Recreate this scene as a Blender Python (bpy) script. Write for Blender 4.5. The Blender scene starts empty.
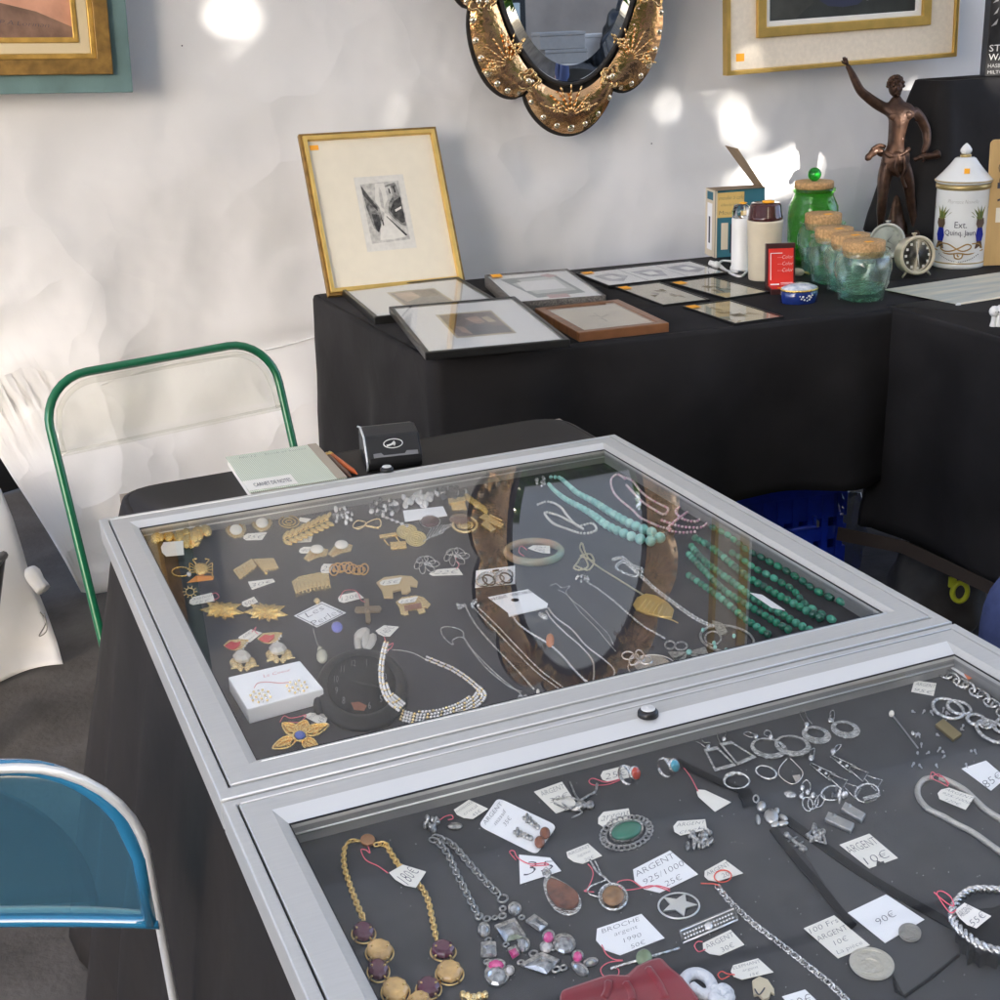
import bpy, bmesh, math, random
from mathutils import Vector, Matrix, noise
random.seed(7)
V = Vector
PI = math.pi
sc = bpy.context.scene
COL = sc.collection

# ---------------------------------------------------------------- camera, sky, sun, exposure
PITCH, ROLL, YAW, FPX = .346, .0391, .3875, 1370.8
CAM = V((-.1525, -1.7741, 1.438))
fw = V((math.sin(YAW)*math.cos(PITCH), math.cos(YAW)*math.cos(PITCH), -math.sin(PITCH)))
rt = V((math.cos(YAW), -math.sin(YAW), 0)); dn = fw.cross(rt)
AX = math.cos(ROLL)*rt + math.sin(ROLL)*dn
AY = -math.sin(ROLL)*rt + math.cos(ROLL)*dn
cd = bpy.data.cameras.new('camera'); cam = bpy.data.objects.new('camera', cd); COL.objects.link(cam)
m = Matrix((AX, -AY, -fw)).transposed().to_4x4(); m.translation = CAM
cam.matrix_world = m
cd.sensor_width = 36; cd.lens = FPX/1000*36; cd.clip_start = .02; cd.clip_end = 500
sc.camera = cam
SUN_EL = math.radians(17); SUN_AZ = math.radians(-14)      # sun low behind the camera, a little to the right
SUND = V((math.sin(-SUN_AZ)*math.cos(SUN_EL), -math.cos(SUN_AZ)*math.cos(SUN_EL), math.sin(SUN_EL)))
w_ = bpy.data.worlds.new("World"); sc.world = w_; w_.use_nodes = True
nt = w_.node_tree; sky = nt.nodes.new('ShaderNodeTexSky'); sky.sky_type = 'NISHITA'; sky.sun_disc = False
sky.sun_elevation = math.radians(38); sky.sun_rotation = math.radians(194); sky.dust_density = 4.0; sky.air_density = .45; sky.ozone_density = .2
sky.sun_elevation = SUN_EL
nt.links.new(sky.outputs[0], nt.nodes['Background'].inputs[0]); nt.nodes['Background'].inputs[1].default_value = .15
sl = bpy.data.lights.new('sun', 'SUN'); sl.energy = 2.6; sl.angle = math.radians(.5); sl.color = (1, .93, .84)
so = bpy.data.objects.new('sun', sl); COL.objects.link(so); so.rotation_euler = SUND.to_track_quat('Z', 'Y').to_euler()
so.location = (2, -8, 6)
sc.view_settings.view_transform = 'Standard'; sc.view_settings.look = 'None'
sc.view_settings.exposure = 3.3; sc.view_settings.gamma = 1
sc.cycles.transparent_max_bounces = 16; sc.cycles.max_bounces = 10

# ---------------------------------------------------------------- helpers
def ray(px, py): return (AX*((px-500)/FPX) + AY*((py-500)/FPX) + fw)
def on_z(px, py, z):
    d = ray(px, py); return CAM + d*((z-CAM.z)/d.z)
def on_y(px, py, y):
    d = ray(px, py); return CAM + d*((y-CAM.y)/d.y)
def on_x(px, py, x):
    d = ray(px, py); return CAM + d*((x-CAM.x)/d.x)
TH = math.radians(-5.5)
WD = V((math.cos(TH), math.sin(TH), 0)); WN = V((math.sin(TH), -math.cos(TH), 0)); W0 = V((.8, 1.70, 0)); UP = V((0, 0, 1))
def on_wall(px, py, off=0):
    d = ray(px, py); p0 = W0 + WN*off; return CAM + d*((p0-CAM).dot(WN)/d.dot(WN))
def wallp(s, z, off=0): return W0 + WD*s + WN*off + UP*z
def psize(p): return (p-CAM).dot(fw)/FPX          # metres in one pixel at a point

_M = {}
def mat(name, col, rough=.5, metal=0, var=0, scale=40, bump=0, bscale=200, spec=.5, trans=0, alpha=1, coat=0, sheen=0, ior=1.45, col2=None, stretch=None, detail=4):
    if name in _M: return _M[name]
    M = bpy.data.materials.new(name); M.use_nodes = True; n = M.node_tree; b = n.nodes['Principled BSDF']
    b.inputs['Base Color'].default_value = (*col, 1); b.inputs['Roughness'].default_value = rough; b.inputs['Metallic'].default_value = metal
    b.inputs['Specular IOR Level'].default_value = spec; b.inputs['Transmission Weight'].default_value = trans; b.inputs['IOR'].default_value = ior
    b.inputs['Coat Weight'].default_value = coat; b.inputs['Sheen Weight'].default_value = sheen; b.inputs['Alpha'].default_value = alpha
    tc = n.nodes.new('ShaderNodeTexCoord'); src = tc.outputs['Object']
    if stretch:
        mp = n.nodes.new('ShaderNodeMapping'); mp.inputs['Scale'].default_value = stretch; n.links.new(src, mp.inputs[0]); src = mp.outputs[0]
    if var or col2:
        t = n.nodes.new('ShaderNodeTexNoise'); t.inputs['Scale'].default_value = scale; t.inputs['Detail'].default_value = detail
        n.links.new(src, t.inputs['Vector'])
        r = n.nodes.new('ShaderNodeValToRGB'); r.color_ramp.elements[0].position = .32; r.color_ramp.elements[1].position = .68
        c2 = col2 or tuple(min(1, c*(1+var)) for c in col); c1 = col if col2 else tuple(c*(1-var) for c in col)
        r.color_ramp.elements[0].color = (*c1, 1); r.color_ramp.elements[1].color = (*c2, 1)
        n.links.new(t.outputs['Fac'], r.inputs[0]); n.links.new(r.outputs[0], b.inputs['Base Color'])
    if bump:
        t2 = n.nodes.new('ShaderNodeTexNoise'); t2.inputs['Scale'].default_value = bscale; t2.inputs['Detail'].default_value = 3
        n.links.new(src, t2.inputs['Vector'])
        bp = n.nodes.new('ShaderNodeBump'); bp.inputs['Strength'].default_value = bump; bp.inputs['Distance'].default_value = .004 if bscale > 12 else .05
        n.links.new(t2.outputs['Fac'], bp.inputs['Height']); n.links.new(bp.outputs[0], b.inputs['Normal'])
    _M[name] = M; return M
def pane_mat(name, tint=(1, 1, 1), refl=1.0, ior=1.5, rough=0.0, haze=0, hcol=(1, 1, 1)):
    """thin clear sheet: transparent plus a Fresnel reflection"""
    if name in _M: return _M[name]
    M = bpy.data.materials.new(name); M.use_nodes = True; n = M.node_tree; n.nodes.clear()
    o = n.nodes.new('ShaderNodeOutputMaterial'); mx = n.nodes.new('ShaderNodeMixShader'); tr = n.nodes.new('ShaderNodeBsdfTransparent')
    gl = n.nodes.new('ShaderNodeBsdfGlossy'); fr = n.nodes.new('ShaderNodeFresnel'); gl.inputs['Roughness'].default_value = rough
    ge = n.nodes.new('ShaderNodeNewGeometry'); mr = n.nodes.new('ShaderNodeMapRange'); mr.inputs['To Min'].default_value = ior; mr.inputs['To Max'].default_value = 1/ior
    n.links.new(ge.outputs['Backfacing'], mr.inputs['Value']); n.links.new(mr.outputs[0], fr.inputs['IOR']); tr.inputs[0].default_value = (*tint, 1); gl.inputs[0].default_value = (refl, refl, refl, 1)
    n.links.new(fr.outputs[0], mx.inputs[0]); n.links.new(tr.outputs[0], mx.inputs[1]); n.links.new(gl.outputs[0], mx.inputs[2])
    if haze:
        df = n.nodes.new('ShaderNodeBsdfDiffuse'); df.inputs[0].default_value = (*hcol, 1); m2 = n.nodes.new('ShaderNodeMixShader'); m2.inputs[0].default_value = haze
        n.links.new(mx.outputs[0], m2.inputs[1]); n.links.new(df.outputs[0], m2.inputs[2]); n.links.new(m2.outputs[0], o.inputs[0])
    else: n.links.new(mx.outputs[0], o.inputs[0])
    _M[name] = M; return M
def fabric_mat(name, col, transl, var=.04, scale=3, bump=.15, bscale=6):
    M = mat(name, col, .8, var=var, scale=scale, bump=bump, bscale=bscale, spec=.2)
    n = M.node_tree; b = n.nodes['Principled BSDF']; o = n.nodes['Material Output']
    t = n.nodes.new('ShaderNodeBsdfTranslucent'); t.inputs[0].default_value = (*col, 1); mx = n.nodes.new('ShaderNodeMixShader'); mx.inputs[0].default_value = transl
    n.links.new(b.outputs[0], mx.inputs[1]); n.links.new(t.outputs[0], mx.inputs[2]); n.links.new(mx.outputs[0], o.inputs[0])
    return M

class MB:
    def __init__(s): s.v = []; s.f = []; s.m = []; s.s = []
    def add(s, vs, fs, m=0, smooth=True):
        k = len(s.v); s.v += [V(v) for v in vs]
        for f in fs: s.f.append([i+k for i in f]); s.m.append(m); s.s.append(smooth)
        return s
    def box(s, c, sx, sy, sz, X=V((1, 0, 0)), Y=V((0, 1, 0)), Z=UP, m=0):
        c = V(c); vs = [c+X*(a*sx/2)+Y*(b*sy/2)+Z*(d*sz/2) for a in (-1, 1) for b in (-1, 1) for d in (-1, 1)]
        return s.add(vs, [(0, 1, 3, 2), (4, 6, 7, 5), (0, 4, 5, 1), (2, 3, 7, 6), (0, 2, 6, 4), (1, 5, 7, 3)], m, False)
    def prism(s, poly, up, m=0, smooth=False):
        n = len(poly); vs = list(poly)+[p+up for p in poly]
        nr = sum(((poly[i]-poly[0]).cross(poly[(i+1) % n]-poly[0]) for i in range(n)), V((0, 0, 0)))
        fs = [list(range(n))[::-1], list(range(n, 2*n))]+[(i, (i+1) % n, (i+1) % n+n, i+n) for i in range(n)]
        if nr.dot(up) < 0: fs = [list(f)[::-1] for f in fs]
        return s.add(vs, fs, m, smooth)
    def ring(s, outer, inner, up, m=0):
        n = len(outer); vs = list(outer)+list(inner)+[p+up for p in outer]+[p+up for p in inner]; fs = []
        for i in range(n):
            j = (i+1) % n
            fs += [(i, j, j+2*n, i+2*n), (j+n, i+n, i+3*n, j+3*n), (i+2*n, j+2*n, j+3*n, i+3*n), (j, i, i+n, j+n)]
        return s.add(vs, fs, m, False)
    def tube(s, path, r, n=8, closed=False, m=0):
        P = [V(p) for p in path]; N = len(P)
        if N < 2: return s
        R = r if isinstance(r, (list, tuple)) else [r]*N
        vs = []; fs = []; u = None
        for i in range(N):
            if closed: t = P[(i+1) % N]-P[i-1]
            else: t = P[min(i+1, N-1)]-P[max(i-1, 0)]
            if t.length < 1e-9: t = V((0, 0, 1))
            t.normalize()
            if u is None: u = t.orthogonal().normalized()
            u = (u - t*u.dot(t)); u = u.normalized() if u.length > 1e-6 else t.orthogonal().normalized()
            b = t.cross(u)
            vs += [P[i]+(u*math.cos(2*PI*k/n)+b*math.sin(2*PI*k/n))*R[i] for k in range(n)]
        for i in range(N if closed else N-1):
            j = (i+1) % N
            fs += [(i*n+k, i*n+(k+1) % n, j*n+(k+1) % n, j*n+k) for k in range(n)]
        if not closed: fs += [list(range(n))[::-1], list(range((N-1)*n, N*n))]
        return s.add(vs, fs, m)
    def lathe(s, o, prof, n=28, m=0, X=V((1, 0, 0)), Y=V((0, 1, 0)), Z=UP, wob=None, smooth=True):
        vs = []; fs = []; N = len(prof)
        for i, (r, z) in enumerate(prof):
            for k in range(n):
                a = 2*PI*k/n; q = r*(1+(wob(a, z) if wob else 0)); vs.append(o+X*(q*math.cos(a))+Y*(q*math.sin(a))+Z*z)
        for i in range(N-1): fs += [(i*n+k, i*n+(k+1) % n, (i+1)*n+(k+1) % n, (i+1)*n+k) for k in range(n)]
        if prof[0][0] > 1e-6: fs.append(list(range(n))[::-1])
        if prof[-1][0] > 1e-6: fs.append(list(range((N-1)*n, N*n)))
        return s.add(vs, fs, m, smooth)
    def ball(s, c, rx, ry=None, rz=None, X=V((1, 0, 0)), Y=V((0, 1, 0)), Z=UP, n=10, k=6, m=0):
        ry = ry or rx; rz = rz or rx; c = V(c); vs = [c-Z*rz]; fs = []
        for i in range(1, k):
            p = -PI/2+PI*i/k
            vs += [c+X*(rx*math.cos(p)*math.cos(2*PI*j/n))+Y*(ry*math.cos(p)*math.sin(2*PI*j/n))+Z*(rz*math.sin(p)) for j in range(n)]
        vs.append(c+Z*rz); L = len(vs)-1
        fs += [(0, 1+(j+1) % n, 1+j) for j in range(n)]
        for i in range(k-2): fs += [(1+i*n+j, 1+i*n+(j+1) % n, 1+(i+1)*n+(j+1) % n, 1+(i+1)*n+j) for j in range(n)]
        fs += [(L, 1+(k-2)*n+j, 1+(k-2)*n+(j+1) % n) for j in range(n)]
        return s.add(vs, fs, m)
    def build(s, name, mats, parent=None, bevel=0, origin=None, sub=0):
        o = origin
        if o is None: o = origin_of(parent) if parent else (V((sum(v.x for v in s.v)/len(s.v), sum(v.y for v in s.v)/len(s.v), min(v.z for v in s.v))))
        me = bpy.data.meshes.new(name); me.from_pydata([v-o for v in s.v], [], s.f)
        for M in (mats if isinstance(mats, (list, tuple)) else [mats]): me.materials.append(M)
        me.polygons.foreach_set('material_index', s.m); me.polygons.foreach_set('use_smooth', s.s); me.update()
        ob = bpy.data.objects.new(name, me); COL.objects.link(ob); ob['_o'] = list(o)
        if parent: ob.parent = parent
        else: ob.location = o
        if bevel:
            b = ob.modifiers.new('bevel', 'BEVEL'); b.width = bevel; b.segments = 2; b.limit_method = 'ANGLE'
        if sub:
            b = ob.modifiers.new('sub', 'SUBSURF'); b.levels = sub; b.render_levels = sub
        return ob
def origin_of(o): return V(o['_o'])
def thing(name, label, cat, loc, group=None):
    o = bpy.data.objects.new(name, None); COL.objects.link(o); o.location = loc; o['_o'] = list(loc); o.empty_display_size = .02
    return tag(o, label, cat, group)
def tag(o, label, cat, group=None):
    o['label'] = label; o['category'] = cat
    if group: o['group'] = group
    return o
def structure(o): o['kind'] = 'structure'; return o
def spline(pts, per=8, closed=False):
    P = [V(p) for p in pts]; out = []; N = len(P)
    rng = range(N if closed else N-1)
    for i in rng:
        if closed: a, b, c, d = P[i-1], P[i], P[(i+1) % N], P[(i+2) % N]
        else: a, b, c, d = P[max(i-1, 0)], P[i], P[i+1], P[min(i+2, N-1)]
        for k in range(per):
            t = k/per; out.append(.5*((2*b)+(c-a)*t+(2*a-5*b+4*c-d)*t*t+(3*b-a-3*c+d)*t**3))
    if not closed: out.append(P[-1])
    return out
def resample(path, step):
    out = [path[0].copy()]; acc = 0
    for a, b in zip(path, path[1:]):
        L = (b-a).length; d = step-acc
        while d <= L and L > 0:
            out.append(a.lerp(b, d/L)); d += step
        acc = (acc+L) % step if L else acc
    return out
_T = {}
def text_mesh(s, shear=0.0):
    k = (s, shear)
    if k not in _T:
        c = bpy.data.curves.new('lettering', 'FONT'); c.body = s; c.shear = shear; c.offset = -.02 if shear > .05 else 0; c.resolution_u = 2
        o = bpy.data.objects.new('lettering', c); COL.objects.link(o); dg = bpy.context.evaluated_depsgraph_get()
        me = bpy.data.meshes.new_from_object(o.evaluated_get(dg)); bpy.data.objects.remove(o)
        vs = [v.co.copy() for v in me.vertices]; fs = [list(p.vertices) for p in me.polygons]
        x0 = min(v.x for v in vs); x1 = max(v.x for v in vs); y0 = min(v.y for v in vs); y1 = max(v.y for v in vs)
        _T[k] = ([((v.x-x0)/(x1-x0), (v.y-y0)/(y1-y0)) for v in vs], fs, (x1-x0)/(y1-y0)); bpy.data.meshes.remove(me)
    return _T[k]
def write(name, lines, quad, M, parent, nrm, off=.0004, shear=.25, fill=None):
    """lettering laid on the quad TL, TR, BR, BL (world points)"""
    mb = MB(); TL, TR, BR, BL = quad; n = len(lines)
    for i, ln in enumerate(lines):
        if not ln: continue
        uv, fs, asp = text_mesh(ln, shear)
        v0 = (i+(.24 if shear > .05 else .12))/n; v1 = (i+(.76 if shear > .05 else .86))/n
        wid = ((TR-TL).length+(BR-BL).length)/2; hei = (BL-TL).length*(v1-v0); u = min(1, asp*hei/wid*1.25) if not fill else fill
        u0 = (1-u)/2
        def pt(a, b):
            a = u0+a*u; b = v1+(v0-v1)*b
            return TL.lerp(TR, a).lerp(BL.lerp(BR, a), b)+nrm*off
        vs = [pt(a, b) for a, b in uv]
        f2 = []
        for f in fs:
            nn = (vs[f[1]]-vs[f[0]]).cross(vs[f[2]]-vs[f[0]]); f2.append(f if nn.dot(nrm) > 0 else f[::-1])
        mb.add(vs, f2, 0, False)
    return mb.build(name, M, parent)
def rectfit(c):
    """TL, TR, BR, BL world points to centre, X, Y axes (orthogonal) and sizes"""
    X = ((c[1]-c[0])+(c[2]-c[3]))/2; Y = ((c[0]-c[3])+(c[1]-c[2]))/2; ce = (c[0]+c[1]+c[2]+c[3])/4
    lx = X.length; X = X.normalized(); Y = Y-X*Y.dot(X); ly = Y.length; return ce, X, Y.normalized(), lx, ly

# ---------------------------------------------------------------- common materials
TENT = fabric_mat('tent_fabric', (.80, .80, .80), .18, var=.075, scale=1.8, bump=.75, bscale=3.0)
def crumple_mat(M, sc_, dist, strength):
    n = M.node_tree; b = n.nodes['Principled BSDF']; tc = n.nodes.new('ShaderNodeTexCoord'); ns = n.nodes.new('ShaderNodeTexNoise'); ns.inputs['Scale'].default_value = 2.2; ns.inputs['Detail'].default_value = 3
    ad = n.nodes.new('ShaderNodeMixRGB'); ad.blend_type = 'ADD'; ad.inputs[0].default_value = .35; n.links.new(tc.outputs['Object'], ns.inputs['Vector']); n.links.new(tc.outputs['Object'], ad.inputs[1]); n.links.new(ns.outputs['Color'], ad.inputs[2])
    vo = n.nodes.new('ShaderNodeTexVoronoi'); vo.feature = 'F1'; vo.inputs['Scale'].default_value = sc_; n.links.new(ad.outputs[0], vo.inputs['Vector'])
    mk = n.nodes.new('ShaderNodeTexNoise'); mk.inputs['Scale'].default_value = 1.3; n.links.new(tc.outputs['Object'], mk.inputs['Vector']); rp = n.nodes.new('ShaderNodeValToRGB'); rp.color_ramp.elements[0].position = .42; rp.color_ramp.elements[1].position = .66; n.links.new(mk.outputs['Fac'], rp.inputs[0])
    mu = n.nodes.new('ShaderNodeMath'); mu.operation = 'MULTIPLY'; n.links.new(vo.outputs['Distance'], mu.inputs[0]); n.links.new(rp.outputs[0], mu.inputs[1])
    bp = n.nodes.new('ShaderNodeBump'); bp.inputs['Strength'].default_value = strength; bp.inputs['Distance'].default_value = dist; n.links.new(mu.outputs[0], bp.inputs['Height'])
    old = b.inputs['Normal'].links[0].from_socket if b.inputs['Normal'].links else None
    if old: n.links.new(old, bp.inputs['Normal'])
    n.links.new(bp.outputs[0], b.inputs['Normal'])
crumple_mat(TENT, 5.5, .035, .9)
ROOF = fabric_mat('roof_fabric', (.87, .865, .835), .55, var=.02)
BLACK = mat('black_cloth', (.016, .015, .0155), .7, var=.3, scale=5, bump=.06, bscale=9, spec=.2)
BROWNB = mat('brown_black_cloth', (.021, .0178, .016), .6, var=.1, scale=6, bump=.05, bscale=8, spec=.3)
crumple_mat(BLACK, 5, .03, .6); crumple_mat(BROWNB, 6, .012, .5)
HEM = mat('brown_hem', (.045, .032, .025), .8)
ALU = mat('satin_aluminium', (.50, .50, .48), .40, .25, var=.03, scale=30, stretch=(1, 14, 14), spec=.5)
ALUB = mat('bright_aluminium', (.66, .665, .655), .38, .25)
GLASS = pane_mat('case_glass', (.985, .99, .985), 1.0, 1.39, .01)
GLASS2 = pane_mat('thin_case_glass', (.985, .99, .985), 1.0, 1.22, .015)
VELVET = mat('black_felt', (.042, .040, .046), .9, var=.12, scale=60, spec=.15)
VELVET2 = mat('grey_velvet', (.064, .064, .067), .9, var=.10, scale=60, spec=.15)
GOLD = mat('gold', (1.0, .62, .15), .24, 1, bump=.6, bscale=380, col2=(1.0, .78, .34), scale=300)
PALEGOLD = mat('pale_gold', (.98, .68, .26), .24, 1, bump=.6, bscale=420, col2=(1.0, .84, .50), scale=300)
SILVER = mat('silver', (.42, .41, .39), .16, 1, bump=.5, bscale=450, col2=(.93, .92, .90), scale=260)
OLDSILVER = mat('old_silver', (.20, .195, .185), .28, 1, col2=(.72, .70, .67), scale=300, bump=.3, bscale=500)
STRASS = mat('strass', (.88, .86, .84), .08, .6, spec=1)
PEARL = mat('pearl', (.78, .74, .66), .2, coat=.6)
PAPER = mat('paper', (.80, .77, .70), .8, var=.03, scale=60)
WPAPER = mat('white_paper', (.86, .86, .87), .75)
INK = mat('ink', (.06, .06, .08), .8)
INKR = mat('red_ink', (.55, .05, .04), .8)
PINK = mat('pink_string', (.72, .13, .18), .8)
ORANGE = mat('orange_sticker', (.95, .42, .02), .6)
BLK = mat('black_plastic', (.012, .012, .013), .35)
GILT = mat('gilt_wood', (.52, .32, .08), .38, .55, var=.25, scale=30, bump=.2, bscale=80)
GILTD = mat('dark_gilt', (.26, .15, .04), .45, .4, var=.3, scale=40)
CREAM = mat('cream_mat', (.78, .72, .58), .85, var=.02)
WHITEM = mat('white_mat', (.80, .80, .77), .85)
FRAMEGL = pane_mat('frame_glass', (.98, .98, .98), .9, 1.22)

ZT = .787       # table tops
# ---------------------------------------------------------------- the setting
gm = mat('bare_ground', (.060, .053, .046), .95, col2=(.125, .112, .10), scale=5, bump=.6, bscale=60, detail=10)
mb = MB(); mb.add([(-250, -250, 0), (250, -250, 0), (250, 250, 0), (-250, 250, 0)], [(0, 1, 2, 3)]); g = mb.build('ground', gm, origin=V((0, 0, 0))); structure(g)

def sheet(fn, nu, nv, mb=None, m=0):
    mb = mb or MB(); vs = [fn(i/nu, j/nv) for j in range(nv+1) for i in range(nu+1)]
    fs = [(j*(nu+1)+i, j*(nu+1)+i+1, (j+1)*(nu+1)+i+1, (j+1)*(nu+1)+i) for j in range(nv) for i in range(nu)]
    return mb.add(vs, fs, m)
def solid(o, t):
    md = o.modifiers.new('thickness', 'SOLIDIFY'); md.thickness = t; md.offset = 0; return o
def nz(x, y, z=0): return noise.noise(V((x, y, z)))
def wallfn(u, v):
    s = -1.0+4.6*u; z = 2.735*(1-v)
    zl = 0
    if s < -.72: zl = .36*((-.72-s)/.135)            # the lower corner is hitched up at the left
    z = zl+(2.735-zl)*(1-v)
    w = .035*nz(s*1.3, z*.8, 1)+.014*nz(s*5, z*2.5, 4)+.022*abs(nz(s*2.2+z*1.6, z*1.0-s*.6, 12))+.012*abs(nz(s*5-z*2.4, z*3.4+s, 15))
    low = max(0, 1-z/.75)
    w += low*(.09*nz(s*3.0, z*3+s*2, 9)+.03*nz(s*8, z*5-s*3, 2)+.035*math.sin(s*9+z*14)*low)
    w += .020*math.exp(-((z-.62-.10*s)/.03)**2)*(1 if s < .3 else .3)
    return wallp(s, z+.004, -.05-w*.8+.10*low*low)
o = solid(sheet(wallfn, 150, 90).build('tent_wall', TENT), .0015)
tag(o, 'white fabric tent sidewall behind the stall, wrinkled near the ground', 'tent wall')
seam = MB()
pts = [wallfn((s+1.0)/4.6, 1-(z/2.735)) + WN*.004 for s, z in [(-.6+.1*k, .55+.012*k+.01*math.sin(k)) for k in range(9)]]
seam.tube(spline(pts, 4), .0025, 5); seam.build('seam', TENT, o)
for s, z in [(-.30, 1.37), (.94, 1.06)]:
    sp = MB(); q = wallfn((s+1)/4.6, 1-z/2.735)+WN*.003; sp.ball(q, .002, n=6, k=4); sp.build('dirt_speck', INK, o)

tp = sheet(lambda u, v: V((-3.2+5.0*u, 2.75+.10*math.sin(u*30)+.05*nz(u*8, v*5), 1.9*(1-v)+.004)), 60, 12).build('shade_sheet', mat('outdoor_shade', (.014, .015, .017), .6, var=.2, scale=4)); solid(tp, .002); tag(tp, 'added dark sheet for the shade outside behind the lifted corner of the tent wall', 'shade_sheet')  # dark sheet added so the gap under the lifted wall reads as shade
def flapfn(u, v):      # loose end panel at the left, its hem on the ground
    edge = [(0, 486), (12, 515), (22, 548), (29, 573), (38, 592), (50, 622), (58, 645), (63, 664)]
    k = v*(len(edge)-1); i = min(int(k), len(edge)-2); t = k-i
    ex = edge[i][0]+(edge[i+1][0]-edge[i][0])*t; ey = edge[i][1]+(edge[i+1][1]-edge[i][1])*t
    y = 1.33+.22*(1-v)
    p = on_y(ex, ey, y); 
    q = V((p.x-.75, p.y-.12, p.z+.03*(1-v)))
    r = q.lerp(p, u); r.y += .02*math.sin(u*17+v*5)+.012*nz(u*5, v*6, 3); r.z = max(r.z-.008*(1-u), .004); return r
o = solid(sheet(flapfn, 40, 30).build('tent_flap', TENT), .0015); tag(o, 'loose white tent panel hanging at the left with a rolled tie', 'tent flap')
tk = MB(); tk.tube(spline([on_y(30, 568, 1.42), on_y(36, 580, 1.40), on_y(44, 590, 1.38)], 4), [.012, .016, .02, .02, .019, .018, .018, .018, .017], 10); tk.build('tie', TENT, o)
tk = MB(); tk.tube(spline([on_y(40, 612, 1.37), on_y(46, 622, 1.36), on_y(39, 636, 1.35), on_y(47, 630, 1.35), on_y(44, 613, 1.36)], 5), .0015, 5); tk.build('wire_hook', mat('wire', (.2, .2, .2), .4, 1), o)

def rooffn(u, v):
    x = -4.8+8.7*u; y = 2.15-4.05*v; z = 2.75-.35*max(0, (.10-v)/.10)+.02*math.sin(u*26)*math.sin(v*7)
    return V((x, y-.09*(x-.8), z))
o = solid(sheet(rooffn, 50, 30).build('tent_roof', ROOF), .0015); tag(o, 'white fabric tent roof over the stall', 'tent roof')
pole = mat('tent_pole', (.35, .35, .36), .35, .8)
for i, (x, y) in enumerate([(-4.6, -1.6), (3.7, -2.1), (-4.6, 2.4), (3.7, 1.6)]):
    t = thing('tent_pole', ['grey tent pole at the open left front corner', 'grey tent pole at the open right front corner', 'grey tent pole behind the wall at the left', 'grey tent pole behind the wall at the right'][i], 'tent pole', V((x, y, 0)))
    b = MB(); b.lathe(V((x, y, 0)), [(.02, .012), (.02, 2.42)], 12); b.build('post', pole, t)
    b = MB(); b.box(V((x, y, .006)), .12, .12, .012); b.build('foot_plate', pole, t)
for v in (.28,):
    t = thing('roof_bar', 'grey cross bar under the tent roof', 'roof bar', rooffn(0, v))
    b = MB(); b.tube([rooffn(u, v)-UP*.03 for u in (0, .25, .5, .75, 1)], .014, 8); b.build('bar', pole, t)

# trees beyond the open front, leaf gaps shaped to throw aimed sun spots
GAPS = []
for px, py, r in [(240, 10, .05), (242, 30, .03), (668, 112, .03), (692, 96, .028), (728, 92, .032), (744, 88, .036), (748, 108, .034), (756, 124, .030), (738, 136, .010), (957, 15, .05), (958, 45, .045), (945, 72, .035), (934, 98, .035), (955, 75, .03), (925, 118, .02),
                  (742, 178, .014), (760, 170, .020), (784, 160, .022), (790, 176, .016), (808, 162, .018), (774, 183, .014), (812, 178, .008), (822, 168, .008), (752, 184, .012), (772, 186, .012), (734, 186, .012), (844, 178, .010), (852, 184, .010), (838, 150, .010), (838, 166, .008),
                  (376, 90, .012), (400, 104, .006), (452, 124, .008), (478, 128, .009), (488, 168, .008), (544, 153, .008), (362, 205, .005), ]:
    GAPS.append((on_wall(px, py), r))
for px, py, r in [(165, 375, .02), (188, 385, .03), (205, 392, .02), (178, 400, .016)]: GAPS.append((on_y(px, py, .70), r))
BLOCKS = [on_wall(17, 168), on_wall(35, 112), on_wall(60, 175), on_wall(100, 250), on_wall(60, 115), on_wall(510, 170), on_wall(12, 145)]  # leaf clusters added on these sun rays to stop stray spots
leafm = mat('leaves', (.06, .13, .02), .5, var=.5, scale=.9, spec=.4)
_n = leafm.node_tree; _t = _n.nodes.new('ShaderNodeBsdfTranslucent'); _t.inputs[0].default_value = (.16, .30, .03, 1); _x = _n.nodes.new('ShaderNodeMixShader'); _x.inputs[0].default_value = .35
_n.links.new(_n.nodes['Principled BSDF'].outputs[0], _x.inputs[1]); _n.links.new(_t.outputs[0], _x.inputs[2]); _n.links.new(_x.outputs[0], _n.nodes['Material Output'].inputs[0])
barkm = mat('bark', (.06, .045, .032), .9, var=.4, scale=20, bump=.6, bscale=40)
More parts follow.
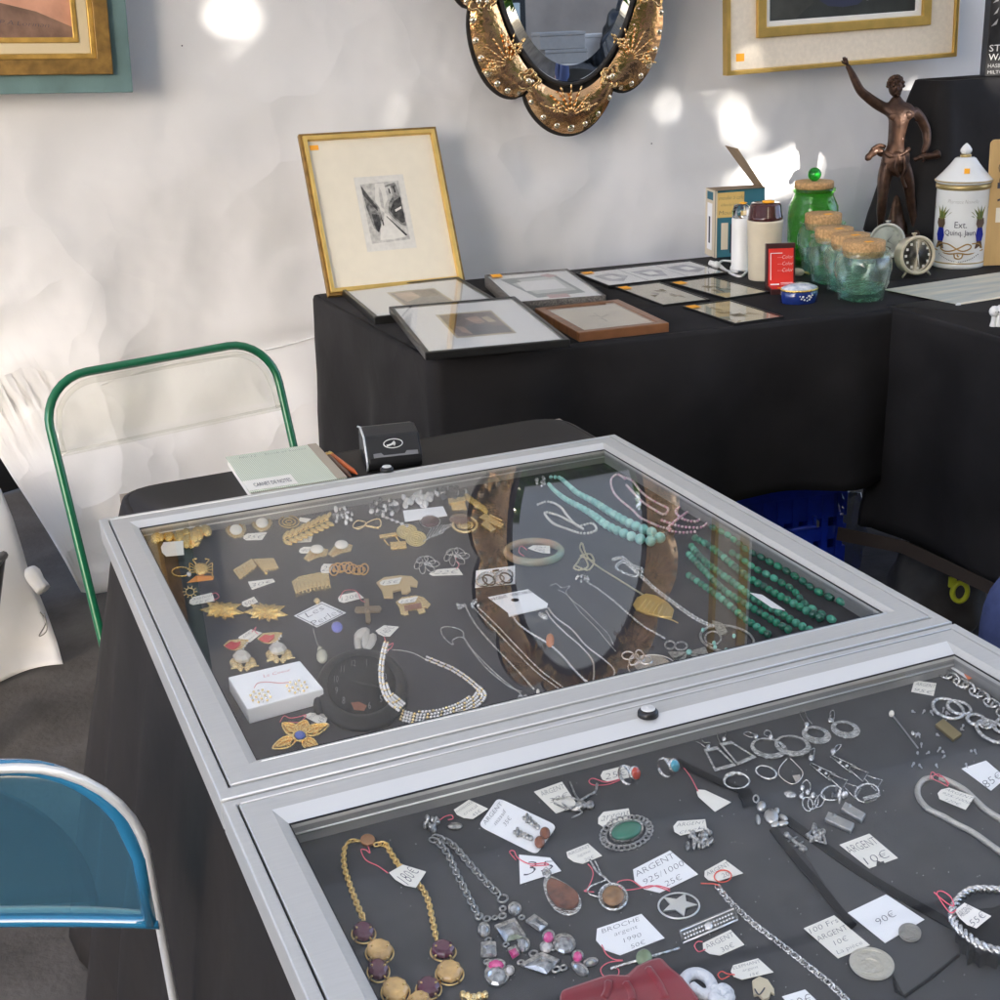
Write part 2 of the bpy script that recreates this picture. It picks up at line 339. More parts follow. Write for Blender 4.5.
def tree(x, y, R, label, n):
    base = V((x, y, 0)); t = thing('leafy_tree', label, 'tree', base)
    b = MB(); b.tube(spline([base, base+V((.05, .1, 1.0)), base+V((-.05, 0, 2.2)), base+V((.1, 0, 3.9))], 4), [.17-.01*i for i in range(13)], 10)
    for k in range(7):
        a = k*2.4; p = base+V((0, 0, 1.2+.35*k)); b.tube(spline([p, p+V((math.cos(a)*.6, math.sin(a)*.4, .4)), p+V((math.cos(a)*1.5, math.sin(a)*.9, .9))], 4), [.06-.006*i for i in range(9)], 6)
    b.build('trunk', barkm, t)
    b = MB(); i = 0; rnd = random.Random(int(x*100))
    while i < n:
        zc = rnd.uniform(.3, 4.75) if i < n*.8 else rnd.uniform(4.6, 7.6); rx = R*math.sqrt(max(.05, 1-((zc-2.5)/2.5)**4))*1.15 if zc < 4.6 else R*1.1*(1-((zc-4.6)/3.2)**2)
        p = base+V((rnd.uniform(-rx, rx), rnd.uniform(-1.0, 1.0), zc))
        i += 1
        bad = False
        for g, r in GAPS:
            d = p-g
            if (d-SUND*d.dot(SUND)).length < (r*.75+.026 if r > .027 else r+.031): bad = True; break
        if bad and rnd.random() > .045: continue
        a = V((rnd.gauss(0, 1), rnd.gauss(0, 1), rnd.gauss(0, .6))).normalized(); c = a.cross(V((rnd.gauss(0, 1), rnd.gauss(0, 1), rnd.gauss(0, 1)))).normalized()
        l = rnd.uniform(.085, .115); h = l*.55; dnv = a.cross(c)*.012
        b.add([p-a*l, p-c*h+dnv, p+a*l, p+c*h+dnv], [(0, 1, 2, 3)], 0, False)
    for g in BLOCKS:
        P = g+SUND*((-7.6-g.y)/SUND.y)
        if abs(P.x-x) < R:
            for i_ in range(60):
                p = P+V((rnd.gauss(0, .10), rnd.uniform(-.6, .6), rnd.gauss(0, .09))); a = V((rnd.gauss(0, 1), rnd.gauss(0, .3), rnd.gauss(0, 1))).normalized(); c = a.cross(V((0, 1, .2))).normalized(); b.add([p-a*.1, p-c*.055, p+a*.1, p+c*.055], [(0, 1, 2, 3)], 0, False)
    b.build('crown', leafm, t)
for x, lab in [(-3.2, 'leafy green tree beyond the open front, far left'), (-.4, 'leafy green tree beyond the open front, left of the middle'), (2.3, 'leafy green tree beyond the open front, straight opposite the mirror'), (5.0, 'leafy green tree beyond the open front, right of the middle'), (7.8, 'leafy green tree beyond the open front, far right')]:
    tree(x, -7.6, 2.3, lab, 22000)

# ---------------------------------------------------------------- draped tables
def drape(name, label, corners, top, bot, mats, fold=.02, flare=.05, rad=.05, freq=11, seed=0, hem=None):
    """cloth over a table: corners CCW (world xy); bot(s, p) is the hem height"""
    C4 = [V((c[0], c[1], 0)) for c in corners]; loop = []; n = len(C4)
    for i in range(n):
        p, c, q = C4[i-1], C4[i], C4[(i+1) % n]; a = c+(p-c).normalized()*rad; b = c+(q-c).normalized()*rad
        for k in range(7):
            t = k/6; loop.append((a*(1-t)**2+c*2*t*(1-t)+b*t*t, 1-abs(t-.5)*2))
        nxt = q+(c-q).normalized()*rad; L = (nxt-b).length; kk = max(2, int(L/.025))
        for k in range(1, kk): loop.append((b.lerp(nxt, k/kk), 0))
    N = len(loop); cen = sum((p for p, _ in loop), V((0, 0, 0)))/N; mb = MB(); vs = []; rows = 16
    for j in range(rows+3):
        for i, (p, cn) in enumerate(loop):
            t_ = (loop[(i+1) % N][0]-loop[i-1][0]).normalized(); nr = V((t_.y, -t_.x, 0))
            ph = i*.025*freq*2*PI*.35
            if j == 0: q = p-nr*.012+UP*top
            elif j == 1: q = p-nr*.003+UP*(top-.002)
            elif j == 2: q = p+UP*(top-.010)
            else:
                d = (j-2)/rows; b = bot(p)
                f = fold*(math.sin(ph+seed+2*nz(p.x*3, p.y*3, seed))+.6*nz(p.x*7+seed, p.y*7, d*1.2))*(d**.8)+cn*(.03*d+.022*d*math.sin(i*1.5))
                q = p+nr*(flare*d**.85+f+.003*nz(p.x*7, p.y*7, d*5)+.002*nz(p.x*13+d*6, p.y*13-d*4, d*9))+UP*(top-.010-(top-.010-b)*d)
            vs.append(q)
    fs = [(j*N+i, (j+1)*N+i, (j+1)*N+(i+1) % N, j*N+(i+1) % N) for j in range(rows+2) for i in range(N)]
    mb.add(vs, [f[::-1] for f in fs]); 
    # top with gentle wrinkles
    inner = [v.copy() for v in vs[:N]]; mb.add(inner+[cen+UP*top], [(i, (i+1) % N, N) for i in range(N)])
    o = mb.build(name, mats); solid(o, .0012)
    return tag(o, label, 'tablecloth')
legm = mat('table_leg', (.25, .25, .26), .4, .8)
def folding_table(label, corners, top):
    cs = [V((c[0], c[1], top)) for c in corners]; cen = sum(cs, V((0, 0, 0)))/4; t = thing('folding_table', label, 'table', V((cen.x, cen.y, 0)))
    b = MB(); ins = [cen+(c-cen)*.985 for c in cs]; b.prism([V((p.x, p.y, top-.032)) for p in ins], UP*.030); b.build('table_top', mat('table_board', (.3, .25, .2), .6), t)
    for p in ins:
        q = cen+(p-cen)*.86; b = MB(); b.tube([V((q.x, q.y, 0)), V((q.x, q.y, top-.03))], .014, 8); b.build('leg', legm, t)
ctop = ZT
mainc = [(.03, -1.62), (.775, -1.62), (.785, .245), (.045, .215)]
folding_table('folding table under the two glass display cases', mainc, ctop-.002)
def mbot(p): return .012
o = drape('tablecloth', 'brown black cloth over the table under the glass display cases', mainc, ctop, mbot, BROWNB, fold=.018, flare=.155, rad=.07, seed=1)
e = WD
bl, br = V((.722, .705, 0)), V((1.724, .600, 0)); dep = -WN
backc = [bl, br+e*.9, br+e*.9+dep*.80, V((.700, 1.50, 0))]
folding_table('folding table along the tent wall under the frames and jars', backc, ctop-.002)
o = drape('tablecloth', 'long black cloth over the back table along the tent wall', backc, ctop, lambda p: .02 if p.x < .9 else .40, BLACK, fold=.030, flare=.012, rad=.03, freq=7, seed=4)
rightc = [(1.742, -.3), (2.5, -.3), (2.5, .60), (1.752, .645)]
folding_table('folding table at the right forming a corner with the back table', rightc, ctop-.002)
o = drape('tablecloth', 'black cloth with brown hem over the right hand table', rightc, ctop+.003, lambda p: on_x(905, 547, 1.73).z, BLACK, fold=.012, flare=.0, rad=.03, freq=8, seed=9)
hm = MB()
for a, b in [((838, 527), (905, 541)), ((905, 541), (1003, 588))]:
    p, q = on_x(*a, 1.724), on_x(*b, 1.724); p2, q2 = on_x(a[0]-2, a[1]+13, 1.724), on_x(b[0], b[1]+13, 1.724); hm.prism([p, q, q2, p2], V((.003, 0, 0)))
hm.build('hem_band', HEM, o)

# ---------------------------------------------------------------- pictures on the wall
def wall_frame(t, c, bands, thick, lean=0):
    """nested frame bands: list of (width, material, rise); returns the inner quad"""
    ce, X, Y, lx, ly = c; N = X.cross(Y)
    a, b = lx/2, ly/2
    def q(a, b, h=0): return [ce-X*a+Y*b+N*h, ce+X*a+Y*b+N*h, ce+X*a-Y*b+N*h, ce-X*a-Y*b+N*h]
    for i, (nm, wd, M, h0, h1) in enumerate(bands):
        mb = MB(); mb.ring(q(a, b, h0)[::-1], q(a-wd, b-wd, h0)[::-1], N*(h1-h0)); mb.build(nm, M, t, bevel=min(.002, wd*.25)); a -= wd; b -= wd
    return q, a, b, N
def flatpoly(mb, q, a, b, pts, h, m, th=.0003):
    Q = q(a, b, h); mb.prism([Q[0].lerp(Q[1], u).lerp(Q[3].lerp(Q[2], u), v) for u, v in pts], (Q[1]-Q[0]).cross(Q[3]-Q[0]).normalized()*-th, m)

# teal and gold framed oil painting
TEAL = mat('teal_paint', (.12, .20, .20), .7, var=.15, scale=12, bump=.1)
tr = on_wall(131.5, 91); bx = (on_wall(0, 93)-on_wall(131.5, 91)).normalized(); Yv = (UP-bx*UP.dot(bx)).normalized()*.62; Xv = bx*.72
c = rectfit([tr+Xv+Yv, tr+Yv, tr, tr+Xv]); c = (c[0]+WN*.065, *c[1:])
t = thing('framed_painting', 'small signed oil painting in a gold frame with a teal outer border', 'painting', c[0]-c[2]*c[4]/2)
q, a, b, N = wall_frame(t, c, [('teal_border', .042, TEAL, -.012, .004), ('gold_frame', .034, GILTD, -.012, .022), ('gold_step', .012, GILT, -.012, .014), ('cream_slip', .024, mat('cream_slip', (.62, .52, .33), .7), -.012, .008), ('inner_gold', .012, GILT, -.012, .012)], .03)
SALM = mat('salmon_paint', (.52, .27, .18), .8, var=.2, scale=14, bump=.2, bscale=120); EARTH = mat('earth_paint', (.20, .12, .085), .8, var=.3, scale=25, bump=.2, bscale=120); BLUEP = mat('blue_paint', (.09, .11, .22), .7, var=.3, scale=30)
mb = MB(); mb.prism(q(a, b, -.008)[::-1], N*.003, 0)
flatpoly(mb, q, a, b, [(0, .72), (.2, .70), (.42, .78), (.55, .82), (.68, .80), (.84, .85), (1, .94), (1, 1), (0, 1)], -.0045, 1)
flatpoly(mb, q, a, b, [(.40, .62), (.47, .66), (.505, .74), (.50, .82), (.44, .86), (.36, .84), (.33, .74)], -.004, 2)
flatpoly(mb, q, a, b, [(.42, .64), (.46, .68), (.48, .74), (.46, .78), (.42, .76)], -.0036, 3)
flatpoly(mb, q, a, b, [(.55, .87), (.60, .84), (.64, .88), (.60, .92), (.56, .91)], -.004, 2)
mb.build('canvas', [SALM, EARTH, BLUEP, mat('pale_paint', (.5, .5, .5), .8)], t)
Q = q(a, b, -.003); L = lambda u, v: Q[0].lerp(Q[1], u).lerp(Q[3].lerp(Q[2], u), v)
write('signature', ['P.A.Lorinan'], [L(.66, .885), L(.90, .905), L(.90, .955), L(.66, .935)], INK, t, N, fill=.95)

# gold and cream framed dark painting
bl_, br_ = on_wall(714.5, 75), on_wall(941, 56); Xd = br_-bl_; Yd = V((-.0, 0, 1)); Yd = (Yd-Xd.normalized()*Yd.dot(Xd.normalized())).normalized()*1.06
c = rectfit([bl_+Yd, br_+Yd, br_, bl_]); c = (c[0]+WN*.065, *c[1:])
t = thing('framed_painting', 'dark painting in a wide cream and gold frame above the bronze statue', 'painting', c[0]-c[2]*c[4]/2)
BRG = mat('bright_gilt', (.72, .48, .14), .3, .7, var=.12, scale=20)
LINEN = mat('linen', (.80, .72, .60), .9, var=.05, scale=90)
q, a, b, N = wall_frame(t, c, [('outer_gold', .012, BRG, -.016, .012), ('linen_band', .078, LINEN, -.016, .004), ('inner_gold', .026, BRG, -.016, .014), ('white_slip', .014, WHITEM, -.016, .004)], .03)
mb = MB(); mb.prism(q(a, b, -.010)[::-1], N*.003, 0)
flatpoly(mb, q, a, b, [(.32, .94), (.40, .965), (.50, .972), (.60, .967), (.67, .94), (.6, .86), (.4, .86)], -.0066, 1)
flatpoly(mb, q, a, b, [(0, .88), (.25, .87), (.3, .95), (.18, 1), (0, 1)], -.0066, 2)
flatpoly(mb, q, a, b, [(.655, .93), (.675, .93), (.672, .955), (.66, .955)], -.006, 3)
mb.build('canvas', [mat('dark_paint', (.032, .036, .032), .6, var=.3, scale=10, bump=.1), mat('darkblue_paint', (.03, .035, .07), .5), mat('olive_paint', (.05, .052, .045), .6, var=.3, scale=18), mat('white_dab', (.5, .5, .5), .6)], t)
mb = MB(); p = q(c[3]/2, c[4]/2, .0045)[3]+c[1]*.030+c[2]*.034; mb.prism([p, p+c[1]*.024, p+c[1]*.024+c[2]*.020, p+c[2]*.020], N*.0005); mb.build('price_sticker', ORANGE, t)

# bronze tinted venetian mirror
_q = on_wall(571, 137, .07); ms, mz = (_q-W0).dot(WD), _q.z+.552
def mp(x, z, h=0): return wallp(ms+x, mz+z, .055+h)
t = thing('wall_mirror', 'ornate oval mirror with a scalloped bronze glass frame hung on the tent wall', 'mirror', mp(0, -.56))
notch = [25, 62, 92, 122, 155, 205, 238, 268, 298, 335]
notch = sorted(x % 360 for x in notch); notch_r = [math.radians(x) for x in notch]
def orad(tt):
    d = math.degrees(tt) % 360
    for i in range(len(notch)):
        a0 = notch[i]; a1 = notch[(i+1) % len(notch)]
        if a1 <= a0: a1 += 360
        dd = d if d >= a0 else d+360
        if a0 <= dd <= a1:
            u = (dd-a0)/(a1-a0); return 1+.15*(math.sin(PI*u)**.6)*(.7+.3*min(1, (a1-a0)/45))
    return 1
OX, OZ, IX, IZ = .292, .480, .203, .412
def outer(tt, k=1): r = orad(tt)*k; return (OX*r*math.sin(tt), -OZ*r*math.cos(tt))
def inner(tt, k=1): return (IX*k*math.sin(tt), -IZ*k*math.cos(tt))
BRZ = mat('bronze_mirror_glass', (.86, .48, .24), .19, 1, var=.3, scale=14, bump=.5, bscale=55)
BRZG = mat('engraved_gold', (.78, .52, .24), .25, 1, bump=.3, bscale=200)
BACK = mat('mirror_back', (.02, .017, .015), .7)
MIR = mat('silver_mirror', (.86, .88, .86), .01, 1)
CRY = mat('crystal_bead', (.85, .72, .52), .08, .9, spec=1)
NT = 220; tts = [2*PI*i/NT for i in range(NT)]
mb = MB(); mb.prism([mp(*outer(x), -.012) for x in tts], WN*.010); mb.build('back_board', BACK, t)
mb = MB(); mb.prism([mp(*inner(x, 1.005), .010) for x in tts], WN*.004); glass_ = mb.build('mirror_glass', MIR, t)
mb = MB(); mb.ring([mp(*inner(x, 1.0), .0142) for x in tts], [mp(*inner(x, .91), .0142) for x in tts], WN*.0015)
# the bevel of the plate leans outwards
k = len(mb.v)
mb.v = []; mb.f = []; mb.m = []; mb.s = []
vs = [mp(*inner(x, 1.0), .0142) for x in tts]+[mp(*inner(x, .905), .0185) for x in tts]
mb.add(vs, [(i, (i+1) % NT, (i+1) % NT+NT, i+NT) for i in range(NT)], 0, True)
mb.add([mp(*inner(x, .905), .0185) for x in tts], [list(range(NT))], 0, False)
mb.build('bevelled_plate', MIR, t)
mb = MB(); mb.tube([mp(*inner(x, 1.02), .014) for x in tts], .006, 6, True); mb.build('black_joint', BACK, t)
for i in range(len(notch_r)):
    a0 = notch_r[i]+.012; a1 = notch_r[(i+1) % len(notch_r)]-.012
    if a1 < a0: a1 += 2*PI
    pn = MB(); n = 22; aa = [a0+(a1-a0)*j/n for j in range(n+1)]
    o_ = [outer(x, .985) for x in aa]; i_ = [inner(x, 1.07) for x in aa]; rows = 6; vs = []
    for r in range(rows+1):
        u = r/rows
        for (ox, oz), (ix, iz) in zip(o_, i_):
            vs.append(mp(ix+(ox-ix)*u, iz+(oz-iz)*u, .004+.020*math.sin(PI*(.15+.7*u))))
    pn.add(vs, [(r*(n+1)+j, r*(n+1)+j+1, (r+1)*(n+1)+j+1, (r+1)*(n+1)+j) for r in range(rows) for j in range(n)], 0, True)
    # crystal beads round the scallop, an engraved spray in the middle
    bd = pn
    for x in [a0+(a1-a0)*(j+.5)/7 for j in range(7)]:
        big = .010 if abs((x-a0)/(a1-a0)-.5) > .1 else .013
        bd.ball(mp(*outer(x, .955), .014), big, big, .007, WD, UP, WN, 10, 5, m=1)
    for x in [a0+(a1-a0)*(j+.5)/6 for j in range(6)]: bd.ball(mp(*inner(x, 1.12), .014), .0045, .0045, .004, WD, UP, WN, 8, 4, m=1)
    sp = pn; am = (a0+a1)/2; ox, oz = outer(am, .82); ix, iz = inner(am, 1.2); cx, cz = (ox*.55+ix*.45), (oz*.55+iz*.45)
    out = V((ox-ix, oz-iz)).normalized(); sd = V((out.y, -out.x)); Rr = min(.055, (V((ox-ix, oz-iz)).length+.05)*.6)
    for k_, ang in enumerate([-70, -45, -22, 0, 22, 45, 70]):
        d = out*math.cos(math.radians(ang))+sd*math.sin(math.radians(ang))
        for j in range(5):
            pos = V((cx, cz))-out*Rr*.45+d*(Rr*(.30+.25*j)); d3 = WD*d.x+UP*d.y; s3 = WD*(-d.y)+UP*d.x
            sp.ball(mp(pos.x, pos.y, .0235), Rr*.13, Rr*.055, .003, d3, s3, WN, 8, 4, m=2)
    for sgn in (-1, 1):
        pos = V((cx, cz))+sd*sgn*Rr*.75-out*Rr*.1
        for j in range(6):
            a = j*PI/3; sp.ball(mp(pos.x+math.cos(a)*.009, pos.y+math.sin(a)*.009, .0225), .006, .006, .003, WD, UP, WN, 8, 4, m=2)
    pn.build('bronze_panel', [BRZ, CRY, BRZG], t)
    # rosette over the notch
    ro = MB(); x = notch_r[i]; ox, oz = outer(x, .93); 
    for lx_, lz_, s_ in [(ox, oz, 1), ((ox+inner(x, 1.1)[0])/2, (oz+inner(x, 1.1)[1])/2, .8)]:
        ro.ball(mp(lx_, lz_, .020), .009*s_, .009*s_, .006, WD, UP, WN, 8, 4, m=1)
        ring = [mp(lx_+.024*s_*(1+.22*math.cos(5*a))*math.cos(a), lz_+.024*s_*(1+.22*math.cos(5*a))*math.sin(a), .020) for a in [2*PI*j/40 for j in range(40)]]
        ro.tube(ring, .004, 5, True); ro.prism(ring, WN*.001, 2)
    ro.build('rosette', [BRZG, CRY, BRZ], t)

# ---------------------------------------------------------------- leaning etching
c4 = [on_wall(294, 133, .10), on_wall(433, 128.8, .10), on_z(467.5, 280, ZT+.002), on_z(332.5, 299, ZT+.002)]
c = rectfit(c4); t = thing('framed_etching', 'etching of a narrow street with wide cream mat and gold frame, leaning on the wall', 'framed picture', c[0]-c[2]*c[4]/2)
q, a, b, N = wall_frame(t, c, [('gold_frame', .007, GILTD, -.012, .004), ('gold_frame', .011, BRG, -.012, .009)], .02)
mb = MB(); mb.prism(q(a, b, -.006)[::-1], N*.004); mb.build('cream_mat', CREAM, t)
def sub(u0, u1, v0, v1, h):
    Q = q(a, b, h); L = lambda u, v: Q[0].lerp(Q[1], u).lerp(Q[3].lerp(Q[2], u), v); return [L(u0, v0), L(u1, v0), L(u1, v1), L(u0, v1)]
G0, G1, G2, G3 = [mat('etch_tone_'+n_, (g, g*.97, g*.88), .85, var=v_, scale=90, detail=6) for n_, g, v_ in [('paper', .68, .06), ('light', .50, .25), ('mid', .22, .7), ('dark', .05, .9)]]
mb = MB(); S = sub(.315, .715, .265, .775, -.0015); mb.prism(S[::-1], N*.0004, 0)
def art(pts, m, k):
    mb.prism([S[0].lerp(S[1], u).lerp(S[3].lerp(S[2], u), v)+N*(.0004+.00015*k) for u, v in pts], N*.0001, m)
art([(.10, .10), (.88, .08), (.90, .88), (.12, .90)], 1, 1)
art([(.11, .11), (.28, .30), (.40, .42), (.42, .56), (.36, .66), (.28, .74), (.22, .70), (.14, .40)], 2, 2)
art([(.11, .12), (.26, .30), (.36, .42), (.36, .48), (.26, .38), (.12, .24)], 3, 3); art([(.22, .50), (.36, .52), (.37, .66), (.30, .76), (.25, .70)], 3, 3)
art([(.40, .10), (.58, .10), (.60, .32), (.52, .40), (.48, .50), (.42, .46), (.34, .32)], 0, 2)
art([(.44, .22), (.47, .15), (.50, .22), (.50, .46), (.44, .42)], 1, 3)
art([(.58, .14), (.80, .10), (.86, .28), (.88, .70), (.78, .68), (.62, .56), (.56, .50), (.60, .38), (.70, .30)], 2, 3)
art([(.60, .48), (.70, .36), (.86, .30), (.87, .64), (.80, .66), (.66, .56)], 3, 4); art([(.60, .16), (.70, .14), (.71, .28), (.62, .30)], 1, 4); art([(.64, .18), (.67, .18), (.68, .25), (.65, .25)], 3, 5); art([(.74, .15), (.78, .15), (.79, .24), (.75, .24)], 3, 5)
art([(.48, .50), (.56, .54), (.66, .70), (.84, .84), (.60, .86), (.30, .86), (.34, .72), (.44, .60)], 0, 4)
for k in range(1): art([(.50+.02*k, .55+.02*k), (.52+.02*k, .55+.02*k), (.86-.06*k, .82+.02*k), (.82-.06*k, .83+.02*k)], 2 if k % 2 else 3, 5)
art([(.70, .47), (.84, .43), (.84, .46), (.71, .50)], 0, 6); art([(.40, .60), (.42, .58), (.43, .66), (.41, .68)], 3, 6)
mb.build('etching_print', [G0, G1, G2, G3], t)
mb = MB(); mb.prism(sub(.015, .085, .028, .062, -.0018)[::-1], N*.0004); mb.build('price_sticker', ORANGE, t)
mb = MB(); mb.prism(q(a, b, -.0005)[::-1], N*.001); mb.build('glass_pane', FRAMEGL, t)

# ---------------------------------------------------------------- pictures lying on the back table
def lying(name, label, px, h, bands, art_fn=None, z=ZT, glass=True, tilt=0, sticker=None, cat='framed picture'):
    c = rectfit([on_z(*p, z+h+tilt*(i in (0, 1))) for i, p in enumerate(px)]); ce, X, Y, lx, ly = c; N = X.cross(Y)
    t = thing(name, label, cat, ce-N*h)
    q, a, b, N = wall_frame(t, c, [(n_, w1, M, -h, -d) for n_, w1, M, d in bands], h)
    mb = MB(); art_fn(mb, q, a, b, -.0055 if h > .012 else -.003); 
    mb.build('picture', art_fn.mats, t)
    if glass: mb = MB(); mb.prism(q(a, b, -.0018)[::-1], N*.0008); mb.build('glass_pane', FRAMEGL, t)
    if sticker:
        u, v, su, sv = sticker; Q = q(a+bands[0][1], b+bands[0][1], .0003); L = lambda u, v: Q[0].lerp(Q[1], u).lerp(Q[3].lerp(Q[2], u), v)
        mb = MB(); mb.prism([L(u, v), L(u+su, v), L(u+su, v+sv), L(u, v+sv)][::-1], N*.0004); mb.build('price_sticker', ORANGE, t)
    return t
def artist(mats, polys):
    def f(mb, q, a, b, h):
        mb.prism(q(a, b, h)[::-1], q(1, 1, 0)[0].__class__((0, 0, 0))+(q(a, b, 1)[0]-q(a, b, 0)[0])*.0005, 0)
        for k, (m_, pts) in enumerate(polys): flatpoly(mb, q, a, b, pts, h+.0007+.00025*k, m_, .0001)
    f.mats = mats; return f
R_ = lambda u0, u1, v0, v1: [(u0, v0), (u1, v0), (u1, v1), (u0, v1)]
BRN = [mat('print_'+n_, c_, .8, var=.25, scale=30) for n_, c_ in [('mauve', (.16, .12, .11)), ('brown', (.11, .075, .055)), ('skin', (.42, .28, .20)), ('grey', (.10, .10, .105)), ('ochre', (.45, .38, .24))]]
BF = mat('black_frame', (.012, .012, .012), .32, bump=.05)
a1_ = artist([WHITEM]+BRN, [(5, R_(.30, .72, .22, .80)), (1, R_(.32, .70, .26, .76)), (3, [(.34, .30), (.5, .28), (.52, .5), (.36, .62)]), (2, [(.5, .28), (.68, .30), (.68, .5), (.52, .48)]), (4, [(.36, .62), (.52, .5), (.68, .55), (.66, .74), (.36, .74)])])
lying('framed_picture', 'black framed print in a white mat, partly covered by another black frame', [(336, 288), (460, 277), (503, 303), (379, 317)], .018, [('frame', .010, BF, .0)], a1_)
a2_ = artist([WHITEM]+BRN, [(5, R_(.28, .74, .22, .76)), (1, R_(.30, .72, .25, .73)), (2, [(.30, .25), (.50, .25), (.47, .42), (.40, .55), (.34, .52), (.30, .6)]), (3, [(.47, .36), (.58, .33), (.60, .48), (.52, .52)]), (4, [(.40, .55), (.52, .50), (.62, .56), (.72, .60), (.72, .73), (.42, .73)]), (3, [(.34, .52), (.40, .55), (.42, .73), (.36, .66)]), (5, [(.60, .38), (.66, .36), (.68, .5), (.62, .5)])])
lying('framed_picture', 'black framed print of a brown figure, lying on top of another black frame', [(380.5, 306.5), (509, 297), (577, 338), (434.5, 352.5)], .016, [('frame', .010, BF, .0)], a2_, z=ZT+.019)
GRN = mat('pale_green_print', (.50, .53, .49), .8, var=.05); PNK = mat('pink_print', (.42, .22, .20), .8); DGR = mat('dark_green_print', (.16, .20, .18), .8)
a3_ = artist([WHITEM, GRN, DGR, PNK], [(2, [(.12, .14), (.80, .10), (.88, .80), (.30, .86)]), (1, [(.16, .20), (.76, .16), (.82, .70), (.34, .74)]), (0, R_(.26, .74, .28, .62)), (3, [(.62, .10), (.74, .06), (.82, .16), (.70, .22)]), (3, R_(.42, .66, .80, .92)), (2, [(.14, .16), (.3, .14), (.32, .3), (.18, .34)])])
SPK = mat('speckled_edge', (.12, .11, .10), .7, var=.6, scale=300)
lying('framed_picture', 'deep box frame with a pale green printed sheet, behind the small wooden frame', [(475, 275), (562, 269.5), (612, 294), (525, 302)], .030, [('box_frame', .004, SPK, .0)], a3_, sticker=(.06, .02, .12, .10))
WOOD = mat('brown_wood', (.20, .085, .035), .35, var=.3, scale=12, stretch=(1, 6, 1), bump=.1, coat=.2)
KRAFT = mat('aged_paper', (.50, .44, .33), .85, var=.1, scale=14); KLIN = mat('aged_line', (.30, .25, .17), .85)
a4_ = artist([KRAFT, KLIN], [(1, [(.52, .30), (.54, .30), (.50, .70), (.48, .70)]), (1, [(.40, .40), (.52, .44), (.52, .46), (.40, .43)]), (1, [(.52, .50), (.66, .42), (.66, .45), (.52, .53)]), (1, [(.44, .55), (.50, .6), (.50, .62), (.44, .58)])])
lying('framed_picture', 'small wooden frame holding an old pencil drawing, at the front edge of the back table', [(529, 308), (613, 300), (675, 321.5), (585, 332.5)], .020, [('frame', .020, WOOD, .0)], a4_)
GRY = mat('grey_print', (.33, .33, .36), .8, var=.4, scale=30)
a5_ = artist([WHITEM, GRY], [(1, [(.06, .3), (.22, .2), (.30, .5), (.18, .8), (.08, .7)]), (0, [(.12, .4), (.2, .36), (.22, .6), (.14, .62)]), (1, [(.38, .3), (.56, .24), (.62, .4), (.56, .78), (.42, .7)]), (0, [(.44, .42), (.54, .4), (.54, .6), (.46, .62)]), (1, [(.70, .26), (.88, .2), (.95, .6), (.82, .8), (.74, .66)]), (0, [(.78, .4), (.86, .36), (.88, .56), (.80, .6)]), (1, R_(.335, .340, .02, .98)), (1, R_(.665, .670, .02, .98))])
lying('framed_picture', 'long black edged frame with three small grey drawings, rearmost on the back table', [(575, 272.5), (696, 259.5), (722, 272.5), (609, 285.5)], .008, [('frame', .004, BF, .0)], a5_, sticker=(.03, .04, .09, .12))
TILE = mat('parchment', (.46, .41, .29), .45, var=.12, scale=25); TL1 = mat('sepia', (.22, .18, .11), .7, var=.4, scale=60)
for i, (px, lab) in enumerate([([(618, 286), (662, 281.5), (707, 299), (660, 305.5)], 'small sepia print under glass, between the wooden frame and the long black edged frame'), ([(674, 281.5), (720, 275), (763, 292.5), (721, 298.5)], 'small sepia print under glass, nearest to the plug of the white coffee grinder'), ([(685, 305.5), (731, 299), (783, 316.5), (732, 323.5)], 'small sepia print under glass, nearest to the front edge and the blue trinket box')]):
    d = random.Random(i); sk = []
    for k in range(7):
        u, v = d.uniform(.2, .7), d.uniform(.2, .65); sk.append((1, [(u, v), (u+d.uniform(.05, .16), v+d.uniform(-.04, .05)), (u+d.uniform(.05, .16), v+d.uniform(.05, .2)), (u+.01, v+d.uniform(.05, .15))]))
    lying('small_print', lab, px, .006, [('frame', .004, BF, .0)], artist([TILE, TL1], sk), sticker=(.02, .04, .2, .13), cat='framed picture')

# ---------------------------------------------------------------- coffee grinder box
def upright(pxb, pxt, z=ZT):
    """height in metres of a vertical edge seen between two pixels"""
    p = on_z(*pxb, z); d = ray(*pxt); k = ((p-CAM).dot(fw))/d.dot(fw); 
    hd = V((p.x-CAM.x, p.y-CAM.y)); rd = V((d.x, d.y)); s = hd.dot(rd)/rd.dot(rd); return (CAM+d*s).z-z
CARD = mat('brown_card', (.30, .22, .14), .85, var=.1, scale=20)
p0 = on_z(714.5, 258, ZT); hB = upright((714.5, 258), (719, 191)); X = (on_z(763, 254.5, ZT)-p0).normalized(); Y = V((-X.y, X.x, 0)); wB = (on_z(763, 254.5, ZT)-p0).length; dB = .075
t = thing('grinder_box', 'blue and yellow cardboard box of an old coffee grinder with its flap standing open', 'box', p0)
TBLUE = mat('box_blue', (.035, .15, .20), .6, var=.1, scale=15); YEL = mat('box_yellow', (.72, .50, .17), .6); CRM = mat('box_cream', (.66, .58, .44), .7); DKB = mat('box_dark', (.03, .035, .06), .6)
b = MB(); b.prism([p0, p0+X*wB, p0+X*wB+Y*dB, p0+Y*dB], UP*hB, 0); b.build('carton', CARD, t)
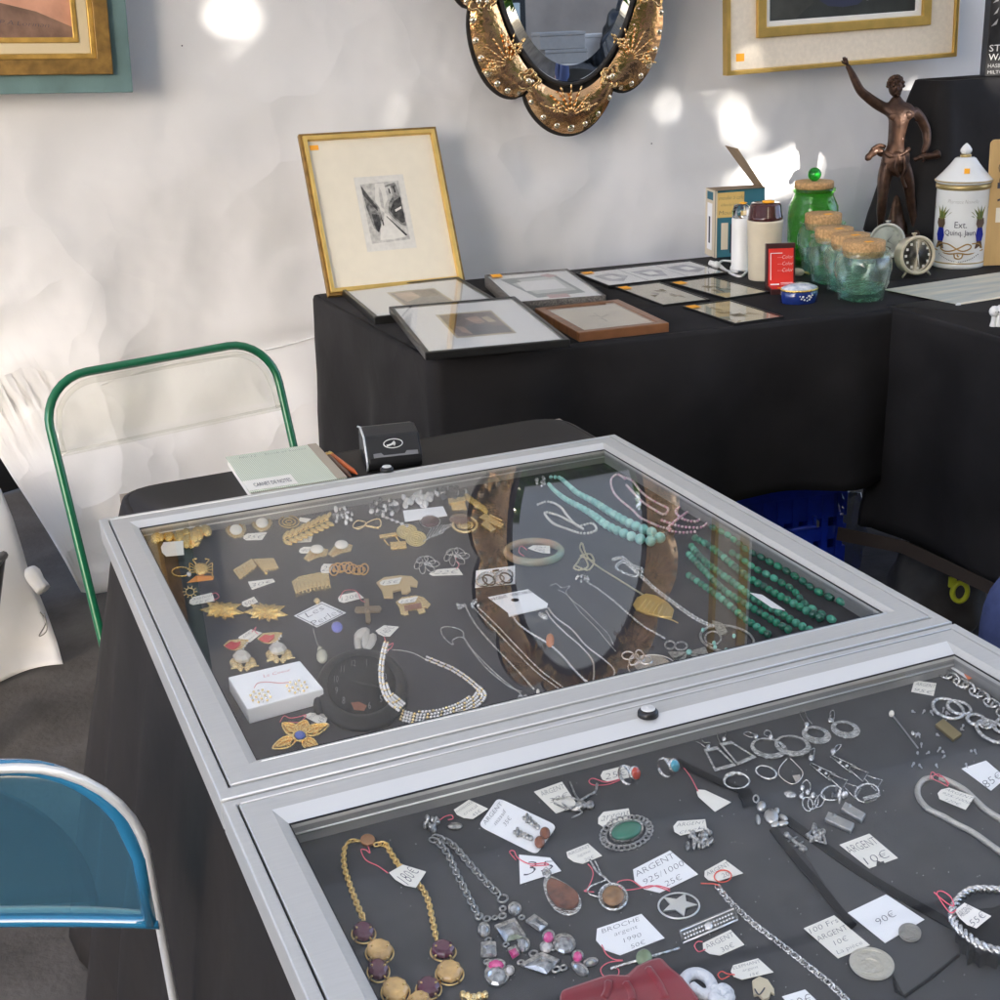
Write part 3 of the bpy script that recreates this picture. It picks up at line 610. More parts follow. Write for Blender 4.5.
def face(o_, A, B, quads, nm, nrm):
    mb = MB(); ms_ = []
    for k, (M, u0, u1, v0, v1) in enumerate(quads):
        P = [o_+A*u0+B*v0, o_+A*u1+B*v0, o_+A*u1+B*v1, o_+A*u0+B*v1]; mb.prism([p+nrm*(.0006*(k+1)) for p in P], nrm*.0003, k); ms_.append(M)
    return mb.build(nm, ms_, t)
face(p0, X*wB, UP*hB, [(TBLUE, 0, 1, 0, 1), (YEL, .03, .58, .60, .97), (TBLUE, .60, .98, .66, .96), (CRM, .12, .26, .12, .52), (DKB, .3, .62, .06, .5), (CRM, .0, .03, 0, 1)], 'front_print', -Y)
face(p0+Y*dB, -Y*dB, UP*hB, [(CRM, 0, 1, 0, 1), (TBLUE, .2, .8, .85, .97), (WPAPER, .25, .75, .1, .8), (DKB, .42, .58, .2, .6)], 'side_print', -X)
Qf = lambda u, v: p0+X*(wB*u)+UP*(hB*v)-Y*.005
write('lettering', ['moulin à café', 'électrique', 'Moulinex'], [Qf(.06, .95), Qf(.56, .95), Qf(.56, .62), Qf(.06, .62)], INK, t, -Y, shear=.15)
b = MB(); q0 = p0+UP*hB; b.prism([q0+X*wB*.98, q0+X*wB*.98+Y*dB, q0+X*wB*.42+Y*(dB+.02)+UP*.105, q0+X*wB*.42+Y*(-.0)+UP*.105][::1], X*.0015, 0); b.build('top_flap', CARD, t)
b = MB(); b.prism([q0, q0+X*wB, q0+X*wB+Y*dB*.4, q0+Y*dB*.4], UP*.003-Y*.012); b.build('front_flap', CARD, t)

def upr(label, name, cat, px, py, z=ZT): p = on_z(px, py, z); return thing(name, label, cat, p), p, psize(p)
# white grinder with clear lid
WPL = mat('white_plastic', (.78, .78, .76), .3); CPL = mat('cream_plastic', (.70, .62, .47), .35, var=.03); MAR = mat('maroon_plastic', (.055, .012, .014), .15, coat=.5)
CLR = mat('clear_plastic', (.97, .97, .97), .03, trans=1, ior=1.45)
t, p, s = upr('white electric coffee grinder with a clear lid, behind the cream one', 'coffee_grinder', 'coffee grinder', 740, 270.5)
b = MB(); b.lathe(p, [(9.5*s, 0), (10*s, 2*s), (9.8*s, 4*s), (9.0*s, 5*s), (9.2*s, 42*s), (9.2*s, 51*s), (8.6*s, 52.5*s)], 28); b.build('body', WPL, t)
b = MB(); b.lathe(p, [(8.7*s, 52.6*s), (8.8*s, 59*s), (7*s, 65*s), (0, 66*s)], 24); b.build('clear_lid', CLR, t)
b = MB(); b.ball(p+UP*66.5*s+WD*2*s, 4*s, 4*s, 1*s); b.build('price_sticker', ORANGE, t)
cp = [on_z(x, y, ZT+.004) for x, y in [(738, 272), (728, 271), (719, 266), (722, 261), (735, 262), (748, 266), (742, 276), (730, 273), (718, 263)]]
b = MB(); b.tube(spline(cp, 8), .0032, 6); b.build('power_cord', WPL, t)
b = MB(); pp = on_z(716, 265, ZT+.010); b.ball(pp, .012, .009, .010); b.tube([pp, pp-X*.018+UP*.008], [.008, .006], 8); b.build('plug', WPL, t)
t, p, s = upr('cream electric coffee grinder with a dark maroon lid, behind the red card box', 'coffee_grinder', 'coffee grinder', 763.5, 279)
b = MB(); b.lathe(p, [(14.6*s, 0), (15.2*s, 1.5*s), (17.5*s, 56*s), (18*s, 57.5*s), (17.6*s, 59*s)], 40); b.build('body', CPL, t)
b = MB(); b.lathe(p, [(17*s, 58.9*s), (17*s, 62*s), (16.4*s, 63*s), (15.2*s, 73*s), (14*s, 75*s), (0, 75.5*s)], 36); b.build('lid', MAR, t)
b = MB(); b.lathe(p+WD*3*s, [(6*s, 75.5*s), (6*s, 77*s), (0, 77*s)], 12); b.build('price_sticker', ORANGE, t)
b = MB(); q_ = on_z(798, 272, ZT+.010); b.ball(q_, .016, .010, .010, (WD*.8+WN*.6).normalized(), WN, UP); b.build('plug', CPL, t)
b = MB(); b.tube([q_+WD*.010+WN*.008, q_+WD*.022+WN*.018-UP*.004], .002, 6); b.tube([q_+WD*.012, q_+WD*.026+WN*.006-UP*.003], .002, 6); b.build('plug_pin', mat('brass', (.7, .5, .2), .3, 1), t)
b = MB(); b.tube(spline([q_-WD*.01, q_-WD*.03+UP*-.005, on_z(775, 276, ZT+.004)], 6), .003, 6); b.build('power_cord', CPL, t)

# red box of bridge cards
p = on_z(780, 290, ZT); s = psize(p); Xr = (on_z(794, 287.5, ZT)-on_z(767, 288.5, ZT)).normalized(); Yr = V((-Xr.y, Xr.x, 0))
t = thing('card_box', 'small red and brown hinged box of score cards standing open behind the blue trinket box', 'card box', p)
up_ = (UP*1.0+Yr*.12).normalized(); nf = -Yr*.99+UP*.12; DR = mat('box_maroon', (.045, .012, .012), .4); RED = mat('red_card', (.68, .03, .02), .5)
o_ = p-Xr*14*s; H_ = 46*s; W_ = 29*s
b = MB(); b.prism([o_, o_+Xr*W_, o_+Xr*W_+up_*H_, o_+up_*H_], -nf*.016); b.build('lid', DR, t, bevel=.001)
b = MB(); b.prism([o_+Xr*2.2*s+up_*3*s+nf*.0004, o_+Xr*(W_-2*s)+up_*3*s+nf*.0004, o_+Xr*(W_-2*s)+up_*(H_-5*s)+nf*.0004, o_+Xr*2.2*s+up_*(H_-5*s)+nf*.0004], nf*.001); rc = b.build('red_card', RED, t)
F_ = lambda u, v: o_+Xr*(W_*u)+up_*(H_*v)+nf*.002
write('lettering', ['', '—Color', '—Color', '—Color', ''], [F_(.35, .92), F_(.95, .92), F_(.95, .22), F_(.35, .22)], WPAPER, rc, nf, fill=.9)
b = MB()
for a_, c_ in [((.14, .80), (.165, .22)), ((.14, .80), (.55, .785)), ((.14, .14), (.45, .11)), ((.5, .16), (.9, .15)), ((.5, .13), (.9, .12)), ((.5, .10), (.85, .09))]:
    b.prism([F_(a_[0], a_[1]), F_(c_[0], a_[1]), F_(c_[0], c_[1]), F_(a_[0], c_[1])], nf*.0003)
b.build('white_lines', WPAPER, rc)
b = MB(); b.prism([o_, o_+Xr*W_, o_+Xr*(W_*1.02)-Yr*.055, o_+Xr*(W_*.02)-Yr*.055], UP*.012); b.build('tray', DR, t, bevel=.001)
b = MB(); b.prism([o_+Xr*.004-Yr*.004+UP*.0124, o_+Xr*(W_-.004)-Yr*.004+UP*.0124, o_+Xr*(W_-.004)-Yr*.05+UP*.0124, o_+Xr*.004-Yr*.05+UP*.0124], UP*.0006); b.build('tray_lining', RED, t)
b = MB(); q_ = o_+Xr*W_*.28-Yr*.048+UP*.0132; b.prism([q_, q_+Xr*.018, q_+Xr*.018+Yr*.012, q_+Yr*.012], UP*.0004); b.build('price_sticker', ORANGE, t)

# blue porcelain trinket box
t, p, s = upr('small oval blue porcelain trinket box with white flowers and a gilt rim', 'trinket_box', 'trinket box', 799, 302)
COB = mat('cobalt_glaze', (.012, .030, .17), .12, var=.2, scale=60, coat=.6); PBL = mat('painted_lid', (.32, .40, .55), .12, col2=(.75, .78, .80), scale=55, coat=.6)
b = MB(); b.lathe(p, [(18*s, 0), (19*s, .8*s), (19*s, 12*s), (18.4*s, 12.6*s)], 36, X=WD, Y=WN*.8); b.build('base', COB, t)
b = MB(); b.lathe(p, [(19.2*s, 12.4*s), (19.6*s, 13.4*s), (19.2*s, 14.4*s)], 36, X=WD, Y=WN*.8); b.build('gilt_rim', GOLD, t)
b = MB(); b.lathe(p, [(18.8*s, 14.3*s), (18*s, 15.6*s), (10*s, 18.5*s), (0, 19.4*s)], 36, X=WD, Y=WN*.8); b.build('lid', PBL, t)
b = MB()
for x, z, r in [(-4, 8, 1.4), (-5.5, 6, 1.1), (-2.6, 5, 1.2), (0, 7, .9), (2.4, 8.5, 1.4), (4.6, 7, 1.4), (3, 5, 1.3), (6.5, 9, .9), (-7, 8.5, .8), (.5, 4, .9)]:
    yy = math.sqrt(max(0, 1-(x/19)**2))*19*.8; b.ball(p+WD*(x*s)+WN*(yy*s)+UP*(z*s), r*s, .4*s, r*s*.8, WD, WN, UP, 8, 4)
b.build('white_flowers', WPL, t)

# ---------------------------------------------------------------- glass jars with corks
CORK = mat('cork', (.48, .29, .13), .85, var=.30, scale=170, bump=.12, bscale=250)
def jarglass(name, tint, haze, hcol, bsc):
    M = pane_mat(name, tint, 1, 1.45, .06, haze, hcol); n = M.node_tree; t_ = n.nodes.new('ShaderNodeTexNoise'); t_.inputs['Scale'].default_value = bsc; bp = n.nodes.new('ShaderNodeBump'); bp.inputs['Strength'].default_value = 1; bp.inputs['Distance'].default_value = .006
    tc = n.nodes.new('ShaderNodeTexCoord'); n.links.new(tc.outputs['Object'], t_.inputs['Vector']); n.links.new(t_.outputs['Fac'], bp.inputs['Height'])
    for k in n.nodes:
        if k.type in ('BSDF_GLOSSY', 'FRESNEL'): n.links.new(bp.outputs[0], k.inputs['Normal'])
    return M
AQUA = jarglass('aqua_glass', (.93, .98, .955), .02, (.50, .66, .58), 26); AQUAB = jarglass('aqua_glass_base', (.74, .93, .84), .04, (.10, .34, .24), 60); GREENG = jarglass('green_glass', (.52, .85, .42), .05, (.05, .34, .04), 50)
def jar(px, py, label, hh=1.0, ww=1.0):
    t, p, s = upr(label, 'glass_jar', 'jar', px, py); s *= 1
    W = lambda a, z: .035*math.sin(3*a+z*90)*(1 if z > .03 else .3)+.025*math.sin(5*a+1+z*60)
    pr = [(0, 0), (20, 0), (22, 1.5), (23, 10), (25.5, 18), (28, 30), (28.5, 38), (26, 45), (23.5, 47.5), (24, 49), (26, 50), (25.6, 51.4), (22.3, 51)]
    prof = [(r*s*ww, z*s*hh) for r, z in pr]+[((r-1.8)*s*ww, z*s*hh) for r, z in [(23.5, 48), (26, 44), (28, 37), (27, 29), (24.5, 19), (22, 12), (18, 8), (0, 7)]]
    b = MB(); b.lathe(p, prof, 40, wob=W); b.build('glass_body', AQUA, t)
    b = MB(); b.lathe(p, [(r*s*ww*.9, z*s*hh) for r, z in [(0, 1), (19.5, 1), (21.5, 3), (22.5, 10), (24, 16), (22, 15.5), (14, 13.5), (0, 13)]], 36, wob=W); b.build('thick_base', AQUAB, t)
    b = MB(); b.lathe(p, [(19*s*ww, 44*s*hh), (20.8*s*ww, 49.5*s*hh), (20.8*s*ww, 58.6*s*hh), (20.2*s*ww, 59.2*s*hh), (0, 59.3*s*hh)], 30); b.build('cork_lid', CORK, t)
    b = MB(); q_ = p+UP*59.4*s*hh+WN*9*s; b.prism([q_+WD*4*s*a+WN*3*s*c for a, c in [(-1, -1), (1, -1), (1, 1), (-1, 1)]], UP*.0005); b.build('price_sticker', ORANGE, t)
jar(821, 273, 'aqua glass jar with a cork lid, rearmost of the four in the row', 1.0, .86)
jar(832, 283, 'aqua glass jar with a cork lid, second from the back of the row', .93, .9)
jar(848, 291, 'aqua glass jar with a cork lid, second from the front of the row', .96, .9)
jar(861, 300, 'aqua glass jar with a cork lid, frontmost of the row', 1.0, 1.0)
t, p, s = upr('tall green glass jar with a cork lid and a green ball knob', 'glass_jar', 'jar', 811, 263)
W = lambda a, z: .012*math.sin(4*a+z*70)
pr = [(0, 0), (19, 0), (21.5, 2), (24, 25), (25, 42), (24, 56), (19.5, 66), (19, 69), (21, 71), (21.3, 74), (18.5, 74)]
b = MB(); b.lathe(p, [(r*s, z*s) for r, z in pr]+[((r-1.6)*s, z*s) for r, z in [(19.5, 68), (19, 66), (23.5, 56), (25, 42), (23, 25), (20, 5), (0, 5)]], 40, wob=W); b.build('glass_body', GREENG, t)
b = MB(); b.lathe(p, [(17*s, 70*s), (17.6*s, 74*s), (19*s, 74.4*s), (19*s, 79.5*s), (18.4*s, 80.5*s), (0, 80.6*s)], 30); b.build('cork_lid', CORK, t)
b = MB(); b.ball(p+UP*87*s, 6.6*s, n=18, k=12); b.lathe(p, [(3*s, 80*s), (2.4*s, 82*s)], 10); b.build('ball_knob', mat('green_ball', (.03, .5, .05), .05, trans=.8, ior=1.4), t)

# ---------------------------------------------------------------- alarm clocks
def clock(px, py, r_, label, facecol, numcol, Xc, body, tip, hands):
    p = on_z(px, py, ZT); s = psize(p); t = thing('alarm_clock', label, 'alarm clock', p); Yc = V((-Xc.y, Xc.x, 0)); F = (-Yc*math.cos(tip)+UP*math.sin(tip)); U = (UP*math.cos(tip)+Yc*math.sin(tip)); R = r_*s; ce = p+UP*(R+2.5*s)
    b = MB(); b.lathe(ce, [(.6*R, -.72*R), (.93*R, -.62*R), (.98*R, 0), (R, .05*R), (R, .16*R), (.92*R, .22*R), (.84*R, .16*R), (.84*R, .08*R)], 36, X=Xc, Y=U, Z=F); b.build('case', body, t)
    b = MB(); b.lathe(ce, [(.85*R, .085*R), (0, .086*R)], 32, X=Xc, Y=U, Z=F); d = b.build('dial', facecol, t)
    b = MB()
    for k in range(12):
        a = k*PI/6; c_ = ce+F*.10*R+Xc*(.66*R*math.sin(a))+U*(.66*R*math.cos(a)); b.box(c_, .13*R, .13*R, .006*R, Xc, U, F)
    b.build('hour_mark', numcol, d)
    for ang, L, wd in hands:
        a = math.radians(ang); dd = Xc*math.sin(a)+U*math.cos(a); sd = Xc*math.cos(a)-U*math.sin(a)
        b = MB(); b.prism([ce+F*.12*R-sd*wd*R, ce+F*.12*R+sd*wd*R, ce+F*.12*R+dd*L*R], F*.01*R); b.build('hand', numcol, d)
    b = MB(); b.lathe(ce, [(.84*R, .17*R), (.4*R, .21*R), (0, .22*R)], 30, X=Xc, Y=U, Z=F); b.build('dial_glass', pane_mat('dial_glass', (1, 1, 1), 1, 1.12), t)
    for sg in (-1, 1):
        b = MB(); b.tube([ce+Xc*sg*.55*R-U*.78*R, p+Xc*sg*.80*R+F*.1*R+UP*.002], [1.3*s, 1.0*s], 6); b.build('foot', mat('clock_foot', (.6, .55, .42), .3, .6), t)
    b = MB(); b.lathe(ce-F*.2*R, [(1.6*s, .94*R), (1.6*s, 1.06*R), (2.6*s, 1.07*R), (2.6*s, 1.13*R), (0, 1.14*R)], 10, X=Xc, Y=F, Z=U); b.build('alarm_button', body, t)
    return t
IVO = mat('ivory_enamel', (.66, .58, .43), .3); CHALK = mat('old_white_enamel', (.62, .62, .56), .4, var=.08, scale=30)
vX = V((math.cos(YAW+.05), -math.sin(YAW+.05), 0))
clock(915, 277, 19.3, 'round cream alarm clock with a black dial, in front of the apothecary jar', mat('black_dial', (.012, .012, .012), .35), WPL, (vX-V((vX.y, -vX.x, 0))*.30).normalized(), IVO, .12, [(-8, .74, .035), (172, .66, .045)])
clock(886, 261, 17.5, 'round off white alarm clock with a pale dial, half hidden behind the front glass jar', mat('pale_dial', (.50, .53, .46), .5), mat('grey_mark', (.25, .27, .24), .5), (vX+V((vX.y, -vX.x, 0))*.2).normalized(), CHALK, .12, [(40, .7, .03), (120, .5, .04)])

# ---------------------------------------------------------------- apothecary jar
t, p, s = upr('white porcelain apothecary jar with gilt bands and painted pineapples', 'apothecary_jar', 'apothecary jar', 957.5, 265)
POR = mat('white_porcelain', (.76, .77, .76), .12, coat=.5, var=.01)
b = MB(); b.lathe(p, [(24.5*s, 0), (25.6*s, 1*s), (25.8*s, 5*s), (25.2*s, 6*s), (25.2*s, 9*s), (25*s, 78*s), (25.6*s, 80*s), (25*s, 81*s)], 48); b.build('body', POR, t)
b = MB(); b.lathe(p, [(25.2*s, 76*s), (26.0*s, 77*s), (26*s, 80*s), (25.2*s, 81*s)], 48); b.lathe(p, [(25.9*s, 5*s), (26.0*s, 5.6*s), (25.4*s, 6.2*s)], 48); b.build('gilt_band', mat('jar_gilt', (.42, .32, .14), .35, .6), t)
b = MB(); b.lathe(p, [(25*s, 81*s), (27*s, 82.5*s), (27.4*s, 84*s), (26.4*s, 85.5*s), (20*s, 92*s), (14*s, 99*s), (10*s, 104.5*s), (8*s, 105.5*s), (0, 105.6*s)], 44); lid = b.build('lid', POR, t)
b = MB(); b.lathe(p, [(5*s, 105*s), (5.4*s, 107.5*s), (4*s, 108.5*s)], 20); b.lathe(p, [(27.5*s, 83.4*s), (27.7*s, 84*s), (27.4*s, 84.6*s)], 44); b.build('lid_gilding', mat('jar_gilt', (.4, .3, .1), .35, .6), lid)
b = MB(); b.lathe(p, [(4*s, 108.2*s), (5.6*s, 111*s), (5.4*s, 113*s), (3.4*s, 116*s), (.8*s, 118.5*s), (0, 118.7*s)], 20); b.build('knob', POR, lid)
view = V((CAM.x-p.x, CAM.y-p.y, 0)).normalized(); va = math.atan2(view.y, view.x)
def cylp(dx, z, k=0.25):      # dx in pixels across the front of the jar, z in pixels up
    a = va+math.asin(max(-.99, min(.99, dx/25.2))); r = (25.3+k)*s; return p+V((math.cos(a)*r, math.sin(a)*r, z*s))
def onjar(pts, m, mb, k=.25):
    n = len(pts); vs = [cylp(x, z, k) for x, z in pts]; mb.add(vs, [list(range(n))], m, False)
for sg in (-1, 1):
    mb = MB(); cx = sg*17.8
    for a in range(-75, 76, 19):
        r = 13 if abs(a) < 60 else 11; an = math.radians(a); ex, ez = cx+math.sin(an)*r*.85, 49+math.cos(an)*r; onjar([(cx+math.cos(an)*1.7, 49-math.sin(an)*1.7), (ex, ez), (cx-math.cos(an)*1.7, 49+math.sin(an)*1.7)], 0 if a % 2 else 1, mb)
    onjar([(cx-3, 49), (cx+3, 49), (cx+3.6, 44), (cx+2.2, 40), (cx-2.2, 40), (cx-3.6, 44)], 3, mb, .3)
    onjar([(cx-2.2, 40), (cx+2.2, 40), (cx+3.4, 33), (cx+2.4, 27), (cx-2.4, 27), (cx-3.4, 33)], 2, mb, .3)
    onjar([(cx-2, 27), (cx+2, 27), (cx+3.6, 20), (cx-3.6, 20)], 3, mb, .3)
    mb.build('painted_pineapple', [mat('leaf_green_paint', (.09, .13, .03), .3), mat('olive_leaf_paint', (.20, .20, .05), .3), mat('royal_blue_paint', (.015, .022, .26), .2), mat('brown_paint', (.10, .06, .04), .3)], t)
mb = MB()
def curl(pts, r=.7): mb.tube(spline([cylp(x, z, .1) for x, z in pts], 6), r*s, 5)
curl([(-21, 20), (-18, 24.5), (-10, 24.5), (-2, 20), (4, 18), (10, 20), (11, 23), (7, 24.5), (0, 21), (-7, 18), (-13, 17.5), (-17, 20), (-15, 23)]); curl([(21, 20), (18, 24.5), (12, 25)]); curl([(-22, 18), (-10, 15), (0, 16), (10, 15), (22, 18)]); curl([(-4, 15), (-3, 11.5), (0, 10.5), (3, 11.5), (4, 15)]); curl([(-1, 15), (-.6, 12.8), (1, 13)])
mb.build('gilt_scroll', mat('scroll_gold', (.36, .22, .07), .4, .3), t)
mb = MB()
for k in range(24):
    u = -1+2*k/23; x = u*18; z = 6+6.5*u*u; mb.ball(cylp(x, z+1.5, 0), .55*s, n=6, k=4)
mb.build('laurel_garland', mat('garland_grey', (.12, .13, .13), .4), t)
def jartext(ln, x0, x1, z0, z1, M, shear=0):
    uv, fs, asp = text_mesh(ln, shear); mb = MB(); mb.add([cylp(x0+(x1-x0)*u, z0+(z1-z0)*v, .3) for u, v in uv], fs, 0, False); mb.build('lettering', M, t)
jartext('Ext.', -5.5, 6, 40.5, 46.5, INK); jartext('Quinq. Jaun', -14, 14, 31.5, 38.5, INK); jartext('Pharmacie Nouvelle', -13, 15, 64, 67.5, mat('grey_ink', (.25, .24, .22), .7), .3)
b = MB(); vs = [cylp(x, 0, 0) for x in (-2, 2.2)]; z0, z1, r0, r1 = 92, 96.5, 21.6, 18.2
pts = [p+V((math.cos(va+a)*r*s, math.sin(va+a)*r*s, z*s)) for a, r, z in [(-.02, r0, z0), (.22, r0, z0), (.26, r1, z1), (-.02, r1, z1)]]; b.add(pts, [(0, 1, 2, 3)], 0, False); b.build('price_sticker', ORANGE, t)

# ---------------------------------------------------------------- tan board, tall draped stand, black box, flat print, figurine
pl = on_z(983.5, 266, ZT+.003); hb = upright((983.5, 266), (989, 141)); X = vX; Y = V((-X.y, X.x, 0)); U = (UP+Y*.08).normalized()
t = thing('score_board', 'tan wooden board with printed crest and rounded corners, leaning at the right edge', 'board', pl)
R = .012; ol = [(0, 0), (.20, 0), (.20, hb)]+[(R-R*math.sin(a), hb-R+R*math.cos(a)) for a in [i*PI/12 for i in range(7)]]
b = MB(); b.prism([pl+X*x+U*z for x, z in ol], Y*.006); b.build('board', mat('tan_wood', (.55, .36, .15), .5, var=.08, scale=8, stretch=(6, 1, 1)), t, bevel=.0015)
b = MB()
for cx, cz, r in [(.040, .235, .017), (.040, .205, .014)]:
    b.tube([pl+X*(cx+r*math.cos(a))+U*(cz+r*math.sin(a))-Y*.001 for a in [i*PI/8 for i in range(16)]], .0009, 5, True)
b.prism([pl+X*x+U*z-Y*.0006 for x, z in [(.022, .186), (.09, .186), (.09, .200), (.022, .200)]], -Y*.0004)
b.prism([pl+X*x+U*z-Y*.0006 for x, z in [(.024, .155), (.055, .165), (.055, .17), (.024, .160)]], -Y*.0004); b.build('printed_crest', INK, t)
b = MB(); b.prism([pl+X*x+U*z-Y*.0006 for x, z in [(.022, .105), (.09, .105), (.09, .14), (.022, .14)]], -Y*.0006); b.build('paper_label', CREAM, t)
# stand: a riser on the table with a black cloth to the table top
tl = on_y(944, 81, 1.33); zt_ = tl.z
sc_ = [(tl.x, 1.33), (tl.x+.7, 1.33), (tl.x+.7, 1.47), (tl.x, 1.47)]
t = thing('riser', 'tall riser under the black cloth, at the right end of the back table', 'riser', V((tl.x+.35, 1.40, ZT)))
b = MB(); b.box(V((tl.x+.35, 1.40, (ZT+zt_)/2)), .64, .10, zt_-ZT-.02); b.build('case', CARD, t)
def stb(pp): return ZT+.002
mb_ = drape('riser_cloth', 'black cloth draped over the tall riser at the right, behind the apothecary jar', sc_, zt_, stb, BLACK, fold=.016, flare=.10, rad=.03, freq=7, seed=3)
# box on top of the riser
bx0 = on_y(984.5, 80, 1.36); X = vX; Y = V((-X.y, X.x, 0)); bx0.z = zt_+.003
t = thing('black_box', 'black boxed set with white capital lettering standing on the tall draped riser', 'box', bx0)
hb2 = .30; b = MB(); b.prism([bx0, bx0+X*.20, bx0+X*.20+Y*.05, bx0+Y*.05], UP*hb2); b.build('carton', mat('black_carton', (.02, .02, .022), .4, var=.5, scale=30), t, bevel=.001)
Fb = lambda u, v: bx0+X*u+UP*v-Y*.0012
write('lettering', ['STAR', 'WARS'], [Fb(.006, .085), Fb(.075, .085), Fb(.075, .038), Fb(.006, .038)], WPL, t, -Y, shear=0, fill=1)
write('lettering', ['HASBRO'], [Fb(.006, .034), Fb(.06, .034), Fb(.06, .020), Fb(.006, .020)], mat('grey_letter', (.4, .4, .4), .6), t, -Y, shear=0, fill=1)
write('lettering', ['MILTON'], [Fb(.006, .016), Fb(.06, .016), Fb(.06, .004), Fb(.006, .004)], mat('grey_letter', (.4, .4, .4), .6), t, -Y, shear=0, fill=1)
b = MB(); 
for k in range(5): b.prism([Fb(.006+.004*(k % 2), .13+.03*k), Fb(.02, .135+.03*k), Fb(.024, .15+.03*k)], -Y*.0004)
b.build('white_print', mat('grey_letter', (.4, .4, .4), .6), t)
# flat print with clipped corner
c4 = [on_z(885, 290, ZT+.004), on_z(1040, 267, ZT+.012), on_z(1075, 286, ZT+.012), on_z(957, 304.5, ZT+.004)]
t = thing('unframed_print', 'pale unframed landscape print lying on the right hand table', 'print', c4[0]-UP*.004)
b = MB(); b.prism([c4[3], c4[2], c4[1], c4[0]], UP*.002); b.build('sheet', mat('sea_print', (.36, .40, .38), .5, col2=(.62, .58, .46), scale=5, stretch=(1, 8, 1)), t)
b = MB(); b.prism([c4[3]+UP*-.001+V((.004, -.003, 0)), c4[2]+V((.004, -.003, 0)), c4[2], c4[3]], UP*.003); b.build('card_edge', CREAM, t)
b = MB(); b.ball(c4[3]+V((.0, -.004, .0)), .007, .004, .004); b.build('corner_clip', WPL, t)
t, p, s = upr('small white figurine cut by the right edge of the photo', 'figurine', 'figurine', 993, 328)
b = MB(); b.lathe(p, [(3*s, 0), (3.6*s, 2*s), (2.6*s, 7*s), (2.2*s, 12*s), (3.2*s, 14*s), (2*s, 16*s)], 14); b.lathe(p+vX*5*s, [(3.4*s, 0), (4*s, 2*s), (3*s, 8*s), (2.4*s, 13*s), (2*s, 16*s)], 14); b.build('body', WPL, t)
b = MB(); b.ball(p+UP*17*s, 5.4*s, 5*s, 5.6*s); b.ball(p+vX*6*s+UP*18*s, 5.4*s, 5*s, 5.6*s); b.build('head', WPL, t)
b = MB(); b.ball(p+UP*17*s+WN*4.6*s-vX*1.5*s, .8*s, n=6, k=4); b.ball(p+UP*17*s+WN*4.6*s+vX*1.2*s, .8*s, n=6, k=4); b.build('eye', INK, t)

# ---------------------------------------------------------------- bronze statue
sp = on_z(897, 236, ZT+.012); S_ = psize(sp); X = vX; Y = V((-X.y, X.x, 0))
sp = sp-UP*.012
t = thing('bronze_statue', 'dark bronze statue of a young man with one arm raised', 'statue', sp)
BZ = mat('patinated_bronze', (.040, .021, .014), .42, .55, col2=(.085, .044, .028), scale=60, bump=.25, bscale=160)
def sv(px, py, d=0): return sp+X*((px-897)*S_)+UP*((240-py)*S_)+Y*(d*S_)
def skin(name, pts, edges, parent, M, lv=2, root=0):
    me = bpy.data.meshes.new(name); o0 = origin_of(parent); me.from_pydata([p-o0 for p, r in pts], edges, []); me.materials.append(M)
    o = bpy.data.objects.new(name, me); COL.objects.link(o); o.parent = parent; o['_o'] = list(o0)
    sk = o.modifiers.new('skin', 'SKIN'); sk.use_smooth_shade = True; sk.branch_smoothing = .4
    for i, (p, r) in enumerate(pts):
        rr = r if isinstance(r, tuple) else (r, r); me.skin_vertices[0].data[i].radius = rr
    me.skin_vertices[0].data[root].use_root = True
    su = o.modifiers.new('sub', 'SUBSURF'); su.levels = lv; su.render_levels = lv; return o
k = S_
P_ = [(sv(890.5, 158, 0), (12.54*k, 9.24*k)), (sv(890, 146, 0), (11.88*k, 7.92*k)), (sv(891, 134, .5), (12.94*k, 8.98*k)), (sv(892, 122, 0), (16.10*k, 10.56*k)), (sv(891.5, 113, 0), (14.52*k, 9.24*k)), (sv(889, 106, 0), (5.54*k, 5.54*k)), (sv(887.5, 100, -1), (5.28*k, 5.28*k)),
      # raised arm
      (sv(877, 112, 0), 6.00*k), (sv(866, 105, -1), 5.40*k), (sv(853, 95, -2), 4.68*k), (sv(846, 82, -2), 3.96*k), (sv(841, 73, -2), 2.64*k), (sv(839, 70, -2), 2.76*k),
      # lowered arm
      (sv(906, 114, 0), 6.24*k), (sv(913, 122, 1), 5.52*k), (sv(920, 135, 2), 4.80*k), (sv(920, 147, -2), 3.96*k), (sv(915.5, 156, -6), 2.88*k),
      # legs
      (sv(883, 163, 0), 7.6*k), (sv(880.5, 180, -2), 7.2*k), (sv(879.5, 197, -4), 5.0*k), (sv(879.5, 209, -2), 5.2*k), (sv(880, 224, 1), 3.1*k), (sv(880, 233, 2), 3.4*k), (sv(875, 236, -5), 2.6*k),
      (sv(898, 163, 0), 7.6*k), (sv(904, 180, 0), 7.0*k), (sv(908, 197, 2), 5.0*k), (sv(911, 209, 5), 5.0*k), (sv(914, 224, 4), 3.1*k), (sv(915, 231, 3), 3.4*k), (sv(917, 236, -5), 2.7*k)]
E_ = [(0, 1), (1, 2), (2, 3), (3, 4), (4, 5), (5, 6), (4, 7), (7, 8), (8, 9), (9, 10), (10, 11), (11, 12), (4, 13), (13, 14), (14, 15), (15, 16), (16, 17), (0, 18), (18, 19), (19, 20), (20, 21), (21, 22), (22, 23), (23, 24), (0, 25), (25, 26), (26, 27), (27, 28), (28, 29), (29, 30), (30, 31)]
skin('figure', P_, E_, t, BZ)
hd = MB(); hc = sv(886.5, 92, -2); Fh = (-Y*.9+X*.35).normalized(); Sh = V((-Fh.y, Fh.x, 0)); 
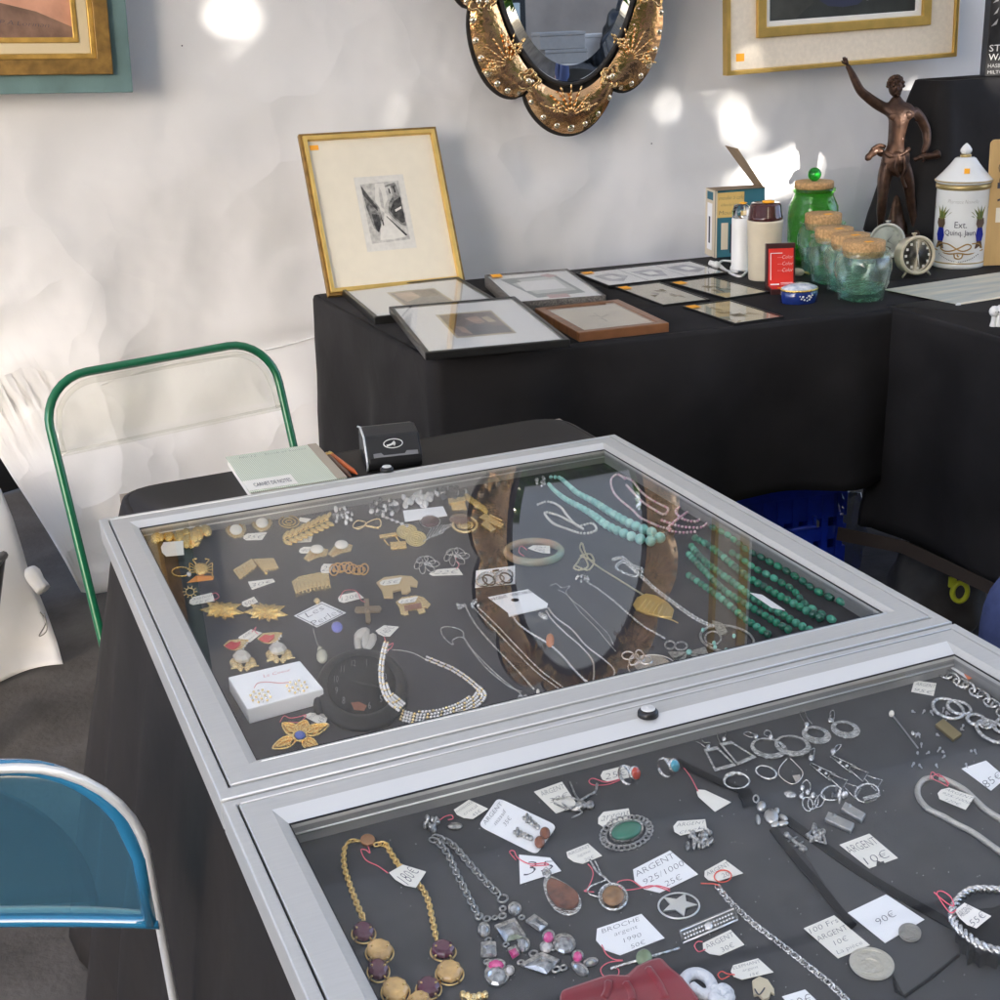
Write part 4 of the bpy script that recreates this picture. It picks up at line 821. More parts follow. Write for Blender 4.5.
hd.ball(hc, 6.6*k, 7.4*k, 9.4*k, Sh, Fh, UP, 18, 12); hd.ball(hc-UP*5.5*k+Fh*2.4*k, 4.2*k, 4.6*k, 4.0*k, Sh, Fh, UP, 12, 8)
hd.prism([hc+Fh*6.4*k+UP*1.6*k, hc+Fh*6.0*k-UP*3*k+Sh*1.7*k, hc+Fh*9.0*k-UP*2.6*k], -Sh*1.7*k*2); hd.ball(hc+Fh*7.2*k-UP*1.6*k, 1.2*k, 1.9*k, 2.2*k, Sh, Fh, UP, 8, 6)
for sg in (-1, 1):
    hd.ball(hc+Fh*5.8*k+Sh*sg*2.5*k+UP*.9*k, 1.4*k, 1*k, .8*k, Sh, Fh, UP, 8, 5); hd.ball(hc+Fh*6.1*k+Sh*sg*2.6*k+UP*2.3*k, 2*k, 1*k, .6*k, Sh, Fh, UP, 8, 5); hd.ball(hc+Sh*sg*6.1*k, .9*k, 1.6*k, 2.2*k, Sh, Fh, UP, 8, 5)
hd.ball(hc+Fh*6.3*k-UP*5.0*k, 1.9*k, 1*k, .5*k, Sh, Fh, UP, 8, 5); hd.ball(hc+Fh*6.2*k-UP*6.0*k, 1.6*k, 1*k, .6*k, Sh, Fh, UP, 8, 5); hd.ball(hc+Fh*5.6*k-UP*8*k, 1.8*k, 1.4*k, 1.2*k, Sh, Fh, UP, 8, 5)
hd.build('head', BZ, t)
hr = MB(); rr = random.Random(3)
for i in range(46):
    a = rr.uniform(0, 2*PI); e = rr.uniform(-.1, 1.5); d = Sh*math.cos(a)*math.cos(e)+Fh*math.sin(a)*math.cos(e)+UP*math.sin(e)
    if d.dot(Fh) > .75 and e < .6: continue
    hr.ball(hc+Sh*d.dot(Sh)*6.4*k+Fh*d.dot(Fh)*7.2*k+UP*(d.z*8.0*k+1.2*k), rr.uniform(1.9, 3.2)*k, rr.uniform(1.9, 3.0)*k, rr.uniform(1.6, 2.6)*k, n=8, k=5)
hr.build('hair', BZ, t)
def hand(base, dr, sidev, nm, curl):
    mb = MB(); n_ = dr.cross(sidev).normalized(); mb.ball(base+dr*2.6*k, 2.4*k, 1.3*k, 2.9*k, sidev, n_, dr, 10, 7)
    for i, L in enumerate([3.6, 4.2, 4.0, 3.2]):
        b0 = base+dr*4.6*k+sidev*(-1.7+1.15*i)*k; p1 = b0+dr*L*.5*k-n_*curl*.6*k; p2 = p1+(dr*(1-curl*.6)-n_*curl)*(L*.5*k); mb.tube([b0-dr*1.2*k, b0, p1, p2], [.75*k, .72*k, .62*k, .42*k], 6)
    b0 = base+dr*1.4*k-sidev*2.0*k; mb.tube([b0+sidev*.8*k, b0+(dr*.7-sidev*.7)*1.6*k, b0+(dr*1.0-sidev*.45)*3.4*k], [.9*k, .8*k, .5*k], 6); mb.build(nm, BZ, t)
hand(sv(839, 70.5, -2), (UP*.95-X*.35).normalized(), X.copy(), 'hand', .35)
hand(sv(915.5, 155.5, -6), (-UP*.85+X*.25-Y*.4).normalized(), (X*.7+Y*.7).normalized(), 'hand', .8)
# muscles of the trunk, loin cloth, scroll and rock
mu = MB()
for sg in (-1, 1):
    mu.ball(sv(891.5+sg*5.8, 119, -8.0), 6.2*k, 2.4*k, 4.6*k, X, Y, UP, 12, 8)
    for i in range(3): mu.ball(sv(890.8+sg*2.9, 129+i*6, -7.7), 2.8*k, 1.5*k, 2.7*k, X, Y, UP, 10, 6)
mu.build('torso_relief', BZ, t)
lc = MB()
def wave(a, z): return .10*math.sin(5*a+z*40)+.06*math.sin(11*a+z*90)
lc.lathe(sv(890.5, 182), [(8.5*k, 6*k), (11.5*k, 12*k), (13.0*k, 20*k), (12.6*k, 27*k), (10.5*k, 30*k), (9.4*k, 29*k)], 40, X=X, Y=Y*.8, wob=wave)
lc.tube(spline([sv(879, 153, -4), sv(886, 157, -8), (sv(895, 155, -8)), sv(903, 150, -4)], 5), [1.6*k, 2.0*k, 2.4*k, 2.6*k, 2.6*k]*3+[1.6*k], 7)
lc.tube(spline([sv(896, 156, -7), sv(899, 168, -8.5), sv(897, 178, -7), sv(901, 188, -6)], 5), [2.4*k]*8+[2.0*k]*8, 7); lc.tube(spline([sv(890, 158, -8), sv(889, 168, -9), sv(893, 176, -7)], 5), [2.2*k]*11, 7)
lc.build('loin_cloth', BZ, t)
lc = MB(); lc.tube(spline([sv(880, 156, 3), sv(873, 152, 4), sv(867, 156, 3), sv(863, 161, 3)], 5), [3*k, 3.6*k, 4*k, 4*k, 3.8*k, 3.6*k, 4*k, 4.2*k, 4*k, 3.6*k, 3.2*k, 3.4*k, 3.6*k, 3*k, 2.2*k, 1.2*k], 9); lc.tube(spline([sv(868, 151, 3), sv(875, 147, 3), sv(881, 149, 2)], 4), [2*k]*9, 7); lc.build('flying_drape', BZ, t)
lc = MB(); lc.tube(spline([sv(907, 161, -7), sv(915, 158, -7), sv(924, 158, -6), sv(932, 156, -5)], 5), [2.2*k]*4+[2.8*k]*4+[3.4*k]*4+[4.2*k]*3+[3.6*k], 10); lc.build('held_scroll', BZ, t)
rk = MB()
def rw(a, z): return .18*math.sin(3*a+z*30)+.12*math.sin(7*a+z*80)
rk.lathe(sv(896, 240, 7), [(15*k, 0), (13*k, 8*k), (8*k, 18*k), (6*k, 28*k), (4*k, 36*k), (2*k, 42*k), (0, 44*k)], 30, X=X, Y=Y*.8, wob=rw); rk.lathe(sv(896, 240, 2), [(23*k, -.2*k), (23*k, 3*k), (20*k, 5*k), (0, 5.2*k)], 30, X=X, Y=Y*.75, wob=lambda a, z: .05*math.sin(4*a)); rk.build('rocky_base', BZ, t)

# ---------------------------------------------------------------- things under and behind the tables
p = on_z(795, 545, .0); CR = mat('blue_crate_plastic', (.014, .05, .60), .3, var=.1)
A = V((1.56, 1.02, 0)); ex = WD; ey = -WN
t = thing('plastic_crate', 'dark blue plastic crate under the back table', 'crate', A+ex*.3+ey*.2)
L_, D_, H_ = .58, .38, .28
L_ = .46; A = V((1.44, .96, 0))
b = MB()
for z0, z1 in [(.0, .10), (.125, .16), (.185, .25)]: b.ring([A+UP*z0, A+ex*L_+UP*z0, A+ex*L_+ey*D_+UP*z0, A+ey*D_+UP*z0], [A+(ex+ey)*.006+UP*z0, A+ex*(L_-.006)+ey*.006+UP*z0, A+ex*(L_-.006)+ey*(D_-.006)+UP*z0, A+ex*.006+ey*(D_-.006)+UP*z0], UP*(z1-z0))
for i in range(11): b.box(A+ex*(.02+i*(L_-.04)/10)+ey*.004+UP*.125, .018, .012, .25, ex, ey, UP)
b.prism([A+(ex+ey)*.006+UP*.004, A+ex*(L_-.006)+ey*.006+UP*.004, A+ex*(L_-.006)+ey*(D_-.006)+UP*.004, A+ex*.006+ey*(D_-.006)+UP*.004], UP*.006)
b.build('body', CR, t)
b = MB(); b.ring([A-(ex+ey)*.008+UP*.25, A+ex*(L_+.008)-ey*.008+UP*.25, A+ex*(L_+.008)+ey*(D_+.008)+UP*.25, A-ex*.008+ey*(D_+.008)+UP*.25], [A+(ex+ey)*.008+UP*.25, A+ex*(L_-.008)+ey*.008+UP*.25, A+ex*(L_-.008)+ey*(D_-.008)+UP*.25, A+ex*.008+ey*(D_-.008)+UP*.25], UP*.028); b.build('rim', CR, t, bevel=.003)
b = MB(); b.tube([A+ex*.22-ey*.012+UP*.20, A+ex*.22-ey*.02+UP*.175, A+ex*.36-ey*.02+UP*.175, A+ex*.36-ey*.012+UP*.20], .006, 6); b.build('handle', CR, t)
def crumple(c, rx, ry, rz, sd, mb, n=26, k=14):
    vs = []; r0 = random.Random(sd); b_ = MB(); b_.ball(V((0, 0, 0)), 1, n=n, k=k)
    for v in b_.v:
        f = 1+.35*noise.noise(v*1.7+V((sd, 0, 0)))+.22*noise.noise(v*4+V((0, sd, 0))); vs.append(c+V((v.x*rx*f, v.y*ry*f, v.z*rz*f)))
    mb.add(vs, b_.f)
t = thing('plastic_bag', 'crumpled clear plastic bag beside the blue crate', 'plastic bag', on_z(840, 535, .0))
pb = on_y(846, 502, .92); b = MB(); crumple(V((pb.x, pb.y, .13)), .05, .05, .13, 2, b); b.build('bag', pane_mat('clear_film', (.72, .74, .76), 1, 1.5, .15), t)
q_ = on_z(935, 592, .12); t = thing('grey_bag', 'dark grey cloth bag with a yellow buckle under the right hand table', 'bag', V((q_.x, q_.y, 0)))
b = MB(); crumple(V((q_.x, q_.y, .13)), .11, .10, .14, 5, b); b.build('body', mat('grey_canvas', (.035, .035, .037), .8, var=.3, scale=20, bump=.3, bscale=60), t, sub=1)
YB = mat('yellow_buckle', (.50, .55, .03), .45); qb = on_y(960, 592, q_.y-.16); b = MB(); e1 = vX
b.tube(spline([qb+e1*.016*math.cos(a)+UP*.022*math.sin(a) for a in [i*PI/5 for i in range(10)]], 3, True), .006, 6, True); b.box(qb-e1*.018+UP*.024, .016, .008, .022, e1, V((-e1.y, e1.x, 0)), UP); b.build('buckle', YB, t)

# ---------------------------------------------------------------- folding chairs
def chair(label, ctr, yaw, topz, wid, tube_m, plas, seat_up=False, back_h=.17, lean=.16, tr_=.009, rc=.085, seatm=None, inset=.6, rimr=.0055, rimm=None, rimo=.012):
    """tubular folding chair with a plastic back; ctr is the middle of the top of the back"""
    Xc = V((math.cos(yaw), math.sin(yaw), 0)); Yc = V((-Xc.y, Xc.x, 0)); base = V((ctr.x, ctr.y, 0)); t = thing('folding_chair', label, 'chair', base)
    D = (UP+Yc*lean).normalized() if False else (UP*math.cos(lean)+Yc*math.sin(lean)); Nn = Xc.cross(D)
    f = lambda x, d, o=0: ctr+Xc*x-D*d+Nn*o
    hw = wid/2; L = topz/D.z
    arc = lambda sg: [f(sg*(hw-rc+rc*math.sin(a)), rc-rc*math.cos(a)) for a in [i*PI/16 for i in range(9)]]
    R_arc = arc(1); L_arc = arc(-1)
    b = MB(); b.tube([f(-hw, L-.004)]+[f(-hw, d) for d in (.5, .3, rc+.02)]+L_arc[::-1]+R_arc+[f(hw, d) for d in (rc+.02, .3, .5)]+[f(hw, L-.004)], tr_, 10); b.build('frame', tube_m, t)
    ins = tr_*inset; pts = [(-hw+ins, back_h)]+[(-(hw-rc)-(rc-ins)*math.sin(a), rc-(rc-ins)*math.cos(a)) for a in [PI/2-i*PI/16 for i in range(9)]]+[((hw-rc)+(rc-ins)*math.sin(a), rc-(rc-ins)*math.cos(a)) for a in [i*PI/16 for i in range(9)]]+[(hw-ins, back_h)]
    bow = lambda x: -.012*(1-(x/hw)**2)
    nC = 16; vs = []; fs = []
    # panel as a bowed sheet with thickness
    ymin = lambda x: (rc-math.sqrt(max(0, (rc-ins)**2-(abs(x)-(hw-rc))**2)) if abs(x) > hw-rc else ins)
    cols = 40; rows = 6
    for i in range(cols+1):
        x = -(hw-ins)+2*(hw-ins)*i/cols; y0 = ymin(x)
        for j in range(rows+1): vs.append(f(x, y0+(back_h-y0)*j/rows, bow(x)))
    fs = [(i*(rows+1)+j, (i+1)*(rows+1)+j, (i+1)*(rows+1)+j+1, i*(rows+1)+j+1) for i in range(cols) for j in range(rows)]
    b = MB(); b.add(vs, fs); o = b.build('back_panel', plas, t); solid(o, .003)
    # thicker moulded rim
    b = MB(); rim = [f(x*.965, ymin(x)+rimo, bow(x)) for x in [-(hw-ins)+2*(hw-ins)*i/40 for i in range(41)]]
    b.tube([f(-(hw-ins)*.965, back_h, bow(hw))]+rim+[f((hw-ins)*.965, back_h, bow(hw))], rimr, 8); b.tube([f(x, back_h, bow(x)) for x in [-(hw-ins)+2*(hw-ins)*i/20 for i in range(21)]], rimr*.9, 8); b.build('panel_rim', rimm or plas, o)
    if seat_up:
        pts = []; sw = hw*.70; sh = back_h-.001
        c0 = .03
        ell = [(sw*math.cos(a), sh-(sh-.025)*math.sin(a)**.8) for a in [PI*i/30 for i in range(31)]]
        b = MB(); b.prism([f(x, d, -c0) for x, d in ell], -Nn*.004); b.build('seat', seatm or plas, t)
        b = MB(); b.tube([f(x, d, -c0+.002) for x, d in ell], .005, 6); b.build('seat_rim', seatm or plas, t)
        for sg in (-1, 1):
            b = MB(); b.tube([f(sg*hw*.86, L*.45, -.03), f(-sg*hw*.86, L*.45+.0, -.03)] if sg > 0 else [f(-hw*.9, .30, -.02), f(hw*.2, L*.86, -.06)], tr_, 8); b.build('cross_bar', mat('dark_green_tube', (.006, .03, .022), .35, .2), t)
    else:
        zs = .44; b = MB(); d = (topz-zs)/D.z; s0 = f(0, d)
        b.prism([s0+Xc*x+Yc*y-UP*.004 for x, y in [(-hw*.9, 0), (hw*.9, 0), (hw*.9, .30), (hw*.7, .37), (-hw*.7, .37), (-hw*.9, .30)]], UP*.004); b.build('seat', seatm or plas, t)
        b = MB(); b.tube([s0-Xc*hw*.92+Yc*y for y in (0, .38)], tr_, 8); b.build('seat_rail', tube_m, t); b = MB(); b.tube([s0+Xc*hw*.92+Yc*y for y in (0, .38)], tr_, 8); b.build('seat_rail', tube_m, t)
        for sg in (-1, 1):
            b = MB(); b.tube([s0+Xc*sg*hw*.92+Yc*.36, V((0, 0, 0))+s0+Xc*sg*hw*.92-Yc*.06-UP*(zs-.01)], tr_, 8); b.build('leg', tube_m, t)
        b = MB(); b.tube([f(-hw, L*.85), f(hw, L*.85)], tr_*.8, 8); b.build('stretcher', tube_m, t)
    return t
GRT = mat('green_tube', (.008, .13, .055), .3, .1, coat=.4); CLP = pane_mat('clear_panel', (.98, .98, .96), 1, 1.5, .03, .015, (.75, .74, .66))
l, r = on_y(43, 400, .66), on_y(283, 385, .72)
tl_, tr2 = on_y(75, 372, .67), on_y(238, 346, .74)
ctr = (tl_+tr2)/2; yaw_ = math.atan2(tr2.y-tl_.y, tr2.x-tl_.x)
wch = (tr2-tl_).length+.13
chair('green tube folding chair with a clear plastic back, behind the display table', ctr, yaw_+PI, ctr.z, wch, GRT, CLP, lean=-.30, back_h=.132, tr_=.0078)
CHR = mat('chrome_tube', (.72, .73, .72), .3, .35); BLR = mat('blue_moulded_rim', (.02, .17, .32), .1, coat=1)
BLP = pane_mat('blue_clear_panel', (.48, .78, .88), 1, 1.5, .02, .20, (.13, .27, .37))
SMK = pane_mat('smoky_clear_seat', (.40, .52, .50), 1, 1.5, .02, .12, (.06, .13, .13))
tr3 = on_y(70, 766, -.62); yb = -YAW-.0
cc = tr3-V((math.cos(yb), math.sin(yb), 0))*.176
chair('folding chair with a translucent blue plastic back and chrome tube, in the left foreground', cc, yb, cc.z, .46, CHR, BLP, seat_up=True, back_h=.185, lean=-.10, tr_=.0046, rc=.10, seatm=SMK, inset=-.2, rimr=.0080, rimm=BLR, rimo=.006)
# black round-backed chair cut by the left edge
kk = on_y(-58, 585, .95); yk = -YAW
chair('black folding chair almost wholly out of frame at the left edge', V((kk.x-.21, kk.y+.06, .50+.0)), yk, .62, .44, BLK, mat('black_panel', (.015, .015, .016), .4), lean=-.10, tr_=.010, rc=.10, back_h=.16)

# ---------------------------------------------------------------- person at the right edge (only a knee shows)
pk = on_z(1003, 600, .52)
t = thing('person', 'person in blue trousers seated at the right edge, only a knee in view', 'person', V((pk.x+.35, pk.y, 0)))
JE = mat('blue_denim', (.075, .105, .27), .85, var=.15, scale=40, bump=.2, bscale=300); SKN = mat('skin', (.52, .31, .24), .5); SHT = mat('blue_shirt', (.07, .10, .24), .85, bump=.2, bscale=40)
kn = V((pk.x+.045, pk.y+.02, .50)); hx = V((kn.x+.46, kn.y-.05, .46)); q = lambda x, y, z: hx+V((x, y, z))
BP = [(hx, (.14, .11)), (q(.04, 0, .20), (.13, .10)), (q(-.02, 0, .38), (.16, .10)), (q(-.08, 0, .46), (.08, .07)), (q(-.13, 0, .51), (.05, .05)),
      (q(-.06, .10, .0), .08), (kn, .052), (kn+V((.03, 0, -.38)), .036), (kn+V((-.08, 0, -.46)), .03), (q(-.06, -.10, .0), .08), (kn+V((.02, -.22, 0)), .052), (kn+V((.04, -.22, -.38)), .036), (kn+V((-.07, -.22, -.46)), .03),
      (q(-.02, .19, .42), .05), (q(-.06, .22, .18), .04), (q(-.14, .15, .10), .03), (q(-.20, .13, .09), .026), (q(-.02, -.19, .42), .05), (q(-.06, -.22, .18), .04), (q(-.14, -.17, .10), .03), (q(-.20, -.15, .09), .026)]
BE = [(0, 1), (1, 2), (2, 3), (3, 4), (0, 5), (5, 6), (6, 7), (7, 8), (0, 9), (9, 10), (10, 11), (11, 12), (3, 13), (13, 14), (14, 15), (15, 16), (3, 17), (17, 18), (18, 19), (19, 20)]
skin('body', BP, BE, t, SKN)
skin('trousers', [(q(0, 0, .02), (.165, .13))]+[(p, r*1.3) for p, r in [BP[k] for k in (5, 6, 7, 9, 10, 11)]], [(0, 1), (1, 2), (2, 3), (0, 4), (4, 5), (5, 6)], t, JE)
skin('shirt', [(q(.01, 0, .06), (.17, .13)), (q(.04, 0, .20), (.16, .125)), (q(-.02, 0, .38), (.185, .125)), (q(-.08, 0, .46), (.10, .085)), (q(-.02, .19, .42), .068), (q(-.05, .215, .25), .06), (q(-.02, -.19, .42), .068), (q(-.05, -.215, .25), .06)], [(0, 1), (1, 2), (2, 3), (3, 4), (4, 5), (3, 6), (6, 7)], t, SHT)
hd = MB(); hc = q(-.20, 0, .58); hd.ball(hc, .092, .074, .110, n=18, k=12); hd.ball(hc+V((-.088, 0, -.02)), .018, .012, .02); [hd.ball(hc+V((.005, sg*.072, -.01)), .015, .01, .026) for sg in (-1, 1)]; hd.build('head', SKN, t)
hd = MB(); hd.ball(hc+V((.018, 0, .03)), .092, .081, .095, n=18, k=12); hd.build('hair', mat('brown_hair', (.04, .025, .015), .7), t)
for bb in (BP[16][0], BP[20][0]):
    dd = V((-.95, 0, -.25)).normalized(); ss = V((0, 1, 0)); hm_ = MB(); nn = dd.cross(ss).normalized(); hm_.ball(bb+dd*.045, .040, .016, .052, ss, nn, dd, 12, 8)
    for i_, L in enumerate([.062, .072, .068, .052]):
        b0 = bb+dd*.085+ss*(-.028+.019*i_); hm_.tube([b0-dd*.02, b0, b0+dd*L*.5-nn*.008, b0+dd*L*.9-nn*.026], [.009, .009, .008, .006], 7)
    b0 = bb+dd*.03-ss*.034; hm_.tube([b0+ss*.01, b0+(dd*.6-ss*.8)*.03, b0+(dd-ss*.5)*.055], [.011, .010, .007], 7); hm_.build('hand', SKN, t)
t = thing('stool', 'low wooden stool under the seated person', 'stool', V((hx.x+.02, hx.y, 0)))
b = MB(); b.lathe(V((hx.x+.02, hx.y, 0)), [(.17, .315), (.17, .34), (0, .341)], 24); b.build('seat', WOOD, t)
for a in (.7, 2.3, 3.9, 5.5): b = MB(); b.tube([V((hx.x+.02+.12*math.cos(a), hx.y+.12*math.sin(a), .315)), V((hx.x+.02+.17*math.cos(a), hx.y+.17*math.sin(a), .005))], .014, 8); b.build('leg', WOOD, t)

# ---------------------------------------------------------------- neighbouring stall behind the camera, seen in the mirror
bd = sheet(lambda u, v: V((1.3+4.2*u, -4.75+.03*math.sin(u*25)+.03*nz(u*6, v*4), .5+1.62*v)), 50, 20).build('stall_backdrop', mat('grey_canvas_sheet', (.36, .27, .20), .9, var=.2, scale=3)); solid(bd, .002); tag(bd, 'grey canvas sheet hanging behind the opposite counter, seen in the mirror', 'backdrop')
for i_, (x_, z_) in enumerate([(2.2, 1.25), (3.75, 1.3)]):
    t = thing('leaning_frame', ['dark framed board propped on the opposite counter, left of the cartons', 'dark framed board propped on the opposite counter, right of the backpack'][i_], 'framed board', V((x_+.25, -4.15, .985))); b = MB(); b.box(V((x_+.25, -4.15, 1.24)), .40, .03, .50); b.build('frame', BF, t, bevel=.004); b = MB(); b.box(V((x_+.25, -4.131, 1.24)), .32, .008, .42); b.build('panel', WHITEM if i_ else GRN, t)
nb = [(2.35, -4.3), (4.3, -4.3), (4.3, -3.5), (2.35, -3.5)]
folding_table('high counter of the opposite stall, seen in the mirror', nb, .98)
drape('tablecloth', 'dark cloth over the counter of the opposite stall, seen in the mirror', nb, .983, mbot, BLACK, fold=.02, flare=.05)
GBX = mat('grey_carton', (.34, .30, .26), .6, var=.05); WBX = mat('white_carton', (.66, .58, .50), .6, var=.05)
for (x, y, z, sx, sy, sz, M, lab) in [(2.80, -3.66, .985, .30, .24, .095, WBX, 'white carton, lowest of the stack seen in the mirror'), (2.77, -3.67, 1.082, .27, .22, .085, GBX, 'grey carton in the middle of the stack seen in the mirror'), (2.75, -3.68, 1.169, .29, .22, .10, GBX, 'wide grey carton on top of the stack seen in the mirror'), (2.98, -3.86, .985, .24, .22, .26, WBX, 'tall white carton behind the stack seen in the mirror')]:
    t = thing('carton', lab, 'box', V((x, y, z))); b = MB(); b.box(V((x, y, z+sz/2-.011)), sx, sy, sz-.022); b.build('box_body', M, t, bevel=.003); b = MB(); b.box(V((x, y, z+sz-.0105)), sx+.006, sy+.006, .021); b.build('lid', M, t, bevel=.003)
t = thing('backpack', 'black backpack on the opposite counter, seen in the mirror', 'backpack', V((3.20, -3.7, .985))); b = MB(); crumple(V((3.20, -3.7, 1.19)), .17, .12, .20, 8, b); b.build('body', BLK, t, sub=1)
b = MB(); b.tube(spline([V((3.14, -3.7, 1.36)), V((3.17, -3.7, 1.45)), V((3.24, -3.7, 1.45)), V((3.27, -3.7, 1.36))], 5), .012, 8); b.build('handle', BLK, t)

# ---------------------------------------------------------------- display cases
ZG = .820; VZ = .796
def case(label, y0, lock_px, GLASS=GLASS, VELVET=VELVET):
    x0, x1, y1 = -.001, .764, y0-.757
    t = thing('display_case', label, 'display case', V(((x0+x1)/2, (y0+y1)/2, ZT)))
    def rect(l, r, bk, fr, z): return [V((x0+l, y0-bk, z)), V((x1-r, y0-bk, z)), V((x1-r, y1+fr, z)), V((x0+l, y1+fr, z))]
    b = MB(); b.ring(rect(0, 0, 0, 0, ZT+.003)[::-1], rect(.011, .011, .008, .018, ZT+.003)[::-1], UP*(ZG-ZT-.003)); o = b.build('outer_rim', ALU, t, bevel=.0018)
    b = MB(); Q = rect(.001, .001, .001, .001, ZT+.0003); b.prism(Q, UP*.0026); b.build('bottom_board', BLACK, t)
    b = MB(); Q = rect(.0125, .0125, .0095, .0195, ZT+.0035); b.ring(Q[::-1], rect(.014, .014, .012, .022, ZT+.0035)[::-1], UP*.024); b.build('rim_lining', BLK, t)
    # lid rails: flat face and a slope down to the pane, mitred
    prof = [('flat', (.0128, .0128, .0098, .0200), (.0355, .0355, .0300, .0480), ZG+.0002, ZG+.0002), ('slope', (.0355, .0355, .0300, .0480), (.0445, .0445, .0520, .0570), ZG+.0002, ZG-.0030)]
    names = ['back_rail', 'right_rail', 'front_rail', 'left_rail']
    for i in range(4):
        j = (i+1) % 4; b = MB(); layers = [rect(*prof[0][1], ZG-.008), rect(*prof[0][1], ZG-.0008), rect(*[a+.0008 for a in prof[0][1]], ZG+.0002), rect(*prof[0][2], ZG+.0002), [V((p.x, p.y, ZG-(.0034 if (p.y > y0-.1 and i in (0,)) else .0034))) for p in rect(*prof[1][2], 0)], rect(*prof[1][2], ZG-.008)]
        vs = []
        for L in layers: vs += [L[i], L[j]]
        n = len(layers); fs = [(2*k, 2*k+1, 2*((k+1) % n)+1, 2*((k+1) % n)) for k in range(n)]
        b.add(vs, [f for f in fs], [0, 0, 0, 1, 0, 0][0], False); b.m = [0, 0, 0, 1 if i == 0 else 0, 0, 0]  # back rail slope gets the brighter metal, standing for the light it catches
        b.build('lid_rail', [ALU, ALUB], t)
    b = MB(); rr = rect(.0445, .0445, .052, .057, ZG-.0085)
    b.tube([p+UP*.0050 for p in rr], .0010, 5, True); b.build('rubber_seal', BLK, t)
    b = MB(); b.prism(rect(.040, .040, .046, .052, ZG-.0072), UP*.0034); b.build('glass_pane', GLASS, t)
    b = MB(); b.prism(rect(.0145, .0145, .0125, .0225, ZT+.0032), UP*(VZ-ZT-.0032)); b.build('velvet_liner', VELVET, t)
    b = MB(); b.ring(rect(.0400, .0400, .0470, .0520, VZ+.0002)[::-1], rect(.0440, .0440, .0515, .0565, VZ+.0002)[::-1], UP*.0158); b.build('inner_wall', mat('inner_grey', (.26, .26, .26), .5, .2), t)
    b = MB(); b.tube([V((x0+.045, y0-.0522, VZ+.010)), V((x1-.045, y0-.0522, VZ+.010))], .0009, 6); b.build('inner_trim', ALUB, t)
    lp = on_z(*lock_px, ZG+.0005); lk = MB(); lk.lathe(lp, [(.0098, 0), (.0095, .004), (.0068, .0065), (0, .0066)], 26); l_ = lk.build('lock', BLK, t); lk = MB(); lk.lathe(lp, [(.0066, .0064), (.0066, .0072), (.0058, .0076), (0, .0076)], 24); lk.box(lp+UP*.0078, .0015, .005, .0006); lk.build('key_face', ALUB, l_)
    for nm, yy, zz, r_ in [('bead_line', y1+.0205, ZG+.0002, .0009), ('bead_line', y1+.0008, ZG-.0006, .0012), ('bead_line', y0-.0088, ZG+.0002, .0008), ('bead_line', y1+.0475, ZG+.0002, .0007)]:
        b = MB(); ex_ = .0015 if abs(yy-y1) < .002 else (.0145 if yy < y1+.03 or yy > y0-.02 else .0465); b.tube([V((x0+ex_, yy, zz)), V((x1-ex_, yy, zz))], r_, 6); b.build(nm, ALUB, t)  # brighter metal paints the highlight along these ridges
    return t
case1 = case('rear aluminium display case with a glass lid, holding gold jewellery and green beads', 0.0, (387, 471))
case2 = case('front aluminium display case with a glass lid, holding silver jewellery', -.7605, (648, 715), GLASS2, VELVET2)

# ---------------------------------------------------------------- notebook, pen, card terminal behind the cases
c4 = [on_z(*p, ZT+.014) for p in [(227, 456), (318, 444), (345, 477), (248, 493.5)]]
c = rectfit(c4); ce, X, Y, lx, ly = c; t = thing('notebook', 'pale green striped notebook with a beige spine lying behind the rear display case', 'notebook', ce-UP*.014)
q = lambda a, b, h: [ce-X*a+Y*b+UP*h, ce+X*a+Y*b+UP*h, ce+X*a-Y*b+UP*h, ce-X*a-Y*b+UP*h]
stripe = mat('striped_cover', (.58, .62, .48), .7)
n_ = stripe.node_tree; wv = n_.nodes.new('ShaderNodeTexWave'); wv.inputs['Scale'].default_value = 110; wv.inputs['Distortion'].default_value = .3; tc = n_.nodes.new('ShaderNodeTexCoord'); n_.links.new(tc.outputs['Object'], wv.inputs['Vector'])
r_ = n_.nodes.new('ShaderNodeValToRGB'); r_.color_ramp.elements[0].color = (.40, .47, .34, 1); r_.color_ramp.elements[1].color = (.72, .73, .62, 1); n_.links.new(wv.outputs['Fac'], r_.inputs[0]); n_.links.new(r_.outputs[0], n_.nodes['Principled BSDF'].inputs['Base Color'])
b = MB(); b.prism(q(lx/2-.002, ly/2-.002, -.0135)[::-1], UP*.012); b.build('page_block', PAPER, t)
b = MB(); b.prism(q(lx/2, ly/2, -.0012)[::-1], UP*.0012); b.build('cover', stripe, t)
Q = q(lx/2, ly/2, .0003); L = lambda u, v: Q[0].lerp(Q[1], u).lerp(Q[3].lerp(Q[2], u), v)
b = MB(); b.prism([L(.90, 0), L(1, 0), L(1, 1), L(.90, 1)][::-1], UP*.0006); b.build('spine_strip', mat('beige_spine', (.40, .34, .26), .7), t)
b = MB(); b.prism([L(0, .72), L(.50, .72), L(.50, .97), L(0, .97)][::-1], UP*.0006); lb = b.build('label', PAPER, t)
write('lettering', ['CARNET DE NOTES'], [L(.08, .80), L(.46, .80), L(.46, .92), L(.08, .92)], INK, lb, UP, off=.001, shear=0); write('lettering', ['No 12    Stock et ventes'], [L(.12, .05), L(.85, .05), L(.85, .16), L(.12, .16)], mat('green_ink', (.2, .24, .18), .8), t, UP, off=.001)
